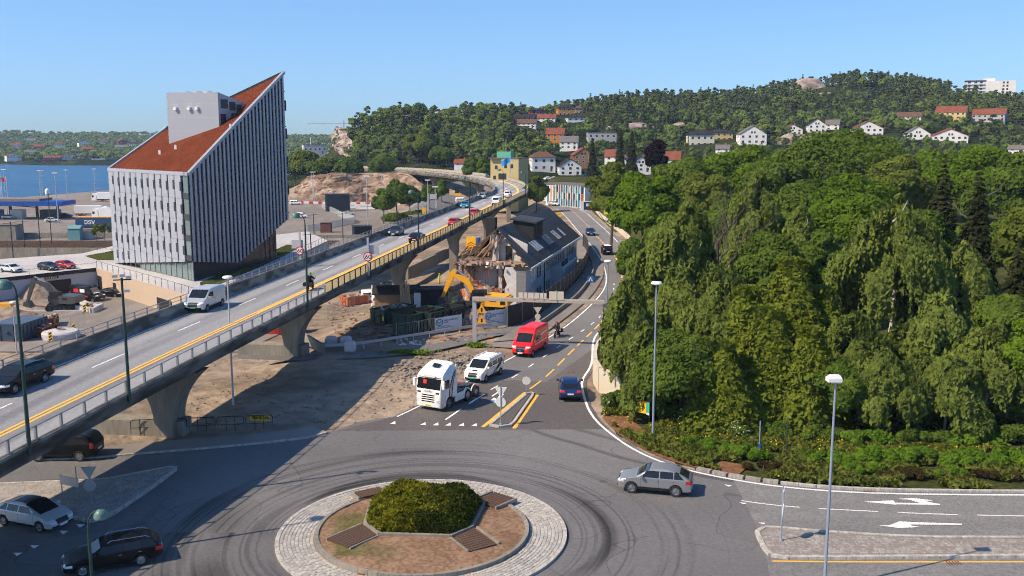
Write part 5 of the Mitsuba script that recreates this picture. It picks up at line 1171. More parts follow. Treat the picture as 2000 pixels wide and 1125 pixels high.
# ------------------------------------------------------------------ houses
HOUSES = []
WHT, CRM, ORG, YEL, RDW, GRY, PNK = plain((.78, .77, .75)), plain((.7, .66, .55)), plain((.55, .22, .05)), plain((.65, .48, .16)), plain((.22, .03, .025)), plain((.42, .42, .42)), plain((.5, .33, .27))
def house(px0, px1, top, base, zc, kind, wall, roof, label, chimney=True, rows=2, name='house', d=None, rz=None, trim='white_enamel', cat='house', ph=.45, roofl=None):
 """kind g: gable end towards the road; l: ridge along the view's width; h: hipped; f: flat."""
 p = ray((px0 + px1) / 2, base) * zc + [0, 0, CAM_H]; w = (px1 - px0) / CAM_F * zc; H = (base - top) * zc / 1862
 if rz is None: rz = -math.atan2(p[0], p[1]) + {'g': .12, 'l': -.12, 'h': .2, 'f': .1}[kind]
 D = d or (w * (1.3 if kind == 'g' else .75)); rh = H * ph if kind in 'gl' else H * .3 if kind == 'h' else .3; wh = H - rh
 k = thing(name, label, cat); Tm = TR([p[0], p[1] + D * .3, p[2]], rz); HOUSES.append((p[0], p[1], w, zc))
 hw, hd = w / 2, D / 2
 b = MB().bx((-hw, -hd, -4), (hw, hd, wh)); o = .35
 if kind == 'g':
  b.add([(-hw, -hd, wh), (hw, -hd, wh), (0, -hd, H - .15), (-hw, hd, wh), (hw, hd, wh), (0, hd, H - .15)], [[0, 1, 2], [4, 3, 5]])
  rf = MB()
  for s in (-1, 1): rf.hull([(s * (hw + o), y, wh - o * rh / hw + e) for y in (-hd - o, hd + o) for e in (0, .18)] + [(0, y, H + e) for y in (-hd - o, hd + o) for e in (-.05, .14)])
 elif kind == 'l':
  b.add([(-hw, -hd, wh), (-hw, hd, wh), (-hw, 0, H - .15), (hw, -hd, wh), (hw, hd, wh), (hw, 0, H - .15)], [[1, 0, 2], [3, 4, 5]])
  rf = MB()
  for s in (-1, 1): rf.hull([(x, s * (hd + o), wh - o * rh / hd + e) for x in (-hw - o, hw + o) for e in (0, .18)] + [(x, 0, H + e) for x in (-hw - o, hw + o) for e in (-.05, .14)])
 elif kind == 'h':
  rf = MB().hull([(x, y, wh + e) for x in (-hw - .5, hw + .5) for y in (-hd - .5, hd + .5) for e in (-.1, .08)] + [(-w * .2, 0, H), (w * .2, 0, H)])
 else: rf = MB().bx((-hw - .2, -hd - .2, wh), (hw + .2, hd + .2, wh + .35))
 part('wall', b, wall, k, at=Tm); rk = part('roof', rf, roof, k, roofl, at=Tm)
 if chimney: part('chimney', MB().box([w * .18, D * .08, H - rh * .1 + .3], [.7, .7, 1.6]), 'brick' if kind != 'f' else 'roof_grey', rk, at=Tm)
 nwin = max(2, int(w / 3)); st = max(2.4, wh / rows)
 for r_ in range(rows):
  z = wh - (r_ + .5) * (wh / rows) + .1
  if z < .8: continue
  for i in range(nwin):
   x = (i + .5) / nwin * w - hw; ww, wz = min(1.3, w / nwin * .55), min(1.3, wh / rows * .5)
   f_ = part('window', MB().box([x, -hd - .03, z], [ww + .22, .1, wz + .22]), trim, k, at=Tm); part('pane', MB().box([x, -hd - .06, z], [ww, .1, wz]), 'glass_slate', f_, at=Tm)
  for s in (-1, 1):
   for y in (-hd * .4, hd * .35):
    if D > 5: part('window', MB().box([s * (hw + .03), y, z], [.1, 1.1, min(1.2, wh / rows * .5)]), 'glass_slate', k, at=Tm)
 if kind == 'g' and rh > 2: part('window', MB().box([-.8 if w > 7 else 0, -hd - .04, wh + rh * .22], [.9, .1, 1.1]), 'glass_slate', k, at=Tm); part('window', MB().box([.8, -hd - .04, wh + rh * .22], [.9, .1, 1.1]), 'glass_slate', k, at=Tm)
 part('door', MB().box([w * .32, -hd - .05, .9], [.95, .1, 2.0]), 'brown_wood', k, at=Tm)
 return k, Tm, w, D, H, wh
R, B, BN, GR = 'roof_red', 'roof_black', 'roof_brown', 'roof_grey'
for a in [(1033, 1065, 211, 226, 690, 'h', RDW, B, 'red house with a black roof left of the orange house on the hill'), (1006, 1046, 223, 239, 640, 'l', RDW, B, 'crimson house with a black roof near the top of the left hill'), (1011, 1048, 233, 250, 615, 'l', WHT, BN, 'white house with a brown-red roof below the crimson house'),
          (1050, 1086, 223, 240, 640, 'l', WHT, R, 'white house with an orange tiled roof below the red house'), (1088, 1121, 204, 227, 680, 'h', ORG, B, 'tall orange house with a black hipped roof at the top of the street'), (1122, 1137, 207, 222, 700, 'h', PNK, BN, 'small pink house right of the orange house'),
          (1106, 1140, 223, 245, 640, 'h', WHT, B, 'white house with a black roof below the orange house'), (1068, 1103, 250, 276, 560, 'l', ORG, R, 'orange house with a red tiled roof and a light base'), (1095, 1130, 266, 291, 530, 'l', WHT, GR, 'white house with a grey roof and a balcony'),
          (1148, 1203, 259, 283, 560, 'f', GRY, GR, 'grey flat-roofed terraced house with balconies'), (1036, 1082, 296, 334, 470, 'h', WHT, BN, 'white two-storey villa with a brown hipped roof right of the yellow building'), (1090, 1133, 310, 342, 465, 'g', WHT, B, 'white gabled house with a black roof above the parked cars'),
          (1118, 1157, 289, 320, 490, 'g', plain((.3, .17, .1)), R, 'brown timber house with a red roof'), (1183, 1217, 292, 322, 480, 'l', WHT, R, 'house with a big red tiled roof behind the olive tree'), (1206, 1242, 303, 324, 470, 'g', WHT, R, 'white gable with a red roof left of the black roof'),
          (1232, 1270, 306, 335, 450, 'g', WHT, B, 'white house with a steep black roof beside the copper beech'), (1297, 1330, 296, 330, 450, 'l', WHT, R, 'house with a red tiled roof right of the copper beech'), (1345, 1393, 253, 288, 540, 'h', CRM, B, 'cream villa with a dark hipped roof and a dormer'),
          (1386, 1430, 252, 276, 560, 'h', YEL, B, 'yellow house with a black hipped roof'), (1446, 1497, 246, 282, 530, 'g', WHT, GR, 'white gabled house at the left end of the white row'), (1400, 1426, 283, 300, 470, 'l', WHT, GR, 'grey roof with red chimneys just above the trees'),
          (1530, 1568, 243, 264, 560, 'g', WHT, R, 'white house with a red roof in the white row'), (1580, 1614, 232, 259, 570, 'g', WHT, B, 'white house with a black-clad gable in the white row'), (1615, 1641, 234, 254, 585, 'l', WHT, GR, 'white house with a grey roof right of the black gable'),
          (1672, 1726, 237, 267, 560, 'g', WHT, R, 'wide white house with red roofs and a terrace'), (1757, 1803, 219, 239, 610, 'l', CRM, BN, 'beige house with a grey-brown roof in the upper row'), (1836, 1891, 207, 234, 615, 'l', YEL, R, 'yellow house with a red tiled roof and white bargeboards'),
          (1909, 1968, 212, 238, 610, 'l', GRY, R, 'grey house with a red roof at the right of the upper row'), (1774, 1818, 247, 279, 540, 'g', WHT, GR, 'white gabled house in the lower right of the hillside'), (1830, 1893, 252, 282, 530, 'g', WHT, R, 'modern white house with a row of tall windows'),
          (1748, 1786, 305, 324, 340, 'l', WHT, R, 'red roof showing above the park trees'), (1783, 1798, 304, 324, 335, 'g', WHT, B, 'narrow white gable beside the red roof above the park trees'), (1975, 2004, 284, 300, 420, 'l', WHT, GR, 'grey roof at the right edge above the park trees'),
          (888, 916, 311, 328, 420, 'l', WHT, R, 'small house with a bright orange roof behind the flyover'), (857, 876, 215, 226, 655, 'l', WHT, R, 'red-roofed house among the trees on the knoll'), (875, 898, 208, 226, 660, 'h', WHT, B, 'black-roofed white house on top of the knoll')]:
 house(*a)
# flat yellow building by the bend
p = PY(958, 345, 346); q_ = PY(1015, 345, 342); yk = thing('yellow_building', 'flat-roofed pale yellow building behind the bend of the flyover', 'building')
d_ = (q_ - p)[:2]; L = np.linalg.norm(d_); a = math.atan2(d_[1], d_[0]); ym = plain((.52, .43, .22)); z1 = CAM_H - (309 - 272) * 345 / 1862
Tm = TR([*((p + q_) / 2)[:2], 0], a)
part('wall', MB().bx((-L / 2, 0, -4), (-L * .08, 9, z1)), ym, yk, at=Tm); part('wall', MB().bx((-L * .08, -1.2, -4), (L / 2, 9, z1 - .02)), ym, yk, at=Tm); part('roof', MB().bx((-L / 2 - .2, -1.4, z1 + .002), (L / 2 + .2, 9.2, z1 + .3)), 'roof_grey', yk, at=Tm)
for x, y_, z, w, h in [(-.3, -.05, 11.7, 1.0, 1.3), (.06, -1.25, 12.2, 1.0, 1.3), (.27, -1.25, 12.2, 1.0, 1.4), (-.05, -1.25, 8.5, 3.0, 2.2), (-.36, -.05, 8, 1, 1.3)]: part('window', MB().box([x * L, y_, z], [w, .1, h]), 'glass_slate', yk, at=Tm)
part('plant_box', MB().bx((-L * .38, 3, z1 + .3), (L * .1, 6, z1 + 2.4)), 'green_box', yk, 'green plant housing on the roof', at=Tm); bsdf('green_box', (.1, .4, .3), .5); part('mast', MB().tube([[-L * .1, 4, z1], [-L * .1, 4, z1 + 7]], .08, 5), 'galv', yk, at=Tm)
fk = thing('flag', 'blue flag on a pole in front of the yellow building', 'flag'); fp_ = PY(1000, 340, 330); b = MB().tube([[fp_[0] - .6, fp_[1], 0], [fp_[0] - .6, fp_[1], 16.2]], .07, 6); part('pole', b, 'galv', fk)
w = np.linspace(0, 1, 10); V = np.array([[fp_[0] - .65 - t * 3.0, fp_[1] + .25 * math.sin(t * 7), 15.8 - s * 1.9 - t * 1.6] for t in w for s in (0, 1)]); part('cloth', (V, np.array([[2 * i, 2 * i + 1, 2 * i + 3, 2 * i + 2] for i in range(9)])), 'flag_blue', fk); matte('flag_blue', (.03, .3, .75))
# tower block on the skyline
tkx = thing('tower_block', 'white high-rise apartment block on the skyline at the right', 'tower block'); p = ray(1932, 200) * 830 + [0, 0, CAM_H]; sx = 830 / CAM_F
Tm = TR([p[0], p[1], p[2] - 8], -.35)
part('wall', MB().bx((-20, -6, -5), (-4, 6, 26)), plain((.55, .56, .6)), tkx, 'grey left wing', at=Tm); part('wall', MB().bx((-4, -7, -5), (19, 7, 26.2)), WHT, tkx, 'white right wing', at=Tm); part('plant_room', MB().bx((-6, -3, 26.2), (3, 3, 28.6)), WHT, tkx, at=Tm); part('roof_edge', MB().bx((-20.5, -6.6, 26.2), (-4, 6, 26.9)), 'roof_black', tkx, at=Tm)
for i in range(9):
 part('balcony', MB().bx((-19.5, -7.2, 1 + 2.8 * i), (-5, -6.01, 1.35 + 2.8 * i)), 'white_enamel', tkx, at=Tm)
 for x in (-17.5, -12.5, -8): part('window', MB().box([x, -6.04, 2.6 + 2.8 * i], [2.2, .1, 1.5]), 'glass_slate', tkx, at=Tm)
 for x in (9.5, 12.5): part('window', MB().box([x, -7.04, 2.2 + 2.8 * i], [1.6, .1, 1.7]), 'brick_dark' if x < 10 else 'glass_slate', tkx, at=Tm)
# painted building with coloured columns
mk = thing('painted_building', 'low building with white pillars and patchwork colour panels behind the pale wall', 'building'); p, q_ = PY(1066, 391, 318), PY(1142, 391, 300); d_ = (q_ - p)[:2]; L = np.linalg.norm(d_); Tm = TR([p[0], p[1], 0], math.atan2(d_[1], d_[0])); mz = CAM_H - 88 * 310 / 1862
part('wall', MB().bx((0, 0, -1), (L, 8, mz)), WHT, mk, at=Tm); part('roof', MB().bx((-.2, -.5, mz + .002), (L + .2, 8.2, mz + .35)), 'roof_grey', mk, at=Tm)
cols = [(.05, .3, .42), (.45, .28, .16), (.2, .5, .55), (.3, .1, .05), (.5, .5, .42), (.08, .2, .3)]; rng = random.Random(6)
for i in range(11):
 x = L * (.3 + .062 * i)
 part('pillar', MB().bx((x - .12, -.5, -1), (x + .12, -.02, mz)), 'white_enamel', mk, at=Tm)
 for zz in range(3): part('panel', MB().bx((x + .14, -.1, .3 + zz * mz / 3.3), (x + L * .062 - .14, -.02, .2 + (zz + 1) * mz / 3.3)), plain(cols[rng.randrange(6)]) if (i + zz) % 2 else 'glass_slate', mk, at=Tm)
for i in range(3): part('mural_patch', MB().bx((L * (.03 + .085 * i), -.06, .2), (L * (.09 + .085 * i), -.01, mz - .6)), plain([(.1, .25, .42), (.55, .35, .25), (.15, .2, .22)][i]), mk, at=Tm)
p = PY(1148, 395, 292); sk_ = thing('billboard', 'white billboard with a dark blue poster beside the painted building', 'billboard'); part('board', MB().box([p[0], p[1], 1.2], [4.4, .2, 3.4], .1), 'white_enamel', sk_); part('poster', MB().box([p[0], p[1] - .14, 1.4], [2.4, .06, 2.4], .1), 'sign_navy', sk_); part('emblem', MB().box([p[0] - .1, p[1] - .2, 1.7], [.9, .04, .8], .1), 'white_enamel', sk_); bsdf('sign_navy', (.02, .03, .12), .5)
# parked cars by the street and the street itself
mb = MB(); flat(mb, GP([(1040, 358), (1150, 353), (1165, 340), (1172, 318), (1163, 318), (1148, 340), (1120, 347), (1040, 350)], 2.0), 0); v, f = mb.mesh(); v[:, 2] = ground_z(v[:, 0], v[:, 1]) + .5
for i, (px, py, c_, l) in enumerate([(1072, 352, WHITEC, 'white'), (1084, 352, WHITEC, 'second white'), (1098, 353, PALEC, 'pale grey'), (1112, 352.5, BLUEC, 'blue'), (1125, 353, NAVYC, 'dark'), (1141, 347, NAVYC, 'dark blue'), (1146, 342, BLACKC, 'black'), (1152, 336, REDC, 'red'), (1156, 331, PALEC, 'grey')]):
 zc = 395 - i * 4 if i < 5 else 400 + (i - 5) * 12; p = ray(px, py) * zc + [0, 0, CAM_H]; put_car(car_kit('hatch', c_, 0), p, .3 + (1.2 if i > 4 else 0), 'parked_car', f'{l} car parked {"in the row behind the painted building" if i < 5 else "along the street climbing the hill"}', 'car')
# ------------------------------------------------------------------ hillside trees
SG = {}
def group_of(kind, v):
 key = f'{kind}_{v}'
 if key not in SG:
  if kind == 'pine': c = crown_pine(10, 2.9, 1.2, 50 + v, 15, 30, .85, 'leaf_pine'); bk = 'bark_red'
  elif kind == 'spruce': c = crown_conifer(11, 2.2, .8, 60 + v, 11, 12, .85, 'leaf_pine'); bk = 'bark'
  elif kind == 'far': c = crown_round(9, 5.5, .5, 90 + v, 9, 12, 2.2, 'leaf_hill'); bk = 'bark'
  else: c = crown_round(8.5, 3.4, 1.2, 70 + v, 16, 34, 1.0, 'leaf_hill'); bk = 'bark'
  SG[key] = 'shape_' + key
  scene[SG[key]] = {'type': 'shapegroup', 'crown': c, 'trunk': dict_of(MB().tube([[0, 0, -1], [.1, 0, 4], [0, .1, 8]], [.2, .15, .05], 5), bk)}
 return SG[key]
rs = np.random.default_rng(11)
pts = np.c_[rs.uniform(-.215, .66, 9500), rs.uniform(430, 840, 9500)]; pts[:, 0] *= pts[:, 1]
zz = ground_z(pts[:, 0], pts[:, 1]); HA = np.array([h_[:3] for h_ in HOUSES]); occ = {}; forest = []
for (x, y), z in zip(pts, zz):
 u = x / y
 if u < -.005 and y < 500 and z < 9: continue
 if u < -.13 and z < 8 or u < (-.17 if y < 590 else -.186) or (u > .455 and u < .55 and y > 735): continue
 dense = .9 if (u < -.0 or y > 615) else .3 if u < .1 else .62
 if y > 560 and u > .1: dense = max(dense, .8)
 if rs.random() > dense: continue
 if (((x - HA[:, 0]) / (HA[:, 2] * .62 + 2.2)) ** 2 < 1).__and__((y - HA[:, 1] > -42) & (y - HA[:, 1] < HA[:, 2] + 3)).any(): continue
 c_ = (int(x // 4.6), int(y // 6.5))
 if c_ in occ: continue
 occ[c_] = 1; forest.append((x, y, z))
for (px, py, zc) in [(1578, 168, 775), (1612, 186, 740), (1682, 187, 745), (1150, 236, 660), (1245, 246, 620), (1335, 246, 620), (1715, 286, 470)]:
 p = ray(px, py) * zc + [0, 0, CAM_H]; forest = [f for f in forest if not (abs(f[0] - p[0]) < 14 and -42 < f[1] - p[1] < 8)]
forest.sort(key=lambda f: f[1])
for i, (x, y, z) in enumerate(forest):
 u = x / y; r_ = rs.random(); high = ss(15, 50, z)
 kind = 'pine' if r_ < .2 + .45 * high * (u > .05) + .15 * (u < 0) else 'spruce' if r_ < .3 + .45 * high * (u > .05) else 'leafy'
 g = group_of(kind, int(rs.integers(0, 4 if kind == 'leafy' else 3))); s_ = rs.uniform(.65, 1.15) * (1.0 if kind != 'leafy' else .95)
 if u > .1 and y < 545: s_ *= .62
 at = TR([x, y, z - .4], rs.random() * 6.28, s_)
 if i < 300:
  w_ = {'pine': 'dark pine', 'spruce': 'pointed dark conifer', 'leafy': 'round leafy tree'}[kind]; zn = 'on the knoll behind the flyover bend' if u < .005 else 'among the hill houses above the bend' if u < .1 else 'around the white hillside houses'; k = thing('hill_tree', f'{w_}, one of many alike {zn}', 'tree', f'{w_}s {zn}')
 else:
  k = fresh('woodland__001') if False else f'woodland__{i:04d}'
 scene[k] = {'type': 'instance', 'g': {'type': 'ref', 'id': g}, 'to_world': M4(at)}
labels['woodland'] = {'label': 'dense wood of pines and leafy trees covering the hills', 'category': 'woodland', 'kind': 'stuff'}
CO = [(WHT, R, 'white', 'red'), (WHT, GR, 'white', 'grey'), (RDW, R, 'dark red', 'red'), (CRM, BN, 'cream', 'brown'), (WHT, B, 'white', 'black')]
for i, (px, py, w, zc) in enumerate([(20, 309, 26, 1160), (58, 302, 20, 1250), (100, 313, 30, 1130), (128, 309, 26, 1150), (150, 304, 22, 1240), (190, 309, 24, 1160), (212, 305, 20, 1230), (75, 291, 20, 1500), (115, 286, 18, 1600), (160, 284, 20, 1650), (30, 288, 18, 1600), (235, 292, 22, 1500), (237, 281, 20, 1750), (200, 280, 16, 1850), (262, 286, 18, 1600), (280, 303, 22, 1220), (60, 279, 16, 1900), (170, 296, 22, 1400)]):
 c_ = CO[i % 5]; house(px - w / 2, px + w / 2, py - 9, py, zc, 'l' if i % 3 else 'g', c_[0], c_[1], f'{c_[2]} house, {c_[3]} roof, on the far shore, {["nearest the left edge at the waterline", "second by the waterline", "long, by the water left of centre", "right behind the waterline", "just above the waterline houses", "by the water right of centre", "close to the office corner", "on the left slope", "high on the left slope", "high in the middle", "far left slope", "right slope", "highest right", "top middle", "just left of the office roof", "lowest by the office roof", "highest left", "in the middle of the slope"][i]}', False, 1)
# far shore wood and houses
n_ = 0
for _ in range(7200):
 y = rs.uniform(1125, 2400); x = rs.uniform(-.9, .06) * y
 if -.17 < x / y < -.2: continue
 z = float(shore_z(np.array([x]), np.array([y]))[0])
 if z < -5 or any(abs(x - h_[0]) < h_[2] * .75 and -75 < y - h_[1] < 8 for h_ in HOUSES if h_[3] > 1000): continue
 scene[f'far_wood__{n_:04d}'] = {'type': 'instance', 'g': {'type': 'ref', 'id': group_of('far', n_ % 3)}, 'to_world': M4(TR([x, y, z - .5], rs.random() * 6, rs.uniform(.7, 1.25)))}; n_ += 1
labels['far_wood'] = {'label': 'dark band of trees on the far shore of the bay', 'category': 'woodland', 'kind': 'stuff'}
# grey hall right of the office peak, crane, chimneys
house(590, 634, 282, 300, 700, 'f', plain((.5, .52, .52)), 'roof_grey', 'pale industrial hall with a tall chimney right of the office peak', False, 1, 'industrial_hall', cat='hall'); k = thing('chimney_stack', 'slim chimney standing behind the pale hall', 'chimney'); p = ray(608, 285) * 720 + [0, 0, CAM_H]; part('shaft', MB().tube([p, p + [0, 0, 6.5]], [.8, .6], 8), 'sign_grey', k)
k = thing('tower_crane', 'faint thin tower crane jib above the rock face', 'crane'); p = ray(640, 241) * 1300 + [0, 0, CAM_H]; part('jib', MB().beam(p + [-28, 0, 0], p + [38, 0, 0], 1.2, 1.0), 'crane_pale', k); part('mast', MB().beam(p + [22, 0, -50], p + [22, 0, 4], 1.6, 1.6), 'crane_pale', k); bsdf('crane_pale', (.5, .45, .45), .6)
# ------------------------------------------------------------------ people and motorcycles
def person(p, rz, label, joints, jacket, trousers, head='hivis', hair=None, scale=1.0, hands=True):
 """joints: name -> (x, y, z) in a frame with +x to the front; one continuous body, clothes as children."""
 J = {k: np.array(v, float) for k, v in joints.items()}; R = dict(hip=.15, chest=.18, neck=.06, head=.105, sl=.075, sr=.075, el=.05, er=.05, hl=.036, hr=.036, kl=.065, kr=.065, al=.045, ar=.045, pl=.09, pr=.09, tl=.04, tr=.04)
 bones = [('pl', 'pr'), ('hip', 'chest'), ('chest', 'neck'), ('neck', 'head'), ('sl', 'sr'), ('chest', 'sl'), ('chest', 'sr'), ('sl', 'el'), ('el', 'hl'), ('sr', 'er'), ('er', 'hr'), ('pl', 'kl'), ('kl', 'al'), ('pr', 'kr'), ('kr', 'ar'), ('al', 'tl'), ('ar', 'tr'), ('hip', 'pl'), ('hip', 'pr')]
 def bone(a, b, e=0.0): return m3.Manifold.batch_hull([m3.Manifold.sphere(R[a] + e, 14).translate(J[a].tolist()), m3.Manifold.sphere(R[b] + e, 14).translate(J[b].tolist())])
 body = M()
 for a, b in bones: body += bone(a, b)
 body += m3.Manifold.batch_hull([m3.Manifold.sphere(.1, 16).translate((J['head'] + [0.0, 0, .03]).tolist()), m3.Manifold.sphere(.07, 12).translate((J['head'] + [.04, 0, -.06]).tolist())])
 f = unit(J['head'] - J['neck']); body += m3.Manifold.sphere(.018, 8).translate((J['head'] + [.115, 0, 0]).tolist())
 if hands:
  for s, h_, e_ in ((1, 'hl', 'el'), (-1, 'hr', 'er')):
   d = unit(J[h_] - J[e_]); sdv = unit(np.cross(d, [0, 0, 1.0]) + 1e-6)
   pm = J[h_] + d * .05; body += m3.Manifold.batch_hull([m3.Manifold.sphere(.03, 8).translate(J[h_].tolist()), m3.Manifold.sphere(.026, 8).translate((pm + sdv * .02).tolist()), m3.Manifold.sphere(.026, 8).translate((pm - sdv * .02).tolist())])
   for i, L in enumerate((.06, .07, .075, .06)): q = pm + sdv * (i - 1.5) * .017; body += m3.Manifold.batch_hull([m3.Manifold.sphere(.009, 6).translate(q.tolist()), m3.Manifold.sphere(.008, 6).translate((q + d * L * .8 - np.array([0, 0, .03])).tolist())])
   body += m3.Manifold.batch_hull([m3.Manifold.sphere(.011, 6).translate((J[h_] + sdv * .03 * s).tolist()), m3.Manifold.sphere(.009, 6).translate((J[h_] + sdv * .055 * s + d * .05).tolist())])
 k = thing('person', label, 'person'); Tm = TR(p, rz, scale)
 part('body', mesh_of(body), 'skin', k, at=Tm, smooth=50)
 def cloth(bs, e):
  c = M()
  for a, b in bs: c += bone(a, b, e)
  return mesh_of(c)
 part('jacket', cloth([('hip', 'chest'), ('sl', 'sr'), ('chest', 'sl'), ('chest', 'sr'), ('sl', 'el'), ('el', 'hl'), ('sr', 'er'), ('er', 'hr')], .022) , jacket, k, at=Tm, smooth=50)
 part('trousers', cloth([('pl', 'pr'), ('hip', 'pl'), ('hip', 'pr'), ('pl', 'kl'), ('kl', 'al'), ('pr', 'kr'), ('kr', 'ar')], .02), trousers, k, at=Tm, smooth=50)
 part('boots', cloth([('al', 'tl')], .022), 'black', k, at=Tm, smooth=50); part('boots', cloth([('ar', 'tr')], .022), 'black', k, at=Tm, smooth=50)
 hm = trimesh.creation.icosphere(2, .14); v = np.array(hm.vertices); v[:, 2] = np.maximum(v[:, 2], -.03 if head != 'full' and hair is None else -.1)
 part('helmet', (v + J['head'] + [-.01, 0, .045], hm.faces), hair or head, k, at=Tm, smooth=60)
 return k
STAND = dict(hip=(0, 0, 1.05), chest=(.02, 0, 1.35), neck=(.02, 0, 1.53), head=(.05, 0, 1.66), sl=(.02, .19, 1.43), sr=(.02, -.19, 1.43), el=(-.02, .26, 1.14), er=(.08, -.25, 1.15), hl=(.1, .24, .92), hr=(.26, -.2, 1.02), pl=(0, .09, .95), pr=(0, -.09, .95), kl=(.05, .1, .5), kr=(.01, -.1, .5), al=(-.02, .11, .09), ar=(-.03, -.11, .09), tl=(.16, .13, .05), tr=(.15, -.13, .05))
WALK = dict(STAND, kl=(.16, .1, .52), al=(.12, .1, .1), tl=(.3, .11, .06), kr=(-.04, -.1, .5), ar=(-.28, -.1, .14), tr=(-.14, -.11, .05), el=(-.12, .25, 1.16), hl=(-.02, .25, .95), er=(.12, -.25, 1.18), hr=(.3, -.2, 1.06))
RIDE = dict(hip=(-.25, 0, .98), chest=(-.06, 0, 1.26), neck=(.04, 0, 1.44), head=(.1, 0, 1.58), sl=(-.03, .2, 1.36), sr=(-.03, -.2, 1.36), el=(.2, .34, 1.14), er=(.2, -.34, 1.14), hl=(.46, .34, 1.05), hr=(.46, -.34, 1.05), pl=(-.25, .12, .9), pr=(-.25, -.12, .9), kl=(.16, .24, .74), kr=(.16, -.24, .74), al=(-.05, .24, .36), ar=(-.05, -.24, .36), tl=(.12, .25, .32), tr=(.12, -.25, .32))
def motorcycle(p, rz, label, colour, front_lamp='lamp_clear'):
 k = thing('motorcycle', label, 'motorcycle'); Tm = TR(p, rz)
 for x in (-.74, .74):
  w_ = part('wheel', MB().tube([[x + .25 * math.cos(t), 0, .31 + .25 * math.sin(t)] for t in np.linspace(0, 2 * math.pi, 25)], .065, 8, False), 'rubber', k, at=Tm); b = MB()
  for t in np.linspace(0, math.pi, 5)[:-1]: b.beam([x + .24 * math.cos(t), 0, .31 + .24 * math.sin(t)], [x - .24 * math.cos(t), 0, .31 - .24 * math.sin(t)], .04, .03)
  part('rim', b, 'rim', w_, at=Tm)
 part('fork', MB().tube([[.74, .11, .31], [.5, .12, 1.0]], .028, 6).tube([[.74, -.11, .31], [.5, -.12, 1.0]], .028, 6), 'steel', k, at=Tm)
 part('tank', trimesh.Trimesh(*MB().hull([(.42, y, 1.0) for y in (-.1, .1)] + [(.35, y, .8) for y in (-.17, .17)] + [(-.1, y, .86) for y in (-.14, .14)] + [(-.12, y, .78) for y in (-.1, .1)]).mesh()), colour, k, at=Tm)
 part('fairing', MB().hull([(.78, y, .95) for y in (-.1, .1)] + [(.5, y, 1.12) for y in (-.17, .17)] + [(.5, y, .72) for y in (-.2, .2)] + [(.3, y, .8) for y in (-.2, .2)]), colour, k, at=Tm); part('windshield', MB().hull([(.62, y, 1.08) for y in (-.12, .12)] + [(.48, y, 1.34) for y in (-.1, .1)] + [(.5, y, 1.08) for y in (-.15, .15)]), 'glass_dark', k, at=Tm)
 part('engine', MB().box([.05, 0, .5], [.55, .36, .42]), 'dark_steel', k, at=Tm); part('seat', MB().hull([(-.1, y, .86) for y in (-.13, .13)] + [(-.85, y, .98) for y in (-.1, .1)] + [(-.8, y, .84) for y in (-.12, .12)]), 'black', k, at=Tm)
 part('handlebar', MB().tube([[.42, .4, 1.03], [.5, .2, 1.04], [.5, -.2, 1.04], [.42, -.4, 1.03]], .018, 6), 'black', k, at=Tm)
 for s in (-1, 1): part('mirror', MB().box([.5, s * .38, 1.22], [.03, .14, .08]), 'black', k, at=Tm)
 part('headlight', MB().box([.78, 0, .9], [.06, .24, .14]), front_lamp, k, at=Tm); part('taillight', MB().box([-.92, 0, .88], [.05, .16, .07]), 'lamp_red', k, at=Tm); part('exhaust', MB().tube([[.0, -.2, .35], [-.8, -.24, .48]], .06, 8), 'chrome', k, at=Tm)
 for s in (-1, 1): part('side_case', MB().box([-.7, s * .32, .66], [.5, .2, .36]), 'black', k, at=Tm)
 return k
LEATHER = plain((.015, .015, .017)); bsdf('helmet_green', (.02, .35, .06), .3); bsdf('hivis_orange', (.8, .25, .03), .8)
p = on_deck(606, 566); motorcycle(p, HB, 'black touring motorcycle on the flyover seen from behind', paint((.02, .02, .022))); person(p, HB, 'motorcyclist in black leathers and a green helmet riding along the flyover', RIDE, LEATHER, LEATHER, 'helmet_green', 'helmet_green', hands=False)
p = P(1088, 658); a = road_dir(p) + math.pi; motorcycle(p, a, 'black motorcycle with white side panels following the red van', paint((.06, .06, .065))); person(p, a, 'motorcyclist in dark brown riding behind the red van', RIDE, plain((.06, .035, .03)), LEATHER, 'black', 'rust', hands=False)
p = P(1096, 402); motorcycle(p, math.radians(-35), 'dark motorcycle beside the silver car at the far bend', paint((.02, .02, .022))); person(p, math.radians(-35), 'motorcyclist in dark clothes at the far bend of the main road', RIDE, LEATHER, LEATHER, 'black', 'black', hands=False)
p = at_ground(139, 602); person(p, 1.0, 'worker in yellow-green hi-vis clothes beside the dark excavator', WALK, 'hivis', 'hivis', 'hivis')
p = at_ground(858, 553); person(p, -.4, 'worker in yellow hi-vis standing on the flyover side of the site, far off', STAND, 'hivis', 'hivis', 'hivis')
p = at_ground(885, 608); person(p, -.2, 'worker in green hi-vis left of the cab of the yellow excavator', WALK, 'hivis', 'hivis', 'hivis')
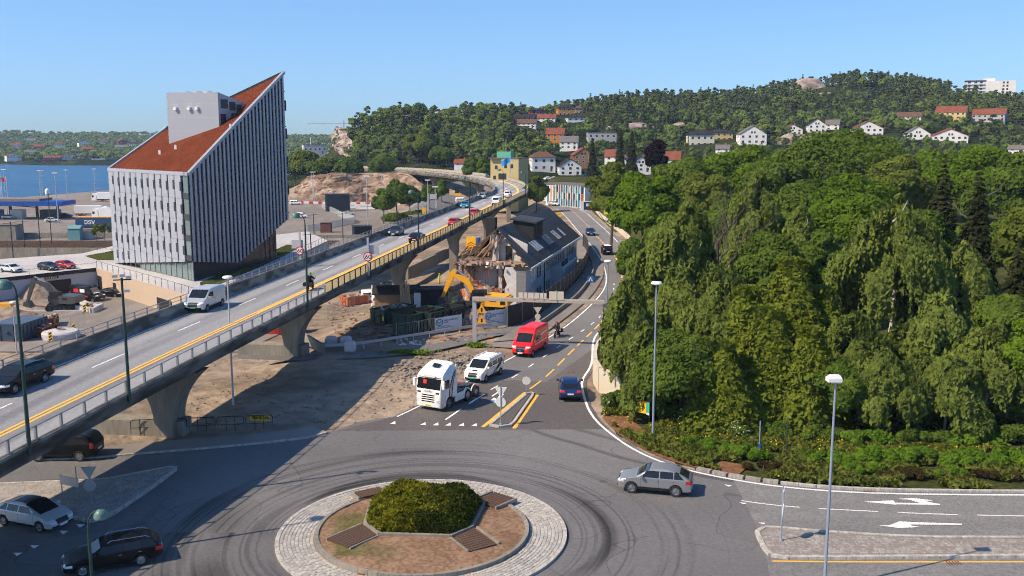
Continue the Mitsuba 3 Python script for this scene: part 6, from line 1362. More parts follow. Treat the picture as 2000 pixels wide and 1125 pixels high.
# ------------------------------------------------------------------ excavators
def excavator(p, rz, label, house, arm, pose, tool, s=1.0):
 k = thing('excavator', label, 'excavator'); Tb = TR(p, rz + .5, s); Tm = TR(p, rz, s)
 for y in (-1.15, 1.15):
  st = [(1.9 * c_ + .5 * math.cos(t), .52 + .5 * math.sin(t)) for c_, ts in ((1, np.linspace(-1.57, 1.57, 8)), (-1, np.linspace(1.57, 4.71, 8))) for t in ts]
  b = MB().prism(st, y - .3, y + .3); v, f = b.mesh(); t_ = part('track', (np.c_[v[:, 0], -v[:, 2], v[:, 1]], f), 'rubber', k, at=Tb)
  for x in np.linspace(-1.7, 1.7, 6): part('roller', MB().tube([[x, y - .33, .45], [x, y + .33, .45]], .24, 10), 'dark_steel', t_, at=Tb)
  b = MB()
  for x in np.linspace(-1.9, 1.9, 17): b.box([x, y, 1.03], [.1, .62, .05]); b.box([x, y, .02], [.1, .62, .05])
  part('track_shoe', b, 'dark_steel', t_, at=Tb, kind='stuff')
 part('turntable', MB().lathe([(.9, .95), (.9, 1.2), (0, 1.2)], n=18), 'dark_steel', k, at=Tm); part('undercarriage', MB().box([0, 0, .65], [2.4, 1.8, .5]), 'dark_steel', k, at=Tb)
 part('house', MB().hull([(x, y, z) for x, z in ((.9, 1.2), (.9, 1.7), (-2.6, 1.2), (-2.9, 1.6), (-2.8, 2.35), (-.4, 2.5)) for y in (-1.4, 1.4)]), house, k, 'engine house', at=Tm); part('counterweight', MB().hull([(x, y, z) for x, z in ((-2.2, 1.15), (-3.1, 1.4), (-3.05, 2.2), (-2.2, 2.4)) for y in (-1.38, 1.38)]), house, k, at=Tm)
 part('engine_vent', MB().box([-1.3, 1.42, 2.0], [.8, .06, .35]), 'black', k, at=Tm); part('engine_vent', MB().box([-1.3, -1.42, 2.0], [.8, .06, .35]), 'black', k, at=Tm)
 cb = part('cab', MB().hull([(x, y, z) for x, z in ((1.35, 1.2), (1.55, 1.9), (1.2, 3.05), (-.35, 3.1), (-.35, 1.2)) for y in (.45, 1.4)]), 'black', k, at=Tm)
 part('cab_window', MB().quad((1.57, .55, 1.95), (1.57, 1.3, 1.95), (1.25, 1.3, 2.95), (1.25, .55, 2.95)), 'glass_dark', cb, at=Tm); part('cab_window', MB().box([.45, 1.42, 2.4], [1.3, .04, .9]), 'glass_dark', cb, at=Tm)
 (ex, ez), (tx_, tz_) = pose
 def arm_seg(pts, w, mat, name, y=0.0):
  b = MB().prism(pts, -w / 2, w / 2); v, f = b.mesh(); return part(name, (np.c_[v[:, 0], -v[:, 2] + y, v[:, 1]], f), mat, k, at=Tm)
 r0 = np.array([.9, 1.7]); e = np.array([ex, ez]); mid = (r0 + e) / 2 + np.array([-.28, .75]); d = unit(e - r0); n = np.array([-d[1], d[0]])
 arm_seg([r0 - n * .22, mid - n * .42, e - n * .2, e + n * .2, mid + n * .35, r0 + n * .22], .5, arm, 'boom'); t = np.array([tx_, tz_]); d2 = unit(t - e); n2 = np.array([-d2[1], d2[0]])
 arm_seg([e - n2 * .34 - d2 * .6, e + n2 * .2 - d2 * .5, e + n2 * .42, t + n2 * .16, t - n2 * .16], .4, arm, 'stick')
 for y in (-.42, .42): part('boom_cylinder', MB().tube([[1.3, y, 1.5], [*(mid + [.35, -.35]), 0][:1] + [y, (mid + [.35, -.35])[1]]], .09, 8), 'chrome', k, at=Tm)
 part('stick_cylinder', MB().tube([[mid[0] + .2, 0, mid[1] + .5], [e[0] - d2[0] * .4, 0, e[1] - d2[1] * .4 + .3]], .1, 8), 'chrome', k, at=Tm)
 if tool == 'grapple':
  part('grapple', MB().hull([(t[0] + x, y, t[1] + z) for x, z in ((-.35, 0), (.35, 0), (-.7, -1.0), (.5, -1.3), (-.2, -1.5)) for y in (-.6, .6)]), 'dark_steel', k, at=Tm)
 else: part('bucket', MB().hull([(t[0] + x, y, t[1] + z) for x, z in ((-.3, .1), (.3, 0), (.45, -.7), (-.2, -1.15), (-.9, -.85)) for y in (-.6, .6)]), 'dark_steel', k, at=Tm)
 return k
CATY = paint((.75, .36, .02), .45, 0., .2)
p = at_ground(948, 614); ek = excavator(p, math.radians(165), 'yellow excavator with a grapple in front of the half demolished house', CATY, CATY, ((4.0, 4.7), (5.3, 1.9)), 'grapple', 1.08); part('side_logo', MB().box([-2.5, 1.43, 1.85], [.55, .04, .7]), 'black', ek, at=TR(p, math.radians(165), 1.08));
p = at_ground(123, 605); excavator(p, math.radians(172), 'dark excavator with its bucket on the ground in the lot left of the flyover', paint((.06, .06, .06), .4), paint((.045, .045, .05), .4), ((4.6, 4.6), (6.0, 1.2)), 'bucket', 1.0); q_ = TR(p, math.radians(172))
part('hood_stripe', MB().box([-.4, -1.45, 1.6], [1.2, .06, .8]), CATY, 'excavator_001', at=q_)
# ------------------------------------------------------------------ half demolished house
HL, HO = np.array([.225, .974, 0]), np.array([1.9, 124.9, 0]); HL = unit(HL); HW = np.array([-HL[1], HL[0], 0]); ZB, ZE, ZR, LEN, WID = -1.5, 4.8, 9.4, 42.6, 10.0
def hp(l, w, z): return HO + HL * l + HW * w + [0, 0, z]
def hmesh(lo, hi):
 b = MB().bx(lo, hi); v, f = b.mesh(); return np.array([hp(*x) for x in v]), f
HF = lambda v, f: (np.array([hp(*x) for x in v]), np.asarray(f))
dm = thing('demolished_house', 'long grey house with a dark roof, its near end torn open by demolition', 'building')
bsdf('facade_grey', (.42, .45, .5), .75); bsdf('siding', (.2, .2, .22), .8)
rw = part('right_wall', hmesh((0, .0, ZB - 1.5), (LEN, .3, ZE)), 'facade_grey', dm, 'grey rendered long wall'); part('left_wall', hmesh((9, WID - .3, ZB - 2), (LEN, WID, ZE)), 'facade_grey', dm); part('end_wall', hmesh((LEN - .3, .3, ZB - 2), (LEN - .003, WID - .3, ZE)), 'facade_grey', dm); part('rear_gable', HF([(LEN - .2, 0, ZE), (LEN - .2, WID, ZE), (LEN - .2, WID / 2, ZR)], [[0, 1, 2]]), 'facade_grey', dm)
def roofq(l0a, l0b, l1, side, name, mat='roofing', th=.22):
 w0, w1 = (-.5, WID / 2) if side > 0 else (WID + .5, WID / 2); z0 = ZE - .25
 v = [(l0a, w0, z0), (l1, w0, z0), (l1, w1, ZR), (l0b, w1, ZR)]; v += [(a, b, c_ + th) for a, b, c_ in v]
 return part(name, HF(v, [[0, 1, 2], [0, 2, 3], [4, 6, 5], [4, 7, 6], [0, 4, 5], [0, 5, 1], [1, 5, 6], [1, 6, 2], [2, 6, 7], [2, 7, 3], [3, 7, 4], [3, 4, 0]]), mat, dm)
rk = roofq(.2, 4.2, LEN + .4, 1, 'roof'); roofq(9, 4.2, LEN + .4, -1, 'roof')
slope = lambda l, t, e=.0: hp(l, -.5 + t * (WID / 2 + .5), ZE - .25 + t * (ZR - ZE + .25) + .22 + e)
part('gutter', hmesh((-.2, -.75, ZE - .42), (LEN + .4, -.42, ZE - .12)), 'roof_edge_pale', dm, 'pale blue-grey eaves gutter'); bsdf('roof_edge_pale', (.36, .42, .48), .5)
part('corner_cap', hmesh((-.25, -.6, ZE - .3), (.02, 1.7, ZE + .05)), 'roofing', dm)
for l in np.arange(2.0, LEN, 2.1):
 a, b = slope(l, max(.02, 0), .02), slope(l + .0, .98, .02); part('roof_seam', MB().beam(a, b, .05, .05, up=(0, .4, 1)), 'roofing', rk)
for l in [10.5, 12.2, 13.9, 19.5, 20.9, 22.3, 27.6, 29.2, 33.5]:
 q4 = [slope(l, .2, .06), slope(l + .85, .2, .06), slope(l + .85, .43, .06), slope(l, .43, .06)]; f_ = part('skylight', MB().quad(*q4), 'sky_glass', rk); part('frame', MB().beam(q4[0], q4[3], .14, .1).beam(q4[1], q4[2], .14, .1).beam(q4[0], q4[1], .14, .1).beam(q4[3], q4[2], .14, .1), 'facade_panel', f_)
bsdf('sky_glass', (.35, .4, .45), .05, .6, .8)
dk = part('dormer', HF([(14, 1.9, ZE + 1.8), (20.5, 1.9, ZE + 1.8), (20.5, 1.9, ZR + .1), (14, 1.9, ZR + .1), (14, 5, ZR + .4), (20.5, 5, ZR + .4), (14, 5, ZE), (20.5, 5, ZE)], [[0, 1, 2], [0, 2, 3], [3, 2, 5], [3, 5, 4], [0, 3, 4], [0, 4, 6], [1, 7, 5], [1, 5, 2]]), 'siding_black', dm, 'black clad shed dormer'); bsdf('siding_black', (.02, .021, .024), .7)
part('dormer_roof', HF([(13.6, 1.4, ZR + .02), (20.9, 1.4, ZR + .02), (20.9, 5.4, ZR + .5), (13.6, 5.4, ZR + .5), (13.6, 1.4, ZR + .25), (20.9, 1.4, ZR + .25), (20.9, 5.4, ZR + .72), (13.6, 5.4, ZR + .72)], [[4, 5, 6], [4, 6, 7], [0, 1, 5], [0, 5, 4], [1, 2, 6], [1, 6, 5], [0, 4, 7], [0, 7, 3]]), 'roofing', dm)
for i in range(9): part('dormer_board', hmesh((14.05 + .72 * i, 1.82, ZE + 1.9), (14.7 + .72 * i, 1.9, ZR)), 'siding_black', dk)
ch = part('chimney', hmesh((5.2, 5.6, ZR - 1.6), (6.5, 6.9, ZR + 1.5)), 'siding_black', dm, 'black clad chimney')
for l0 in (12.3, 32.0): part('downpipe_recess', hmesh((l0, -.06, ZB), (l0 + .7, 0, ZE)), 'siding_black', dm)
for l in [3.2, 4.9, 7.2, 9.0] + [14.2 + 1.62 * i for i in range(10)] + [34 + 1.7 * i for i in range(4)]:
 lit = l < 5  # these two look lit by plain white colour, without a pane
 w_ = part('window', hmesh((l, -.05, 2.3), (l + .85, .02, 4.0)), 'white_enamel' if lit else 'siding', dm, 'window coloured white to look lit' if lit else None);
 if not lit: part('pane', hmesh((l + .08, -.07, 2.38), (l + .77, -.04, 3.92)), 'glass_slate', w_)
for l in [7.2, 9.0, 14.2, 15.9] + [34 + 1.7 * i for i in range(4)]:
 w_ = part('window', hmesh((l, -.05, -.9), (l + .85, .02, .9)), 'siding', dm); part('pane', hmesh((l + .08, -.07, -.82), (l + .77, -.04, .82)), 'glass_slate', w_)
bay = part('bay', hmesh((18, -1.9, ZB - 1), (31, 0, 1.95)), 'facade_grey', dm, 'projecting bay with a roof terrace'); part('parapet', hmesh((17.9, -2.0, 1.952), (31.1, -1.85, 2.6)), 'facade_grey', bay); part('parapet', hmesh((17.9, -1.848, 1.952), (18.05, 0, 2.6)), 'facade_grey', bay)
for l in [19 + 1.75 * i for i in range(7)]: w_ = part('window', hmesh((l, -1.96, -.9), (l + .85, -1.9, .95)), 'siding', bay); part('pane', hmesh((l + .08, -1.98, -.82), (l + .77, -1.95, .87)), 'glass_slate', w_)
for i in range(4): part('terrace_table', MB().tube([hp(22 + i * 1.3, -1.0, 2), hp(22 + i * 1.3, -1.0, 2.75)], .3 if i % 2 else .05, 6), 'dark_steel', bay)
# torn open end
rng = random.Random(12)
def jag(w0, w1, z0, z1, l0, th, mat, name, label=None, ja=.35, seed=0, open_=''):
 r = random.Random(seed); pts = []
 def edge(a, b, j):
  n_ = 7; return [((a[0] + (b[0] - a[0]) * i / n_) + (r.uniform(-ja, ja) if j and 0 < i else 0), (a[1] + (b[1] - a[1]) * i / n_) + (r.uniform(-ja, ja) if j and 0 < i else 0)) for i in range(n_)]
 pts = edge((w0, z0), (w1, z0), 'b' in open_) + edge((w1, z0), (w1, z1), 'l' in open_) + edge((w1, z1), (w0, z1), 't' in open_) + edge((w0, z1), (w0, z0), 'r' in open_)
 pg = Polygon(pts).buffer(0)
 b = MB().prism(pg, l0, l0 + th); v, f = b.mesh(); return part(name, HF(np.c_[v[:, 2], v[:, 0], v[:, 1]], f[:, ::-1]), mat, dm, label)
jag(.3, 2.9, ZB - 1, ZE - .1, .0, .35, 'plaster', 'front_wall', 'white remnant of the end wall', .3, 1, 'l'); part('corner_siding', hmesh((-.08, 0, ZB - 1), (0, 1.35, ZE - .3)), 'siding', dm, 'grey boarded corner strip')
for i in range(12): part('siding_board', hmesh((-.11, .02, ZB + .1 + .5 * i), (-.07, 1.33, ZB + .54 + .5 * i)), 'siding', dm)
jag(4.6, 8.4, 1.4, 4.6, 4.6, .3, 'plaster', 'room_wall', 'white plastered room wall', .25, 2, 'bl'); jag(3.0, 4.9, .8, 4.7, 3.9, .3, 'brick', 'brick_wall', 'broken red brick wall', .3, 3, 'bl'); jag(8.2, 10.2, .6, 4.7, 3.6, .3, 'rubble', 'room_wall', None, .3, 4, 'b'); jag(3, 10.2, ZB - 1, 1.2, 4.4, .3, 'rubble', 'lower_wall', None, .3, 5, 't')
part('standing_column', hmesh((2.2, 3.9, ZB - 1), (2.7, 4.35, ZE)), 'plaster', dm); part('standing_column', hmesh((2.6, 2.75, ZB - 1), (3.0, 3.0, ZE)), 'concrete', dm)
jag(.2, 10.4, 2.4, 8.5, ZE - .05, .3, 'rubble', 'attic_floor', 'broken attic floor slab', .5, 6, 'b') if False else None
pts = [(9, .3), (9, 10.3)] + [(1.6 + rng.uniform(-.7, .7), 10.2 - i * .6) for i in range(17)]; pg = Polygon(pts).buffer(0)
b = MB().prism(pg, ZE - .15, ZE + .15); v, f = b.mesh(); part('attic_floor', HF(v, f), 'rubble', dm, 'broken attic floor slab'); b = MB().prism(Polygon([(9, .3), (9, 10.3)] + [(3.2 + rng.uniform(-.6, .6), 10.2 - i * .6) for i in range(17)]).buffer(0), 1.1, 1.4); v, f = b.mesh(); part('upper_floor', HF(v, f), 'rubble', dm)
gw = jag(1.0, 5.0, ZE + .15, ZR - 2.1, 5.4, .3, 'plaster', 'attic_wall', 'white attic wall with a doorway', .2, 7, ''); part('attic_gable', HF([(5.45, 1.0, ZR - 2.1), (5.45, 5.0, ZR - 2.1), (5.45, 4.6, ZR - .5), (5.45, 3.4, ZR - 1.0)], [[0, 2, 1], [0, 3, 2]]), 'plaster', dm)
part('doorway', hmesh((5.3, 3.2, ZE + .15), (5.4, 4.1, ZE + 2.2)), 'black', dm); part('chimney_stack', hmesh((4.6, 4.95, ZE + .1), (5.5, 5.9, ZR - .8)), 'plaster', dm, 'white chimney breast in the attic')
for i in range(32):
 l, w = rng.uniform(2.0, 7.5), rng.uniform(5.8, 10.8); a = hp(l, w, ZE + .3 + rng.random() * .8); q_ = hp(l + rng.uniform(-1, 2.2), w - rng.uniform(.3, 2.6), ZE + 1.0 + (10.5 - w) * .55 + rng.random()); part('broken_rafter', MB().beam(a, q_, .11, .16), rng.choice(['wood', 'brown_wood', 'brown_wood', 'wood_pale']), dm)
for i in range(7):
 a = hp(4.4 + .3 * i, WID / 2 + .2, ZR - .15); q_ = hp(4.2 + .9 * i, WID + .6, ZE + .2); part('rafter', MB().beam(a, q_, .12, .2), 'brown_wood', dm)
for i in range(5): part('verge_timber', MB().beam(hp(3.9 - .75 * i, 4.6 - .9 * i, ZR - .35 - .8 * i), hp(4.5 - .75 * i, 4.2 - .9 * i, ZR - .9 - .8 * i), .3, .25), 'wood', dm)
for i in range(150):
 l, w = rng.uniform(-.5, 4.5), rng.uniform(2.4, 10.4); z = rng.choice([ZE + .15, ZE, 1.2, .9, -.6, -.2, 1.5]) + rng.uniform(-.3, .3); s_ = rng.uniform(.12, .5)
 part('rubble_piece', MB().box(hp(l, w, z), [s_, s_ * rng.uniform(.5, 1.4), s_ * .6], rng.random() * 3, rng.random() * 2), rng.choice(['rubble', 'rubble', 'brick', 'plaster']), dm)
for i in range(16):
 w = rng.uniform(2.8, 10); b = MB().tube([hp(2.5, w, 4.6), hp(1.6, w + rng.uniform(-.4, .4), 3.6), hp(1.4 + rng.uniform(-.5, .5), w + rng.uniform(-.8, .8), 2.2)], .03, 4); part('hanging_rod', b, 'rust', dm)
def pile(name, c_, rx, ry, h, mat, seed, label, cat='rubble', n=46, bits=0, bm='rubble', kind='stuff'):
 u, v_ = np.meshgrid(np.linspace(-1, 1, n), np.linspace(-1, 1, n)); r = np.sqrt(u * u + v_ * v_)
 nz = meshkit.fbm(np.stack([u * 2.2 + seed, v_ * 2.2, u * 0], -1), 5, seed)
 z = np.clip(1 - r ** 1.4, -.2, 1) * h * (.55 + .9 * nz) - .15
 V = np.stack([c_[0] + u * rx, c_[1] + v_ * ry, c_[2] + z], -1).reshape(-1, 3); i, j = np.meshgrid(np.arange(n - 1), np.arange(n - 1), indexing='ij')
 k = single(name, (V, np.stack([i * n + j, i * n + j + 1, (i + 1) * n + j + 1, (i + 1) * n + j], -1).reshape(-1, 4)), mat, label, cat, kind=kind) if not bits else thing(name, label, cat)
 if bits:
  part('heap', (V, np.stack([i * n + j, i * n + j + 1, (i + 1) * n + j + 1, (i + 1) * n + j], -1).reshape(-1, 4)), mat, k); r = random.Random(seed)
  for q_ in range(bits):
   a, d = r.random() * 6.28, r.random() ** .6; s_ = r.uniform(.15, .5); x, y = math.cos(a) * d, math.sin(a) * d; zz_ = max(0, (1 - d ** 1.4)) * h * .95
   part('chunk', MB().box([c_[0] + x * rx, c_[1] + y * ry, c_[2] + zz_ + .05], [s_, s_ * r.uniform(.5, 1.3), s_ * r.uniform(.3, .7)], r.random() * 3, r.random() * 2), r.choice([bm, bm, 'brick', 'plaster', 'concrete', 'wood']), k)
 return k
q_ = hp(0, 6.5, ZB); pile('rubble_heap', q_, 5.6, 3.4, 4.4, 'rubble', 21, 'tall heap of bricks and rubble at the torn end of the house', bits=110)
q_ = at_ground(920, 640); pile('rubble_heap', [q_[0], q_[1] + 1, q_[2]], 3.2, 2.2, 2.2, 'rubble', 22, 'pinkish rubble heap between the two banners', bits=60)
# ------------------------------------------------------------------ skips, shed, fences
def skip(p, rz, L, W, H, mat, label, load=None, rib=7, yellow=False, rust=True):
 k = thing('skip', label, 'skip'); Tm = TR(p, rz); t = .08
 part('floor', MB().bx((0, -W / 2, .15), (L, W / 2, .3)), 'rust', k, at=Tm)
 for s in (-1, 1):
  part('side_wall', MB().bx((0, *sorted((s * W / 2, s * (W / 2 - t)))[:1], .15), (L, sorted((s * W / 2, s * (W / 2 - t)))[1], H)), mat, k, at=Tm)
  if rust: part('inner_lining', MB().bx((t + .01, *sorted((s * (W / 2 - t - .003), s * (W / 2 - t - .02)))[:1], .31), (L - t - .01, sorted((s * (W / 2 - t - .003), s * (W / 2 - t - .02)))[1], H - .03)), 'rust', k, at=Tm)
  for i in range(rib): x = (i + .5) / rib * L; part('rib', MB().box([x, s * (W / 2 + .05), H / 2], [.12, .1, H - .35]), mat, k, at=Tm)
  part('top_rim', MB().box([L / 2, s * (W / 2 + .03), H], [L + .1, .14, .12]), mat, k, at=Tm)
 for x in (t / 2, L - t / 2): part('end_wall', MB().box([x, 0, H / 2 + .07], [t, W - 2 * t - .002, H - .14]), mat, k, at=Tm); part('top_rim', MB().box([x, 0, H], [.14, W, .12]), mat, k, at=Tm)
 part('lifting_hook', MB().box([-.15, 0, H * .6], [.2, .5, .16]), mat, k, at=Tm)
 for s in (-1, 1):
  part('end_post', MB().box([-.06, s * W * .22, H / 2], [.1, .14, H - .2]), mat, k, at=Tm)
  if yellow: part('reflector', MB().box([-.07, s * W * .45, .85], [.06, .22, .5]), 'sign_yellow', k, at=Tm)
 if load:
  r = random.Random(5)
  for i in range(60): s_ = r.uniform(.12, .4); part('debris_piece', MB().box([r.uniform(.3, L - .3), r.uniform(-W / 2 + .25, W / 2 - .25), H - .15 + r.uniform(-.2, .35)], [s_, s_ * r.uniform(.5, 2), s_ * .4], r.random() * 3, r.random()), r.choice(['plaster', 'plaster', 'concrete', 'wood']), k, at=Tm)
 return k, Tm
DG = paint((.012, .05, .032), .55, 0., .1); DK = paint((.012, .022, .02), .55, 0., .1); BLU = paint((.015, .1, .3), .5, 0., .1)
k, Tm = skip(at_ground(737, 634), math.radians(52), 5.4, 2.4, 1.75, DG, 'green skip heaped with pale rubble in front of the brown shed', True, 6, True)
k, Tm = skip(at_ground(784, 658), math.radians(56), 6.2, 2.4, 2.5, DG, 'big dark green skip nearest the guard rail', None); part('logo_plate', MB().box([1.5, W_ if False else 1.32, 1.5], [1.2, .05, .55]), 'sign_grey', k, at=Tm)
k, Tm = skip(at_ground(826, 653), math.radians(56), 6.2, 2.4, 2.5, DK, 'second big blackish skip beside the dark green one', None)
k, Tm = skip(at_ground(868, 644), math.radians(60), 6.0, 2.4, 2.4, DK, 'third big blackish skip next to the first banner', None)
p = at_ground(907, 549); skip(p, math.radians(70), 3.2, 2.2, 1.6, BLU, 'blue skip beside the far pier near the torn house', None)
p = at_ground(672, 598); skip(p, math.radians(40), 4.5, 2.2, 1.5, paint((.5, .12, .04), .6, 0., .1), 'orange-red skip under the flyover beyond the second pier', True)
p = at_ground(15, 668); k, Tm = skip(p, math.radians(85), 6.0, 4.2, 2.3, paint((.03, .06, .1), .5, 0., .2), 'dark blue roofed container at the left edge', None);
for i in range(6): part('lid_panel', MB().box([.5 + i, 0, 2.42], [.95, 4.2, .1]), 'lid_blue', k, at=Tm)
bsdf('lid_blue', (.07, .1, .15), .5)
for px, py, l in [(72, 660, 'nearest the white lamp post'), (95, 640, 'behind the round concrete ring')]: skip(at_ground(px, py), math.radians(15 + px), 3.6, 1.9, 1.3, 'rust', f'rusty brown scrap skip {l}', True)
sh = thing('site_shed', 'brown wooden shed with a dark felt roof behind the green skip', 'shed'); p = at_ground(772, 600); Tm = TR([p[0], p[1] + 1.5, p[2]], .12)
part('wall', MB().bx((-3.0, -1.6, -.3), (3.0, 1.6, 1.9)), 'brown_wood', sh, at=Tm)
for i in range(20): part('board', MB().box([-2.86 + .3 * i, -1.63, .85], [.27, .06, 2.1]), 'shed_board', sh, at=Tm)
bsdf('shed_board', (.3, .2, .13), .8); part('roof', MB().hull([(x, y, z) for x in (-3.3, 3.3) for y, z in ((-2.0, 1.85), (-2.0, 2.0), (2.0, 1.85), (0, 2.9), (2.0, 2.0))]), 'roofing', sh, at=Tm); part('barge_board', MB().beam([-3.34, -2, 1.95], [-3.34, 0, 2.9], .1, .16), 'white_enamel', sh, at=Tm)
kb = thing('site_cabin', 'black cabin with a white door right of the brown shed', 'cabin'); p = at_ground(815, 600); Tm = TR([p[0] + .8, p[1] + 1.5, p[2]], .15); part('wall', MB().bx((-1.5, -1.4, -.3), (3.2, 1.4, 2.3)), 'siding_black', kb, at=Tm); part('door', MB().box([-1.0, -1.44, 1.0], [.9, .08, 2.0]), 'white_enamel', kb, at=Tm); part('roof', MB().bx((-1.7, -1.6, 2.3), (3.4, 1.6, 2.45)), 'roofing', kb, at=Tm)
pl = thing('plank_stack', 'bundle of long pale planks leaning upright behind the dark green skip', 'planks'); p = at_ground(793, 622)
for i in range(9): part('plank', MB().beam([p[0] - .5 + .16 * i, p[1] - .2, p[2]], [p[0] - .9 + .14 * i + rng.uniform(-.3, .3), p[1] + .8, p[2] + 4.3 + rng.uniform(-.6, .5)], .14, .06), 'wood_pale', pl)
pt = thing('pallet_stack', 'stack of wooden pallets behind the dark green skip', 'pallets'); p = at_ground(776, 628)
for i in range(7): part('pallet', MB().box([p[0], p[1], p[2] + .1 + .21 * i], [1.2, .9, .14]), 'wood_pale', pt)
for px, py, rz, l in [(716, 588, 1.75, 'white minibus with side lettering parked under the flyover, left of two'), (738, 596, 1.7, 'white van seen from behind left of the brown shed')]: p = at_ground(px, py); put_car(car_kit('van', WHITEC, 1), p, rz, 'parked_van', l, 'van')
p = at_ground(763, 562); put_car(car_kit('hatch', NAVYC, 1), p, 2.3, 'parked_car', 'dark green car half hidden behind the third pier', 'car')
# road maintenance lorry
lk = thing('lorry', 'lorry with a yellow chevron crash cushion and a blue box under the flyover', 'lorry'); p = at_ground(921, 492); Tm = TR(p, math.radians(80))
part('cab', MB().hull([(x, y, z) for x, z in ((6.0, .6), (6.2, 1.6), (5.9, 3.0), (4.4, 3.1), (4.4, .6)) for y in (-1.2, 1.2)]), WHITEC, lk, at=Tm); part('bed', MB().bx((-.2, -1.2, .9), (4.3, 1.2, 1.2)), 'dark_steel', lk, at=Tm); part('blue_box', MB().bx((1.4, -1.2, 1.2), (4.2, 1.2, 3.1)), paint((.02, .12, .5)), lk, at=Tm); part('crash_cushion', MB().bx((-.6, -1.15, .5), (0, 1.15, 3.6)), 'sign_yellow', lk, 'yellow crash cushion', at=Tm)
for s in (-1, 1):
 for i in range(3): part('chevron', MB().beam([-.63, s * 1.0, .75 + .55 * i], [-.63, 0, 1.25 + .55 * i], .04, .22), 'brick_red', lk, at=Tm)
 for x in (1.0, 4.8): part('wheel', wheel_parts(.5, 8)[0], None, lk, at=Tm @ TR([x, s * 1.0, .5], rx=-s * math.pi / 2))
bsdf('brick_red', (.55, .1, .02), .5)
def fence(pts, h, label, mat='steel', step=2.4, wires=6, name='mesh_fence'):
 k = thing(name, label, 'fence'); l = resample(np.array(pts)[:, :2], step)
 for i, q_ in enumerate(l):
  z = gz(*q_); part('post', MB().tube([[*q_, z - .1], [*q_, z + h]], .03, 5), mat, k)
  if i < len(l) - 1:
   r_ = l[i + 1]; z2 = gz(*r_); b = MB()
   for t in (.12, 1.0): part('rail', MB().tube([[*q_, z + h * t], [*r_, z2 + h * t]], .02, 4), mat, k)
   for w in range(1, wires * 2): u = w / wires / 2; b.tube([[*(q_ + (r_ - q_) * u), z + (z2 - z) * u + .2], [*(q_ + (r_ - q_) * u), z + (z2 - z) * u + h]], .008, 3, False)
   part('wire', b, mat, k, kind='stuff')
 return k
fence([at_ground(x, y) for x, y in ((640, 622), (690, 600), (720, 596))], 1.9, 'steel mesh fence panels beside the second pier'); fence([at_ground(x, y) for x, y in ((775, 668), (835, 660), (850, 655))], 2.0, 'steel mesh fence in front of the dark green skip')
fence([at_ground(x, y) for x, y in ((108, 648), (150, 640), (165, 636))], 1.8, 'steel mesh fence panels in the lot left of the flyover')
# guard rail
g_ = [at_ground(x, y) for x, y in ((634, 688), (700, 683), (770, 672), (835, 662), (905, 651), (960, 645))]; gl = resample(smooth_line(np.array(g_)[:, :2], 40), 2.0); gk = thing('guard_rail', 'long galvanised guard rail along the footpath under the banners', 'guard rail')
for i in range(len(gl) - 1):
 a, b_ = [*gl[i], gz(*gl[i]) + .68], [*gl[i + 1], gz(*gl[i + 1]) + .68]; part('rail_section', MB().beam(a, b_, .05, .3), 'galv', gk); part('post', MB().box([gl[i][0], gl[i][1] + .08, gz(*gl[i]) + .35], [.1, .1, .8]), 'galv', gk)
# banners, screened fence, warning signs
def banner(pa, pb, h, z0, label, words=True):
 k = thing('banner', label, 'banner'); a, b_ = np.array(pa[:2]), np.array(pb[:2]); L = np.linalg.norm(b_ - a); Tm = TR([a[0], a[1], z0], bearing(a, b_))
 part('sheet', MB().bx((0, -.03, 0), (L, .0, h)), 'banner_white', k, at=Tm)
 for x in (0, L / 2, L): part('pole', MB().tube([[x, .08, -.3], [x, .08, h + .15]], .03, 5), 'steel', k, at=Tm)
 def txt(s, hh, x, z): m_ = meshkit.text_mesh(s, hh, .01, True); v = np.array(m_.vertices); part('lettering', (np.c_[x + v[:, 0], -.035 - v[:, 2], z + v[:, 1]], m_.faces), 'banner_blue', k, at=Tm)
 w = L * .5; m_ = meshkit.text_mesh('MILJØSANERING', 1.0); sc = w / m_.bounds[1, 0]; txt('MILJØSANERING', sc * 1.0, L * .34, h * .72); txt('NORD', sc * 1.0, L * .34, h * .72 - sc * 1.5)
 t = np.linspace(0, 2 * math.pi, 24); part('logo_ring', MB().tube([[L * .17 + L * .12 * math.cos(x), -.05, h * .68 + h * .19 * math.sin(x)] for x in t], .05, 5, False), 'banner_blue', k, at=Tm); part('logo_wave', MB().tube([[L * (.09 + .16 * x), -.05, h * (.66 + .06 * math.sin(x * 9))] for x in np.linspace(0, 1, 14)], .045, 4), 'banner_blue', k, at=Tm)
 for i, (x, ww) in enumerate([(.06, .5), (.06, .6), (.55, .35), (.06, .3)]): part('small_print', MB().box([L * (x + ww / 2), -.04, h * (.4 - .1 * i)], [L * ww, .02, .05]), 'banner_blue', k, at=Tm)
bsdf('banner_white', (.62, .7, .76), .6); bsdf('banner_blue', (.03, .16, .24), .6)
a, b_ = at_ground(849, 654), at_ground(902, 646); banner(a, b_, 1.75, a[2] + .15, 'white banner with a blue oval logo left of the gantry leg')
a, b_ = at_ground(946, 643), at_ground(990, 637); banner(a, b_, 1.95, a[2] + .15, 'white banner with a blue oval logo right of the gantry leg')
df = thing('screened_fence', 'black screened site fence following the long grey house', 'fence'); dl = resample(smooth_line(np.array([at_ground(x, y) for x, y in ((991, 640), (1030, 628), (1070, 603), (1105, 574), (1132, 545), (1146, 520), (1149, 500), (1138, 480))])[:, :2], 50), 3.2)
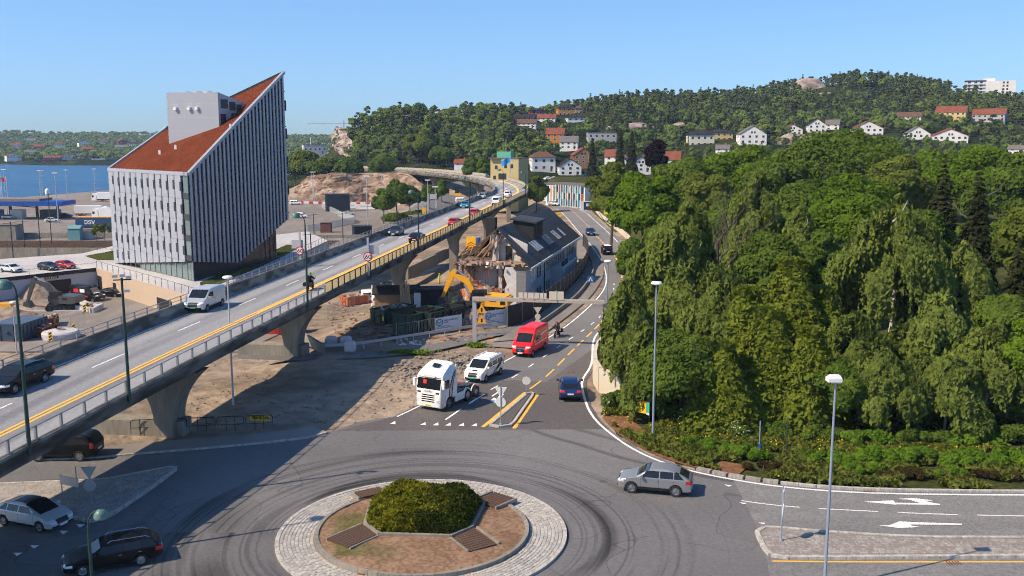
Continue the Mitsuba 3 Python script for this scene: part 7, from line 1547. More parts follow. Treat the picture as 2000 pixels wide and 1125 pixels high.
for q_, r_ in zip(dl[:-1], dl[1:]): z = gz(*q_); part('screen', MB().beam([*q_, z + 1.3], [*(q_ + (r_ - q_) * .985), gz(*r_) + 1.3], .06, 2.5), 'siding_black', df); part('post', MB().tube([[*q_, z - .1], [*q_, z + 2.65]], .04, 5), 'steel', df)
wk_ = thing('warning_sign', 'two orange warning triangles on one post between gantry leg and banner', 'warning sign'); p = at_ground(941, 655); part('post', MB().tube([p, p + [0, 0, 3.1]], .04, 6), 'steel', wk_); part('foot', MB().box(p + [0, 0, .15], [.8, .5, .3]), 'concrete', wk_)
for z in (2.95, 1.75): part('triangle', MB().add(*MB().prism([(-.55, 0), (.55, 0), (0, 1.0)], 0, .04).xf(TR(p + [0, -.1, z - .35], rx=math.pi / 2)).mesh()), 'sign_orange', wk_); part('pictogram', MB().box(p + [0, -.16, z + .0], [.16, .02, .42]), 'black', wk_)
bsdf('sign_orange', (.9, .42, .02), .5)
for i, (px, py) in enumerate([(647, 676), (676, 676), (684, 686)]):
 p = at_ground(px, py); m_ = trimesh.creation.icosphere(3, 1.0); v = np.array(m_.vertices); v = np.sign(v) * np.abs(v) ** .55 * [.62, .55, .6]; v += .06 * (meshkit.fbm(v * 2 + i, 3, i)[:, None] - .5) * 2
 single('big_bag', (v + p + [0, 0, .5], m_.faces), 'bag_white', f'white bulk bag {["left of three by the guard rail end", "right of three by the guard rail end", "foremost of three by the guard rail end"][i]}', 'bulk bag', smooth=50)
matte('bag_white', (.66, .62, .62))
p = at_ground(628, 678); single('pale_blue_slab', MB().box(p + [0, 0, .3], [2.4, .9, .25], .1).mesh(), 'slab_blue', 'pale blue insulation slab lying left of the white bulk bags', 'slab'); matte('slab_blue', (.25, .5, .55))
k = thing('litter', 'scattered white plastic litter below the guard rail', 'litter')
for i in range(22): p = at_ground(775 + rng.random() * 60, 676 - rng.random() * 14); part('scrap', MB().box(p + [0, 0, .08], [rng.uniform(.1, .5), rng.uniform(.1, .4), .08], rng.random() * 3, rng.random()), 'bag_white', k)
lw = thing('low_wall', 'pale low concrete wall behind the second pier', 'low wall'); part('wall', MB().beam([*at_ground(505, 684)[:2], .4], [*at_ground(632, 690)[:2], .4], .3, 1.0), 'concrete', lw)
rc = thing('red_container', 'red corrugated container glimpsed behind the second pier', 'container'); p = at_ground(545, 650); part('body', MB().box(p + [0, 0, 1.2], [6, 2.4, 2.4], .1), paint((.45, .04, .02), .5, 0., .1), rc)
for i in range(16): part('rib', MB().box(p + [-2.8 + .37 * i, -1.24 + (-.028) * i * 0, 1.2], [.16, .1, 2.3], .1), paint((.45, .04, .02), .5, 0., .1), rc)
rp = thing('concrete_ramp_wall', 'long sloping concrete wall rising under the flyover behind the excavator', 'wall'); part('wall', MB().beam([*at_ground(795, 560)[:2], -2.2], [*at_ground(895, 500)[:2], -2.8], .5, 2.2), 'concrete', rp)
brush = at_ground(668, 626)
# ------------------------------------------------------------------ lot and garage left of the flyover
DZ = -1.3
gk = thing('parking_garage', 'low garage block with a pale parking deck on top, left of the office', 'garage')
deck = GP([(-260, 572), (0, 544), (188, 524), (300, 556), (382, 581), (470, 545), (560, 508), (640, 470), (600, 452), (430, 470), (230, 478), (160, 495), (0, 506), (-260, 520)], DZ)
part('deck', MB().prism(deck, -5.6, DZ), 'slab', gk, 'pale paved parking deck')
def wall_on(a, b_, z0, z1, th, mat, name, label=None):
 d = unit(np.array(b_) - a); n = np.array([d[1], -d[0]]); m_ = (np.array(a) + b_) / 2 + n * th / 2; return part(name, MB().box([*m_, (z0 + z1) / 2], [np.linalg.norm(np.array(b_) - a), th, z1 - z0], math.atan2(d[1], d[0])), mat, gk, label)
wall_on(deck[0], deck[2], -5.5, DZ - .55, .12, 'garage_grey', 'front_wall', 'grey corrugated front wall'); wall_on(deck[0], deck[2], DZ - .5, DZ + .12, .25, 'black', 'fascia', 'black roof edge'); wall_on(deck[2], deck[4], -5.5, DZ + .06, .15, 'beige_wall', 'side_wall', 'beige concrete side wall'); bsdf('garage_grey', (.42, .43, .48), .6); matte('beige_wall', (.5, .39, .29))
fa, fb = deck[1], deck[2]; fd_ = fb - fa
for i in range(26): q_ = fa + fd_ * (i + .5) / 26; part('wall_rib', MB().box([q_[0], q_[1] - .14, -3.6], [.1, .08, 3.3]), 'garage_grey', gk)
wall_on(fa + fd_ * .30, fa + fd_ * .71, -5.5, -2.6, .2, 'black', 'gate', 'dark open gateway'); wall_on(fa + fd_ * .44, fa + fd_ * .58, DZ - .95, DZ - .6, .22, 'black', 'sign_board', 'black sign with yellow marks over the gateway')
for i, t in enumerate((.45, .475, .5, .525, .55)): wall_on(fa + fd_ * t, fa + fd_ * (t + .013), DZ - .9, DZ - .65, .25, 'sign_yellow' if i in (0, 1, 3, 4) else 'white_enamel', 'sign_mark')
sa, sb_ = deck[2], deck[4]; sdv = sb_ - sa
for t0, t1, z1 in ((.02, .07, -2.5), (.2, .235, -2.9), (.66, .80, -3.0)): wall_on(sa + sdv * t0, sa + sdv * t1, -5.5, z1, .18, 'black', 'opening', 'dark doorway in the beige wall')
def railing(pts, z, h, step, key, mat='dark_steel'):
 l = resample(np.array(pts), step)
 for i, q_ in enumerate(l):
  part('rail_post', MB().bx((q_[0] - .03, q_[1] - .03, z), (q_[0] + .03, q_[1] + .03, z + h)), mat, key)
  if i < len(l) - 1: part('rail_bar', MB().beam([*q_, z + h], [*l[i + 1], z + h], .04, .05), mat, key)
railing([deck[2] + [0, .3], deck[3] + [0, .3], deck[4] + [0, .2]], DZ, 1.3, 2.6, gk); railing([deck[0] + [0, .3], deck[2] + [0, .3]], DZ, 1.0, 6.0, gk); railing([deck[4], deck[5], deck[6], deck[7]], DZ, 1.2, 3.0, gk)
mb = MB(); flat(mb, GP([(395, 570), (470, 538), (555, 500), (590, 480), (560, 478), (500, 505), (440, 530), (390, 552)], DZ), DZ + .03); struct('lawn', mb, 'grass', 'dark planting strip beside the office'); foliage('grass', (.03, .045, .012), (.09, .1, .03), 1.0, 0)
mb = MB(); flat(mb, GP([(165, 500), (205, 493), (235, 486), (260, 498), (240, 508), (190, 508)], DZ), DZ + .04); struct('lawn', mb, 'grass', 'small lawn at the corner of the parking deck')
for px, py, c_, l, kd in [(22, 531, paint((.6, .64, .66), .3, .2, .8), 'pale estate car on the parking deck at the left edge', 'estate'), (95, 527, NAVYC, 'dark blue hatchback on the parking deck', 'hatch'), (128, 524, REDC, 'small red car on the parking deck', 'hatch')]: put_car(car_kit(kd, c_, 1), P(px, py, DZ), math.radians(-28), 'parked_car', l, 'car')
p = at_ground(172, 587); K = car_kit('tallvan', BLACKC, 1, van_sides='half'); vk2, VT2 = put_car(K, p, math.radians(-20), 'black_van', 'black and red lettered delivery van in the lot left of the flyover', 'van')
for s_ in (-1, 1): cs(VT2, [(2.0, .75), (5.7, .9), (5.7, 1.15), (2.0, 1.0)], 'sign_red', vk2, 'red_stripe', s_ * 1.028); cs(VT2, [(2.6, 1.5), (3.6, 1.5), (3.6, 2.1), (2.6, 2.1)], 'white_enamel', vk2, 'side_picture', s_ * 1.02); cs(VT2, [(3.9, 1.5), (4.9, 1.5), (4.9, 2.1), (3.9, 2.1)], 'sign_red', vk2, 'side_picture', s_ * 1.02)
p = at_ground(218, 578); put_car(car_kit('liftback', BLACKC, 1), p, math.radians(-15), 'black_coupe', 'black car parked against the beige wall', 'car')
k = thing('concrete_ring', 'round pale concrete ring lying between yellow marker posts behind the left barrier', 'concrete ring'); p = at_ground(119, 660); part('ring', MB().lathe([(.6, 1.3), (.6, 1.15), (2.2, 1.0), (2.4, .8), (2.4, 0)], p, 28), 'slab', k); part('hole', MB().lathe([(0, 1.16), (.6, 1.16)], p, 20), 'rust', k)
for px, py, l in [(99, 668, 'left of the concrete ring'), (145, 652, 'right of the concrete ring'), (166, 612, 'left one by the concrete barriers'), (177, 610, 'right one by the concrete barriers')]:
 k = thing('marker_post', f'yellow and black striped marker board {l}', 'marker'); p = at_ground(px, py); part('board', MB().box(p + [0, 0, .75], [.4, .08, 1.3]), 'sign_yellow', k)
 for z in (.35, .75, 1.15): part('stripe', MB().beam(p + [-.19, -.06, z - .1], p + [.19, -.06, z + .15], .03, .16), 'black', k)
 part('foot', MB().box(p + [0, 0, .06], [.7, .4, .12]), 'black', k)
for i, (a, b_) in enumerate([((146, 588), (172, 600)), ((172, 600), (196, 606)), ((150, 606), (180, 612)), ((180, 612), (200, 602))]):
 q_, r_ = at_ground(*a), at_ground(*b_); single('barrier_block', MB().beam(q_ + [0, 0, .4], q_ + (r_ - q_) * .97 + [0, 0, .4], .5, .85).mesh(), 'slab', f'pale concrete barrier block {["behind the worker", "beside the black van", "in front of the marker boards", "closing the barrier corner"][i]}', 'barrier')
k = thing('trench_plate', 'yellow plate compactor with a raised handle at the left edge of the lot', 'compactor'); p = at_ground(10, 604); part('body', MB().box(p + [0, 0, .6], [2.4, 1.1, .8]), CATY, k); part('handle', MB().beam(p + [1.0, 0, .8], p + [2.4, 0, 1.8], .2, .2), CATY, k)
for px, py, rx, h, s_, l in [(76, 580, 4.5, 3.2, 3, 'brown earth heap behind the dark excavator'), (22, 616, 4.5, 1.4, 4, 'grey gravel heap at the left edge of the lot'), (40, 600, 6, 1.0, 8, 'low earth heap near the bucket of the dark excavator')]: pile('earth_heap', at_ground(px, py), rx, rx * .7, h, 'dirt', s_, l, 'earth heap', 36)
for i in range(5): k = single('kerb_beam', MB().box(at_ground(70 + 24 * i, 606) + [0, -1.2, .12], [2.6, .3, .25], .03).mesh(), 'slab', f'pale concrete kerb beam laid in the lot, number {["one", "two", "three", "four", "five"][i]} from the left', 'kerb')
# ------------------------------------------------------------------ port and railway
def f_yard(p, n, uv): return mix((.2, .18, .165), (.3, .27, .25), fbm(p.x * .04, p.y * .025, 0, 4)) * (.85 + .25 * noise(p.x * .7, p.y * .3))
matte('yard', proc(f_yard))
mb = MB(); flat(mb, [(-231, 429), (-214, 505), (-150, 500), (-118, 405), (-66, 398), (-36, 330), (-22, 225), (-34, 205), (-100, 212), (-300, 215), (-300, 236)], -4.93); struct('port_yard', mb, 'yard', 'grey-brown paved port yard')
cn = thing('port_canopy', 'long blue canopy on dark legs over the port gate', 'canopy'); p = P(45, 428, -5); z1 = CAM_H - 119 * p[1] / 1862
part('roof', MB().bx((p[0] - 24, p[1] - 5, z1 - 1.5), (p[0] + 16, p[1] + 5, z1)), 'canopy_blue', cn); bsdf('canopy_blue', (.01, .07, .33), .45)
part('roof_top', MB().bx((p[0] - 24, p[1] - 4, z1), (p[0] + 8, p[1] + 5, z1 + .8)), 'yard', cn)
for x in (-14, -4, 5, 12): part('leg', MB().box([p[0] + x, p[1], (z1 - 6.5) / 2], [.7, .7, z1 + 3.5]), 'dark_steel', cn)
for x in (5,): part('brace', MB().beam([p[0] + x, p[1], -1], [p[0] + x - 9, p[1], z1 - 1.6], .3, .3), 'dark_steel', cn)
for x, w, c_ in [(-10, 5, BLU), (-2, 4, 'sign_grey'), (9, 6, 'dark_steel')]: part('booth', MB().box([p[0] + x, p[1] + 1, -3.4], [w, 3, 3.2]), c_, cn)
part('booth', MB().bx((p[0] - 24, p[1] + 2, -5), (p[0] - 15, p[1] + 5, -.5)), 'white_enamel', cn, 'white booth')
def trailer(px, py, zc, L, H, box, label, rz=0., cab=None, top=None, text=None, skirt='dark_steel'):
 k = thing('trailer', label, 'trailer'); p = ray(px, py) * zc + [0, 0, CAM_H]; Tm = TR([p[0], p[1], -4.93], rz)
 part('box', MB().bx((0, -1.25, 1.15), (L, 1.25, H)), box, k, at=Tm); part('chassis', MB().bx((0, -1.0, .75), (L, 1.0, 1.13)), skirt, k, at=Tm)
 if top: part('roof', MB().bx((-.02, -1.27, H), (L + .02, 1.27, H + .12)), top, k, at=Tm)
 for x in (L - 1.5, L - 2.8, L - 4.1) if not cab else (1.2, 2.5, L - 1.5):
  for s in (-1, 1): part('wheel', wheel_parts(.5, 8)[0], None, k, at=Tm @ TR([x, s * 1.05, .5], rx=-s * math.pi / 2))
 if cab is not None:
  cx_ = -2.4 if cab < 0 else L + .3; part('cab', MB().hull([(cx_ + x, y, z) for x, z in ((0, .5), (2.1, .5), (2.1, 3.5), (.4, 3.5), (0, 2.0)) for y in (-1.2, 1.2)]), box if box != 'x' else WHITEC, k, at=Tm); part('cab_window', MB().box([cx_ + .7, -1.22, 2.3], [.8, .05, .8]), 'glass_dark', k, at=Tm); part('windscreen', MB().box([cx_ + .1, 0, 2.4], [.1, 2.0, .9], ry=.25), 'glass_dark', k, at=Tm)
 if text: m_ = meshkit.text_mesh(text, 1.15, .02, True); v = np.array(m_.vertices); part('lettering', (np.c_[2.6 + v[:, 0], -1.27 - v[:, 2], 1.95 + v[:, 1]], m_.faces), 'white_enamel', k, at=Tm)
 return k
trailer(152, 450, 280, 13.6, 3.9, paint((.015, .05, .15), .5, 0., .2), 'dark blue lorry trailer with white letters and an orange top edge', .0, None, 'sign_orange', 'DSV')
trailer(192, 393, 410, 13, 4.0, WHITEC, 'white articulated lorry farthest out on the quay', .02, -1); trailer(148, 420, 330, 9, 3.9, WHITEC, 'white box lorry behind the dark blue trailer', .02, 1, None, None, 'rust'); trailer(196, 424, 318, 12, 3.9, WHITEC, 'white lettered lorry next to the office wall', -.02, -1)
for px, py, c_, l in [(110, 425, BLACKC, 'black'), (120, 424, NAVYC, 'dark blue'), (128, 425, BLACKC, 'dark'), (18, 428, PALEC, 'silver'), (103, 434, PALEC, 'pale blue')]: p = P(px, py, -4.93); put_car(car_kit('suv', c_, 0), p, .1, 'parked_car', f'{l} car waiting by the port canopy', 'car')
k = thing('storage_tank', 'small white domed tank on the quay edge', 'tank'); p = P(93, 380, -4.9); part('shell', MB().lathe([(1.1, 0), (1.1, 1.9), (.9, 2.5), (.4, 2.9), (0, 3.0)], p, 14), 'white_enamel', k, smooth=40)
mb = MB(); flat(mb, [(-170, 117), (-34.5, 117), (-31.5, 132), (-48, 154), (-110, 165), (-170, 165)], -4.93); struct('gravel_lot', mb, 'yard', 'grey gravelled lot left of the flyover')
# rails, catenary masts, fences, cabinets
for i, zc in enumerate((228, 233, 241, 246)):
 mb = MB().beam([-190, zc - 6, -4.75], [-58, zc - 4, -4.75], .12, .16); struct('railway_track', mb, 'rust', f'rusty rail in the {["nearest", "second", "third", "farthest"][i]} place')
mb = MB(); flat(mb, [(-260, 219), (-46, 221), (-46, 250), (-260, 249)], -4.88); struct('track_bed', mb, 'ballast', 'dark railway ballast'); matte('ballast', (.075, .06, .05))
k = thing('retaining_wall', 'long grey concrete wall between railway and parking deck', 'wall'); part('wall', MB().bx((-260, 207, -5), (-70, 207.5, -2.0)), 'concrete', k); k = thing('retaining_wall', 'long low grey wall beyond the railway', 'wall'); part('wall', MB().bx((-260, 256, -5), (-70, 256.6, -3.4)), 'concrete', k); part('wall', MB().bx((-70, 256, -5), (-34, 256.6, -4.0)), 'concrete', k)
for i, (px, y, h) in enumerate([(26, 205, 9), (48, 232, 7), (79, 228, 8), (101, 243, 13), (614, 240, 8), (670, 250, 7.5), (608, 200, 7)]):
 x = (px - 1000) / CAM_F * (y + 3.6) * .99; k = thing('railway_mast', f'thin dark railway mast {["behind the parked cars at the far left", "with crossarms in the middle of the tracks", "right of the middle of the tracks", "tall, before the port yard", "right of the office", "near the white site fence", "close to the office base"][i]}', 'mast'); part('post', MB().tube([[x, y, -5.2], [x, y, -5 + h]], .11, 6), 'dark_steel', k); part('arm', MB().beam([x - 1.6, y, -5.4 + h], [x + 1.2, y, -5.2 + h], .1, .1), 'dark_steel', k)
for i, (px, py, w, h, m_, nm, l) in enumerate([(145, 470, 3.2, 3.2, 'hut_teal', 'relay_hut', 'teal hut with a pitched roof by the railway'), (170, 468, 2.6, 2.2, 'galv', 'cabinet', 'pale grey cabinet right of the teal hut'), (199, 462, 1.4, 3, 'dark_steel', 'cabinet', 'dark narrow cabinet near the office wall'), (10, 470, 6, 4.2, 'concrete', 'relay_hut', 'grey trackside building at the left edge'), (636, 455, 3, 3, 'hut_brown', 'cabinet', 'brown cabinet on the railway side of the flyover')]):
 p = P(px, py, -5); k = thing(nm, l, 'hut' if 'hut' in nm else 'cabinet'); part('wall', MB().bx((p[0] - w / 2, p[1], -5), (p[0] + w / 2, p[1] + w * .7, -5 + h)), m_, k); part('roof', MB().hull([(p[0] + sx_ * (w / 2 + .2), p[1] + yy, -5 + h + z) for sx_ in (-1, 1) for yy, z in ((-.2, 0), (w * .7 + .2, 0), (w * .35, .9 if i == 0 else .12))]), 'roof_grey' if i else 'hut_teal', k)
bsdf('hut_teal', (.12, .27, .29), .6); bsdf('hut_brown', (.12, .05, .045), .7)
for i, (px, zc, top) in enumerate([(8, 330, 331), (76, 400, 333), (80, 402, 333), (108, 300, 338), (128, 420, 332), (183, 430, 330), (609, 400, 336), (612, 402, 336), (716, 270, 344), (745, 372, 342), (835, 300, 352), (850, 250, 365)]):
 x = (px - 1000) / CAM_F * zc; z1 = CAM_H - (top - 272) * zc / 1862; y = zc / CP - 2; k = thing('port_lamp', f'tall slim yard lamp post {["at the far left edge", "left of a pair in front of the sea", "right of a pair in front of the sea", "over the blue canopy", "in front of the sea behind the tank", "on the quay close to the office", "left of a pair in front of the rock cutting", "right of a pair in front of the rock cutting", "pale, beside the leafy trees", "by the far ramp", "beside the ramp sign", "on the near side of the ramp"][i]}', 'lamp post')
 part('pole', MB().tube([[x, y, -5.5], [x, y, z1]], [.16, .1], 6), 'galv', k); part('head', MB().box([x, y, z1 + .1], [1.6, .5, .25]), 'white_enamel', k)
for i, (px, c_) in enumerate([(3, (.1, .35, .75)), (5.5, (.05, .06, .08)), (15.5, (.75, .1, .12))]):
 p = P(px, 395, -5); k = thing('flag', f'{["light blue", "dark", "pinkish red"][i]} flag on a white pole at the far left of the port', 'flag'); part('pole', MB().tube([[p[0], p[1], -5], [p[0], p[1], 6.2]], .09, 5), 'white_enamel', k); part('cloth', (np.array([[p[0] - t * 1.8, p[1] + .3 * math.sin(5 * t), 6 - 1.7 * s - .8 * t] for t in np.linspace(0, 1, 6) for s in (0, 1)]), np.array([[2 * j, 2 * j + 1, 2 * j + 3, 2 * j + 2] for j in range(5)])), plain(c_), k)
# yard right of the office: screen, barriers, cars, fence, signs
k = thing('site_screen', 'big black hoarding box in front of the rock cutting', 'hoarding'); p = P(660, 413, -5); part('frame', MB().box([p[0], p[1], -1.6], [9.0, 3.0, 6.6], .1), 'dark_steel', k); part('panel', MB().box([p[0] + .4, p[1] - 1.6, -1.5], [8.0, .1, 5.8], .1), 'panel_black', k); bsdf('panel_black', (.012, .018, .03), .4)
for px, py, kd, c_, l in [(578, 400, 'van', WHITEC, 'white van on the port road left of the hoarding'), (588, 426, 'van', WHITEC, 'white van close to the peak corner of the office'), (682, 420, 'hatch', PALEC, 'silver car beside the black hoarding'), (888, 354, 'van', WHITEC, 'white bus under the far arm of the flyover')]: p = P(px, py, -4.93) if py > 360 else np.array([*(ray(903, 376) * 325)[:2], 0]); put_car(car_kit(kd, c_, 0), p, .1, 'port_vehicle', l, 'van' if kd == 'van' else 'car')
for i in range(18):
 px = 580 + i * 9.2
 if 645 < px < 680: continue
 p = P(px, 397.5 + .02 * (px - 580), -4.9); single('jersey_barrier', MB().box(p + [0, 0, .5], [1.5 if i % 2 else 2.1, .5, 1.0]).mesh(), 'white_enamel' if i % 2 == 0 else 'sign_red', f'{"white" if i % 2 == 0 else "red"} plastic barrier, {["first", "second", "third", "fourth", "fifth", "sixth", "seventh", "eighth", "ninth", "tenth", "eleventh", "twelfth", "thirteenth", "fourteenth", "fifteenth", "sixteenth", "seventeenth", "last"][i]} in the row below the rock cutting', 'barrier')
for px, py, w, l in [(684, 407, 5, 'left'), (723, 409, 11, 'right')]: p = P(px, py, -4.9); k = thing('banner', f'{l} white banner on the fence below the rock cutting', 'banner'); part('sheet', MB().box(p + [0, 0, 1.1], [w, .1, 1.9]), 'white_enamel', k); part('small_print', MB().box(p + [0, -.08, 1.2], [w * .7, .03, .3]), 'sign_grey', k)
k = thing('site_fence', 'pale grey mesh fence curving in front of the black hoarding', 'fence'); l_ = resample(smooth_line(GP([(630, 402), (636, 410), (655, 418), (676, 428), (690, 436), (668, 440), (640, 446), (600, 452)], -4.9), 40), 2.6)
for q_, r_ in zip(l_[:-1], l_[1:]): part('panel', MB().beam([*q_, -3.9], [*(q_ + (r_ - q_) * .95), -3.9], .03, 1.9), 'mesh_pale', k); part('post', MB().tube([[*q_, -5], [*q_, -2.8]], .05, 5), 'galv', k)
scene['mesh_pale'] = {'type': 'mask', 'opacity': .4, 'b': {'type': 'twosided', 'b': {'type': 'diffuse', 'reflectance': {'type': 'rgb', 'value': [.5, .53, .55]}}}}
k = thing('site_hut', 'dark flat site hut right beside the flyover barrier', 'hut'); p = P(706, 462, -5); part('wall', MB().box([p[0], p[1] + 1, -3.6], [5, 4, 2.8], .3), 'panel_black', k); part('roof', MB().box([p[0], p[1] + 1, -2.1], [5.4, 4.4, .2], .3), 'roofing', k)
k = thing('direction_sign', 'yellow sign board beside the ramp seen over the flyover barrier', 'road sign'); p = ray(828, 412) * 215 + [0, 0, CAM_H]; part('board', MB().box(p, [.9, .1, 1.5]), 'sign_yellow', k); part('post', MB().tube([p + [0, .1, -7], p + [0, .1, .6]], .06, 5), 'galv', k)
k = thing('direction_sign', 'grey back of a big road sign on two posts by the ramp', 'road sign'); p = ray(846, 384) * 265 + [0, 0, CAM_H]; part('board', MB().box(p, [2.0, .15, 1.4]), 'sign_grey', k); [part('post', MB().tube([p + [x, .2, -8], p + [x, .2, 1]], .09, 5), 'galv', k) for x in (-1.3, 1.0)]
k = thing('road_closure_sign', 'orange-red warning board with a black disc under the far arm', 'road sign'); p = ray(894, 380) * 300 + [0, 0, CAM_H]; part('board', MB().box(p, [1.7, .1, .9]), 'sign_orange', k); part('disc', MB().box(p + [-.2, .1, .8], [1.3, .1, .9]), 'black', k); part('post', MB().tube([p + [0, .1, -3], p], .06, 5), 'galv', k)
mb = MB(); flat(mb, GP([(800, 402), (860, 386), (900, 382), (935, 396), (900, 405), (850, 425), (800, 440), (770, 430)], -4.5), -4.5); v, f = mb.mesh(); v[:, 2] = np.maximum(ground_z(v[:, 0], v[:, 1]), -4.9) + .06; struct('ramp_road', (v, f), 'asphalt', 'grey ramp road under the far arm of the flyover')
k = thing('site_debris', 'small debris and timber scraps strewn over the earth of the building site', 'debris'); db = [MB(), MB()]; rng = random.Random(77)
for i in range(420):
 p = at_ground(rng.uniform(640, 960), rng.uniform(560, 668))
 if p[0] > road_left_x(p[1]) - 6: continue
 s_ = rng.uniform(.1, .45); db[i % 2].box(p + [0, 0, .06], [s_ * rng.uniform(1, 3), s_, .1], rng.random() * 3, rng.random() * .5)
for b, m_ in zip(db, ('rubble', 'brown_wood')): part('scraps', b, m_, k, kind='stuff')
# ------------------------------------------------------------------ retaining wall, park edge
wl = smooth_line(GP([(1214, 779), (1186, 773), (1166, 757), (1161, 738), (1166, 712), (1178, 688), (1201, 640), (1230, 580), (1244, 530), (1242, 500), (1226, 468), (1197, 444), (1168, 420), (1142, 405), (1113, 398), (1061, 391)]), 240)
wl = resample(wl, 3.0); rwk = thing('retaining_wall', 'long pale curved retaining wall between the main road and the park', 'wall'); matte('wall_cream', (.6, .54, .43))
for q_, r_ in zip(wl[:-1], wl[1:]):
 h_ = float(np.interp(q_[1], [70, 84, 100, 200, 420], [1.9, 2.3, 1.5, 1.15, 1.1])); part('wall_block', MB().beam([*q_, h_ / 2 - .1], [*(q_ + (r_ - q_) * .992), h_ / 2 - .1], .35, h_ + .2), 'wall_cream', rwk)
kp = resample(smooth_line(GP([(1362, 918), (1395, 925), (1430, 932), (1500, 942), (1600, 952), (1800, 960), (2000, 962), (2260, 964)]), 80), 1.1); ck = thing('park_kerb', 'stone kerb along the hedge, rough and pinkish at its left end', 'kerb')
for i, (q_, r_) in enumerate(zip(kp[:-1], kp[1:])):
 if i % 1 == 0: part('kerb_stone', MB().beam([*q_, .07], [*(q_ + (r_ - q_) * (.86 if i < 5 else .975)), .07], .42 if i < 5 else .24, .24 if i < 5 else .17), 'pavers' if i < 5 else 'stone', ck)
def on_park(l): return np.c_[l[:, :2], ground_z(l[:, 0], l[:, 1])]
def f_verge(p, n, uv):
 a, b = fbm(p.x * .5, p.y * .8, 0, 3), noise(p.x * 6, p.y * 6)
 return mix((.16, .075, .04), (.27, .15, .085), a) * (.65 + .6 * b)
matte('red_soil', proc(f_verge)); kr = smooth_line(GP([(1176, 815), (1208, 848), (1263, 881), (1339, 909), (1414, 925), (1440, 930)]), 60)
mb = MB(); a_, b_ = kr[:, :2], offset(kr, -2.2); v = np.vstack([np.c_[a_, np.full(len(a_), .03)], np.c_[b_, ground_z(b_[:, 0], b_[:, 1]) + .05]]); i = np.arange(len(a_) - 1); mb.add(v, np.stack([i, i + 1, i + 1 + len(a_), i + len(a_)], 1)); struct('soil_strip', mb, 'red_soil', 'reddish bare soil strip behind the kerb of the park')
PARK = Polygon(list(map(tuple, GP([(1176, 812), (1207, 846), (1263, 880), (1339, 908), (1414, 924), (1500, 938), (1600, 948), (1800, 956), (2000, 958), (2300, 960), (2300, 800), (1950, 800), (1600, 800), (1330, 790), (1235, 772), (1190, 782)])))).buffer(0)
def in_poly(pg, n, seed):
 rs = np.random.default_rng(seed); x0, y0, x1, y1 = pg.bounds; q_ = np.c_[rs.uniform(x0, x1, n * 3), rs.uniform(y0, y1, n * 3)]
 m_ = shapely.contains_xy(pg, q_[:, 0], q_[:, 1]); return q_[m_][:n]
def cards(q_, z, size, mat, seed, up=.8, asp=1.8):
 rs = np.random.default_rng(seed); o = unit(rs.normal(size=(len(q_), 3)) * .6 + [0, 0, up]); return leaf_dict(np.c_[q_, z], o, size, mat, rs, .2, asp)
q_ = in_poly(PARK, 52000, 3); nz = meshkit.fbm(np.c_[q_ * .35, q_[:, :1] * 0], 3, 2); q_ = q_[(nz > .43)]; k = part('ground_cover', cards(q_, ground_z(q_[:, 0], q_[:, 1]) + .12 + .22 * np.random.default_rng(4).random(len(q_)), .24, 'leaf_shrub_dry', 5), None); labels[k] = {'label': 'rough grass and weeds behind the kerb of the park', 'category': 'weeds', 'kind': 'stuff'}
foliage('leaf_shrub_dry', (.07, .1, .018), (.2, .22, .045), .8)
q_ = in_poly(PARK, 5200, 8); q_ = q_[(q_[:, 1] > 62.5) | (np.abs(q_[:, 0] - 16) < 3.5)]; nz = meshkit.fbm(np.c_[q_ * .25, q_[:, :1] * 0], 3, 11); q_ = q_[(nz > .53)]; k = part('yellow_flowers', cards(q_, ground_z(q_[:, 0], q_[:, 1]) + .34, .13, 'flower_yellow', 6, asp=1.0), None); labels[k] = {'label': 'yellow flowers scattered through the weeds', 'category': 'flowers', 'kind': 'stuff'}
def shrub(px, py, rx, ry, h, mat, label, name='shrub', n=2600, leaf=.17, seed=0, flowers=0, cat='shrub', base=0.0):
 p = at_ground(px, py, base); rs = np.random.default_rng(seed + int(px)); P_, O_ = [], []
 for j in range(max(6, int(rx * ry * 5))):
  a, d = rs.random() * 6.28, rs.random() ** .5 * .85; hh = h * (1 - d * d * .75) * rs.uniform(.7, 1.15); c_ = np.array([math.cos(a) * d * rx, math.sin(a) * d * ry, hh * .62])
  a_, o = clump_points(c_, min(rx, ry, h) * rs.uniform(.3, .5), max(60, n // max(6, int(rx * ry * 5))), rs, .8, .5); P_.append(a_); O_.append(o)
 P_, O_ = np.vstack(P_), np.vstack(O_); P_[:, 2] = np.abs(P_[:, 2]); k = thing(name, label, cat); part('foliage', leaf_dict(P_, O_, leaf, mat, rs), None, k, at=TR(p))
 part('stem', MB().tube([[0, 0, -.1], [.05, .05, h * .5]], .04, 5), 'bark', k, at=TR(p))
 if flowers: i = rs.choice(len(P_), flowers); part('blossom', leaf_dict(P_[i] * 1.04, O_[i], .12, 'flower_white', rs, .7, 1.0), None, k, kind='stuff', label='small white blossoms', at=TR(p))
 return k
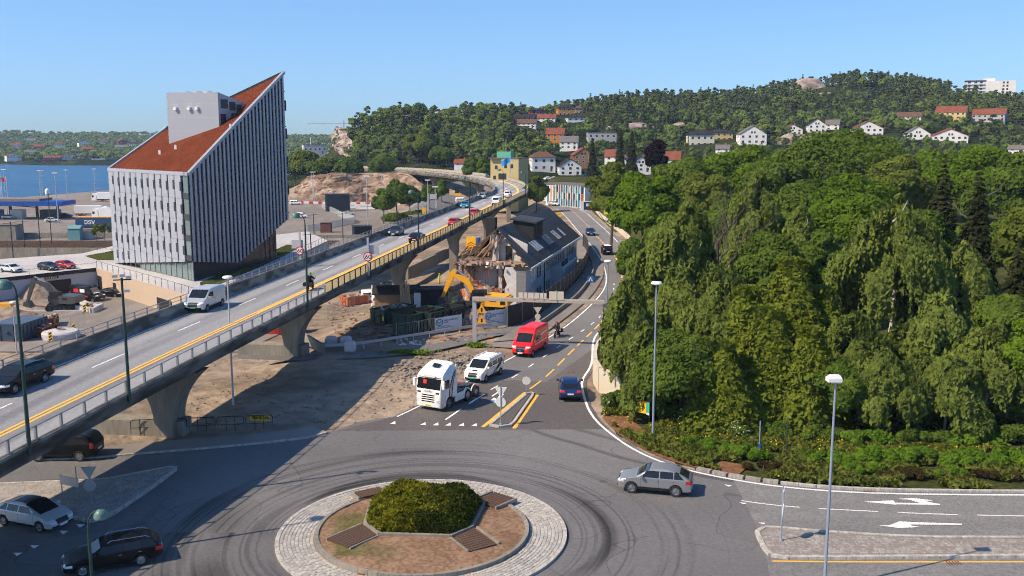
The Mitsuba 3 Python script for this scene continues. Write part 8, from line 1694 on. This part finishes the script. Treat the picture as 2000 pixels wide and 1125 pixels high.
for a in [(1640, 905, 2.3, 1.2, 1.1, 'leaf_shrub', 'bright green shrub at the left end of the kerb hedge'), (1720, 902, 2.2, 1.2, 1.15, 'leaf_shrub', 'second bright green shrub of the kerb hedge'), (1795, 905, 2.4, 1.2, 1.15, 'leaf_shrub', 'third bright green shrub of the kerb hedge'), (1870, 905, 2.3, 1.25, 1.15, 'leaf_shrub', 'fourth bright green shrub of the kerb hedge'), (1945, 903, 2.3, 1.2, 1.15, 'leaf_shrub', 'fifth bright green shrub of the kerb hedge'), (2015, 908, 2.2, 1.2, 1.1, 'leaf_shrub', 'bright green shrub at the right edge of the picture'),
          (1680, 925, 2.0, .8, .8, 'leaf_shrub', 'low green shrub in front of the kerb hedge, left'), (1770, 932, 2.2, .8, .75, 'leaf_brown', 'low brownish shrub in front of the kerb hedge, left'), (1850, 932, 2.0, .8, .75, 'leaf_shrub', 'low green shrub in front of the kerb hedge, middle'), (1930, 936, 2.2, .8, .7, 'leaf_brown', 'low brownish shrub in front of the kerb hedge, right'),
          (1400, 880, 1.6, 1.0, .9, 'leaf_shrub', 'green shrub by the kerb below the white blossoms, left'), (1460, 892, 1.8, 1.1, .9, 'leaf_shrub', 'green shrub by the kerb below the white blossoms, right'), (1490, 918, 2.2, .8, .55, 'leaf_brown', 'low dark juniper behind the kerb, left'), (1555, 925, 2.0, .8, .5, 'leaf_brown', 'low dark juniper behind the kerb, right'), (1570, 895, 1.6, .9, .8, 'leaf_green', 'dark green shrub between the juniper and the kerb hedge'), (1360, 868, 1.3, .9, .7, 'leaf_shrub', 'small green shrub beside the tall lamp post')]: shrub(*a, n=5200)
for a in [(1200, 792, 1.6, 1.1, 1.3, 'leaf_green', 'white-flowering bush at the foot of the retaining wall', 300), (1370, 832, 2.2, 1.4, 1.6, 'leaf_green', 'white-flowering bush below the thujas, left', 700), (1440, 848, 2.2, 1.3, 1.5, 'leaf_green', 'white-flowering bush below the thujas, right', 600), (1270, 815, 1.8, 1.2, 1.3, 'leaf_green', 'bush with a few white flowers behind the yellow direction board', 120), (1320, 820, 1.8, 1.3, 1.4, 'leaf_green', 'leafy bush between the lamp post and the thujas', 60),
          (1520, 850, 2.2, 1.2, 1.3, 'leaf_green', 'dark leafy bush below the front thuja', 0), (1690, 868, 2.6, 1.2, 1.2, 'leaf_shrub', 'leafy bush under the birch curtain, left', 0), (1800, 866, 2.6, 1.2, 1.2, 'leaf_green', 'leafy bush under the birch curtain, middle', 0), (1900, 868, 2.6, 1.2, 1.2, 'leaf_shrub', 'leafy bush under the birch curtain, right', 0), (1600, 862, 2.2, 1.2, 1.2, 'leaf_green', 'leafy bush below the short bushy thuja', 0), (1980, 862, 2.6, 1.2, 1.3, 'leaf_green', 'leafy bush under the trees at the right edge', 0)]: shrub(*a[:7], n=5200, flowers=a[7])
for a in [(775, 432, 5, 4, 3, 'leaf_green', 'shrubbery below the leafy trees by the port road'), (815, 425, 6, 4, 2.6, 'leaf_olive', 'olive shrubbery beside the flyover barrier, left'), (850, 408, 5, 4, 2.4, 'leaf_olive', 'olive shrubbery beside the flyover barrier, right'), (210, 492, 2.2, 1.5, .9, 'leaf_brown', 'reddish planting on the parking deck lawn'), (178, 490, 1, 1, 1.2, 'leaf_dark', 'small dark bush on the parking deck lawn')]: shrub(*a, n=3000, leaf=.5 if a[0] > 700 else .25, base=-5 if a[0] > 700 else DZ)
for i, (px, py) in enumerate([(206, 486), (190, 488), (221, 484)]):
 p = P(px, py, DZ); k = thing('young_tree', f'thin young tree on the parking deck lawn, {["middle", "left", "right"][i]}', 'tree'); part('trunk', MB().tube([p, p + [0, 0, 5]], .06, 5), 'bark', k); part('crown', crown_round(6.2, 1.0, 1.6, 40 + i, 9, 90, .25, 'leaf_olive', .5), None, k, at=TR(p))
# hedge on the roundabout
hp_ = Polygon(HEX).buffer(-.15); rs = np.random.default_rng(9); hk = thing('roundabout_hedge', 'dense dark evergreen hedge, yellow-green on top, filling the kerbed bed of the roundabout', 'hedge')
q_ = in_poly(hp_, 46000, 1); ex = np.array([hp_.exterior.distance(Point(*x)) for x in q_[:1500]]); from scipy.spatial import cKDTree
bd_ = resample(np.array(hp_.exterior.coords), .1); d_ = cKDTree(bd_).query(q_)[0]; hh = .98 * ss(-.4, .8, d_) * (.68 + .6 * meshkit.fbm(np.c_[q_ * 1.5, q_[:, :1] * 0], 4, 5)); z = .45 + hh * rs.random(len(q_)) ** .35; c_ = np.array(hp_.centroid.coords[0])
o = np.c_[(q_ - c_) * .3 * ss(1.2, .0, d_)[:, None], .7 + 0 * d_]; o = unit(o + .5 * rs.normal(size=o.shape)); top_ = rs.random(len(q_)) < ss(.45, .75, meshkit.fbm(np.c_[q_ * .9, q_[:, :1] * 0], 3, 31) + .3 * ss(.4, 1.3, d_) - .12 * (q_[:, 0] - c_[0]) - .16)  # sunlight painted into leaf colour: yellow-green gathers inward and to the left
for m_, mat_, n_ in ((~top_, 'leaf_hedge', 'foliage'), (top_, 'leaf_hedge_top', 'young_growth')): part(n_, leaf_dict(np.c_[q_, z][m_], o[m_], .2, mat_, rs, .3, 1.9, soft=.8), None, hk, kind='stuff', label='yellow-green leaves coloured as the sunlit part of the hedge' if n_ == 'young_growth' else None)
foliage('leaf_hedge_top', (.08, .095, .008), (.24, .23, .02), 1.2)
# ------------------------------------------------------------------ lamps
def lamp(base, top_z, label, kind='dome', arm=None, mat='green_post', r=.09, head_s=1.0):
 k = thing('street_lamp', label, 'street lamp'); x, y, z = base; b = MB()
 if kind == 'dome':
  ax = np.array([*arm, 0.0]); L = np.linalg.norm(ax); a_ = [np.array([x, y, top_z - L * .8]) + ax * (1 - math.cos(t)) * .5 + [0, 0, math.sin(t) * L * .8] for t in np.linspace(0, math.pi * .62, 9)]
  part('post', b.tube([[x, y, z], [x, y, top_z - L * .8]], [r * 1.25, r * .75], 8), mat, k); part('arm', MB().tube(a_, r * .5, 6), mat, k); e = a_[-1]; h = part('lamp_dome', MB().lathe([(.05, .14), (.2, .1), (.34, -.05), (.38, -.28), (.35, -.36)], n=16).xf(TR(e, s=head_s)), 'dome_green', k, smooth=40); part('diffuser', MB().lathe([(.34, -.35), (.0, -.37)], n=14).xf(TR(e, s=head_s)), 'white_enamel', h)
 elif kind == 'flat':
  part('post', b.tube([[x, y, z], [x, y, top_z]], [r, r * .6], 8), mat, k); part('lamp_head', MB().lathe([(.05, .18), (.35, .12), (.42, .0), (.3, -.08), (0, -.08)], (x, y, top_z), 16), 'white_enamel', k, smooth=40)
 else:
  part('post', b.tube([[x, y, z], [x, y, top_z]], [r, r * .6], 8), mat, k); part('collar', MB().tube([[x, y, top_z * .42], [x, y, top_z * .42 + .25]], r, 8), mat, k); part('lamp_head', MB().hull([(x - .12 + u, y + v, top_z + w) for u in (-.3, .36) for v in (-.22, .22) for w in (0, .16)] + [(x - .05 + u, y + v, top_z + .3) for u in (-.2, .22) for v in (-.16, .16)]), 'white_enamel', k); part('lens', MB().box([x, y - .03, top_z - .02], [.5, .34, .05]), 'sign_grey', k)
 return k
bsdf('dome_green', (.1, .19, .17), .4)
def fly_base(px, py): p = on_deck(px, py); y = p[1]; q_ = bpt(y, 5.05, -.3); return q_
def top_of(base, ty): zc = base[1] * CP; return CAM_H - (ty - 272) * zc / 1862
for px, py, ty, arm, l in [(63, 862, 555, (-.9, .1), 'nearest dark green dome lamp on the flyover edge at the far left'), (598, 592, 418, (-1.2, .2), 'dark green dome lamp on the flyover by the motorcyclist'), (808, 484, 372, (-1.4, .2), 'dark green dome lamp on the flyover by the black hatchback'), (918, 434, 345, (-1.4, .2), 'dark green dome lamp on the flyover by the red cars'), (982, 401, 330, (-1.4, .2), 'dark green dome lamp by the white van on the flyover'), (1014, 376, 335, (-1.4, .2), 'dark green dome lamp at the outside of the flyover bend')]:
 b_ = fly_base(px, py); lamp(b_, top_of(b_, ty), l, 'dome', arm)
b_ = fly_base(263, 765); k = thing('camera_mast', 'dark mast with a cluster of floodlights and cameras on the flyover edge', 'mast'); z1 = top_of(b_, 548); part('post', MB().tube([b_, [b_[0], b_[1], z1]], [.11, .07], 8), 'green_post', k); part('crossarm', MB().beam([b_[0] - .5, b_[1], z1 - .15], [b_[0] + .55, b_[1], z1 - .1], .07, .07), 'green_post', k)
for dx, dz_ in ((-.35, .1), (.1, .15), (.45, .05), (.3, -.75)): part('floodlight', MB().box([b_[0] + dx, b_[1] - .1, z1 + dz_], [.28, .24, .16], .3), 'galv', k)
p = P(456, 792, 0); lamp(p, top_of(p, 548), 'grey lamp post with a flat white head standing on the earth lot', 'flat', mat='galv'); p = at_ground(33, 690, -5); lamp(p, -5 + 6.5, 'small white-headed lamp post in the lot behind the left barrier', 'flat', mat='galv')
p = ray(189, 1200) ; p = P(190, 1230, 0); b_ = np.array([(189 - 1000) / CAM_F * 36.6, 34.0, 0]); lamp(b_, 7.75, 'near green dome lamp in front of the black estate at the bottom left', 'dome', (.72, .1), head_s=.72, r=.075)
p = P(1610, 1150, 0); lamp(p, top_of(p, 768) + .1, 'pale lamp post with a boxy white head in the lower right foreground', 'box', mat='post_blue', r=.085); bsdf('post_blue', (.32, .38, .48), .4, .3); p = at_ground(1275, 856); lamp(p, top_of(p, 560), 'tall pale lamp post in front of the left birch', 'flat', mat='post_blue', r=.09); p = np.array([9.95, 97, 0.]); lamp(p, 9.2, 'pale lamp post at the right end of the gantry, half hidden by the birch', 'flat', mat='post_blue')
# ------------------------------------------------------------------ gantry and signs
gk = thing('sign_gantry', 'grey sign gantry spanning the main road on one visible leg', 'gantry'); p = P(927, 673, 0); q_ = np.array([9.6, 96.5, 4.95]); a = np.array([p[0] - .2, p[1], 4.95]); part('leg', MB().box([p[0], p[1], 2.4], [.42, .42, 5.0]), 'galv', gk)
for o in (-.28, .28): part('beam', MB().beam(a + [0, o, .05], q_ + [0, o, .05], .18, .32), 'beam_beige', gk)
bsdf('beam_beige', (.4, .36, .32), .6)
d = q_ - a
for i in range(7): c_ = a + d * (i + .5) / 7; part('cross_tie', MB().box(c_ + [0, 0, .05], [.14, .34, .4]), 'galv', gk)
for s0, s1, z0, z1 in [(.355, .42, .35, .9), (.425, .51, .35, .9), (.515, .565, .35, .9), (.585, .695, .2, 1.1)]: part('sign_back', MB().beam(a + d * s0 + [0, -.4, (z0 + z1) / 2], a + d * s1 + [0, -.4, (z0 + z1) / 2], .06, z1 - z0), 'sign_beige', gk); part('sign_strut', MB().box(a + d * (s0 + s1) / 2 + [0, -.45, (z0 + z1) / 2], [.06, .06, z1 - z0 + .3]), 'galv', gk)
bsdf('sign_beige', (.55, .52, .44), .5); part('right_leg', MB().box([q_[0], q_[1], 2.4], [.36, .36, 5.0]), 'galv', gk)
def disc(p, r, rz=0., th=.04): return MB().lathe([(0, -th / 2), (r, -th / 2), (r, th / 2), (0, th / 2)], n=24).xf(TR(p, rz, rx=math.pi / 2))
def tri_plate(p, r, rz=0., down=True, th=.04):
 s = -1 if down else 1; return MB().prism([(-r, s * -r * .58), (r, s * -r * .58), (0, s * r * 1.15)], -th / 2, th / 2).xf(TR(p, rz, rx=math.pi / 2))
def sign_post(base, h, label, plates, name='road_sign', mat='sign_post_grey'):
 k = thing(name, label, 'road sign'); b = np.array(base, float); part('post', MB().tube([b, b + [0, 0, h]], .04, 8), mat, k); part('footing', MB().lathe([(.12, 0), (.1, .12), (0, .14)], b, 10), mat, k)
 for n_, m_, mt in plates: part(n_, m_, mt, k)
 return k
bsdf('sign_post_grey', (.35, .37, .4), .45, .4)
b_ = P(978, 829, .15); sign_post(b_, 2.95, 'give-way triangle and round plate on the near end of the long traffic island', [('triangle', tri_plate(b_ + [0, .06, 2.65], .48, -.2), 'sign_white'), ('round_plate', disc(b_ + [0, .06, 1.75], .4, -.2), 'sign_white')]); bsdf('sign_white', (.66, .66, .64), .5)
b_ = P(1028, 770, .15); sign_post(b_, 1.5, 'round sign on a short post at the far tip of the long traffic island', [('round_plate', disc(b_ + [0, -.05, 1.2], .36), 'sign_white')])
b_ = P(1525, 1056, .12); k = sign_post(b_, 3.1, 'give-way triangle and round plate seen edge-on on the paved island', [('triangle', tri_plate(b_ + [.06, 0, 2.65], .52, 1.2), 'sign_white'), ('round_plate', disc(b_ + [.06, 0, 1.7], .42, 1.2), 'sign_white')], mat='post_blue')
b_ = P(179, 985, .13); sign_post(b_, 2.4, 'dark backs of a give-way triangle and round plate on the left island', [('triangle', tri_plate(b_ + [0, -.06, 2.1], .45, .1), 'sign_grey'), ('round_plate', disc(b_ + [0, -.06, 1.2], .35, .1), 'sign_grey')])
b_ = P(122, 968, .13); c_ = P(152, 975, .13); k = thing('road_sign', 'back of a grey rectangular road sign on two posts on the left island', 'road sign'); part('board', MB().beam(b_ + [-.05, -.05, 1.05], c_ + [.12, -.05, 1.05], .05, .55), 'sign_grey', k); [part('post', MB().tube([q, q + [0, 0, 1.35 + (.7 if q is c_ else 0)]], .035, 6), 'sign_post_grey', k) for q in (b_, c_)]
b_ = at_ground(1050, 652); sign_post(b_, 3.1, 'backs of a triangle and two round plates beside the footpath behind the red van', [('triangle', tri_plate(b_ + [0, -.06, 2.8], .45), 'sign_beige'), ('round_plate', disc(b_ + [0, -.06, 2.0], .33), 'sign_beige'), ('round_plate', disc(b_ + [0, -.09, 1.4], .33), 'sign_beige')])
b_ = P(1153, 575, .1); k = sign_post(b_, 2.6, 'blue square crossing sign with a white triangle beside the long grey house', [('board', MB().box(b_ + [0, -.05, 2.15], [.85, .05, .85]), 'sign_blue'), ('triangle', tri_plate(b_ + [0, -.1, 2.1], .34, down=False), 'sign_white'), ('pictogram', MB().box(b_ + [0, -.14, 2.05], [.12, .02, .3]), 'black')])
for (px, py, u, my, pz, l) in [(533, 525, -4.95, 455, 493, 'round 60 speed limit sign on a grey mast behind the left barrier'), (722, 533, 5.1, 467, 505, 'round 60 speed limit sign on a grey mast at the noise screen')]:
 p = on_deck(px, py); b_ = bpt(p[1], u, -.2); k = thing('speed_sign', l, 'road sign'); z1 = top_of(b_, my); zs_ = top_of(b_, pz); part('mast', MB().box([b_[0], b_[1], (b_[2] + z1) / 2], [.2, .2, z1 - b_[2]]), 'galv', k); R_ = .52
 part('disc', disc([b_[0], b_[1] - .18, zs_], R_), 'sign_red', k); part('face', disc([b_[0], b_[1] - .21, zs_], R_ * .76), 'white_enamel', k); m_ = meshkit.text_mesh('60', .42, .01, True); v = np.array(m_.vertices); part('digits', (np.c_[b_[0] + v[:, 0] - m_.bounds[1, 0] / 2, b_[1] - .24 - v[:, 2], zs_ - .2 + v[:, 1]], m_.faces), 'black', k)
 part('sign_back', MB().box([b_[0] + (.5 if u > 0 else -.35), b_[1] + .16, zs_ + .75], [1.35, .06, 1.0]), 'sign_grey', k)
k = thing('direction_board', 'yellow and green direction board with arrow-shaped blades behind the kerb', 'road sign'); a, c_ = at_ground(1238, 826), at_ground(1268, 832); d = c_ - a
for q in (a, c_): part('post', MB().tube([q, q + [0, 0, 2.0]], .05, 6), 'black', k)
part('frame', MB().beam(a + [0, 0, 1.95], c_ + [0, 0, 1.95], .06, .06), 'black', k)
for i in range(4): part('blade', MB().beam(a + d * .02 + [0, -.05, 1.05 + .24 * i], a + d * .78 + [0, -.05, 1.05 + .24 * i], .05, .22), 'sign_yellow', k); part('blade_tip', MB().hull([a + d * .02 + [0, -.05 + o, 1.05 + .24 * i + s * .1] for o in (-.02, .02) for s in (-1, 1)] + [a - d * .05 + [0, -.05 + o, 1.05 + .24 * i] for o in (-.02, .02)]), 'sign_yellow', k); part('lettering', MB().beam(a + d * .12 + [0, -.085, 1.05 + .24 * i], a + d * (.5 + .06 * (i % 3)) + [0, -.085, 1.05 + .24 * i], .012, .05), 'brown_wood', k)
part('green_panel', MB().beam(a + d * .8 + [0, -.05, 1.45], a + d * .98 + [0, -.05, 1.45], .05, .8), 'sign_teal', k); bsdf('sign_teal', (.05, .4, .3), .5); part('white_panel', MB().beam(a + d * .8 + [0, -.05, .95], a + d * .98 + [0, -.05, .95], .05, .18), 'sign_white', k)
k = thing('town_sign', 'yellow arrow sign reading Sentrum on a black tube railing', 'road sign'); q = P(508, 833, .1); Tm = TR([q[0], q[1] - .1, 0], .0)
part('plate', MB().add(*MB().prism([(-.8, 0), (-.55, -.24), (.8, -.24), (.8, .24), (-.55, .24)], 0, .04).xf(TR([0, -.06, .85], rx=math.pi / 2)).mesh()), 'sign_yellow', k, at=Tm); m_ = meshkit.text_mesh('Sentrum', .24, .01, True); v = np.array(m_.vertices); part('lettering', (np.c_[v[:, 0] - m_.bounds[1, 0] / 2 + .12, -.12 - v[:, 2], .76 + v[:, 1]], m_.faces), 'black', k, at=Tm)
for i, (x0, x1) in enumerate([(256, 311), (313, 366), (370, 421), (425, 477), (481, 533)]):
 a, c_ = P(x0, 849 - 2.2 * i, .1), P(x1, 846.5 - 2.2 * i, .1); h = 1.15; k = thing('tube_railing', f'black rounded tube railing on the pavement edge, {["first", "second", "third", "fourth", "fifth"][i]} from the left', 'railing'); d = c_ - a
 part('hoop', MB().tube([a, a + [0, 0, h * .85]] + [a + d * t + [0, 0, h * (.85 + .15 * min(1, t * 12, (1 - t) * 12))] for t in (.03, .06, .94, .97)] + [c_ + [0, 0, h * .85], c_], .035, 6), 'black', k); part('mid_bar', MB().tube([a + [0, 0, .5], c_ + [0, 0, .5]], .025, 5), 'black', k)
 for t in (.33, .66): part('post', MB().tube([a + d * t, a + d * t + [0, 0, h]], .025, 5), 'black', k)
for px, py, zc, w, h, m_, l in [(1184, 402, 205, 2.0, 1.2, 'sign_yellow', 'yellow direction sign beside the olive tree above the pale wall'), (1184, 414, 204, 1.0, 1.0, 'sign_lime', 'bright yellow warning board under the yellow direction sign'), (1092, 419, 262, 1.0, 1.3, 'sign_yellow', 'small yellow marker sign on the verge at the road bend')]:
 p = ray(px, py) * zc + [0, 0, CAM_H]; k = thing('direction_sign', l, 'road sign'); part('board', MB().box(p, [w, .08, h]), m_, k); part('post', MB().tube([p + [0, .1, -5 if zc < 250 else -2], p + [0, .1, 0]], .06, 5), 'galv', k); part('legend', MB().box(p + [0, -.06, .1], [w * .7, .02, .12]), 'black', k)
bsdf('sign_lime', (.75, .8, .02), .5)
for px, py, ty, l in [(1482, 898, 848, 'thin bluish post with a small blue plate behind the juniper'), (1535, 895, 842, 'thin dark post behind the juniper')]: b_ = at_ground(px, py); sign_post(b_, top_of(b_, ty) - b_[2], l, [('plate', MB().box(b_ + [0, -.05, 1.0], [.12, .04, .3]), 'sign_blue')] if px < 1500 else [], 'marker_post', 'post_blue' if px < 1500 else 'dark_steel')
# stones and worn bits on the earth lot
rng = random.Random(31); k = thing('loose_stones', 'loose grey stones in a drift along the edge of the earth lot', 'stones'); sb = MB(); n_ = 0
sv = trimesh.creation.icosphere(1, 1.0)
for i in range(900):
 px = 760 + rng.gauss(110, 60) if i < 500 else rng.uniform(350, 960); py = 718 - (px - 840) * .09 + rng.gauss(0, 9) if i < 500 else rng.uniform(690, 830)
 p = at_ground(px, py)
 if ASPH.contains(Point(p[0], p[1])): continue
 s_ = rng.uniform(.06, .22) * (1 if i < 500 else .6); v = np.array(sv.vertices) * [s_, s_ * rng.uniform(.7, 1.3), s_ * .6]
 if n_ < 60 and s_ > .15: part('stone', (v + p + [0, 0, .02], sv.faces), 'stone_dull', k); n_ += 1
 else: sb.add(v + p + [0, 0, .02], sv.faces)
part('small_stones', sb, 'stone_dull', k, kind='stuff'); matte('stone_dull', (.27, .24, .21))
for px, py, rx, ry, n__, l in [(932, 676, .9, .6, 500, 'grass tuft at the foot of the gantry leg'), (800, 690, 2.4, .5, 500, 'strip of green weeds below the guard rail')]:
 p = at_ground(px, py); rs = np.random.default_rng(n__ + px); q = np.c_[p[0] + rs.normal(size=n__) * rx * .5, p[1] + rs.normal(size=n__) * ry * .5]; k = single('grass_tuft', cards(q, ground_z(q[:, 0], q[:, 1]) + .08 + .15 * rs.random(n__), .2, 'leaf_shrub', 3, .5, 2.5), None, l, 'grass', kind='stuff')
# ------------------------------------------------------------------ air
scene['air'] = {'type': 'homogeneous', 'albedo': {'type': 'rgb', 'value': [.93, .95, .97]}, 'sigma_t': {'type': 'rgb', 'value': [.00006, .00008, .00011]}}
scene['camera']['medium'] = {'type': 'ref', 'id': 'air'}
scene['haze'] = {'type': 'cube', 'to_world': mi.ScalarTransform4f().translate([-550, 1795, 43]).scale([2130, 1862, 57.5]), 'bsdf': {'type': 'null'}, 'interior': {'type': 'ref', 'id': 'air'}}
labels['haze'] = {'label': 'thin bluish haze in the air', 'category': 'haze', 'kind': 'stuff'}
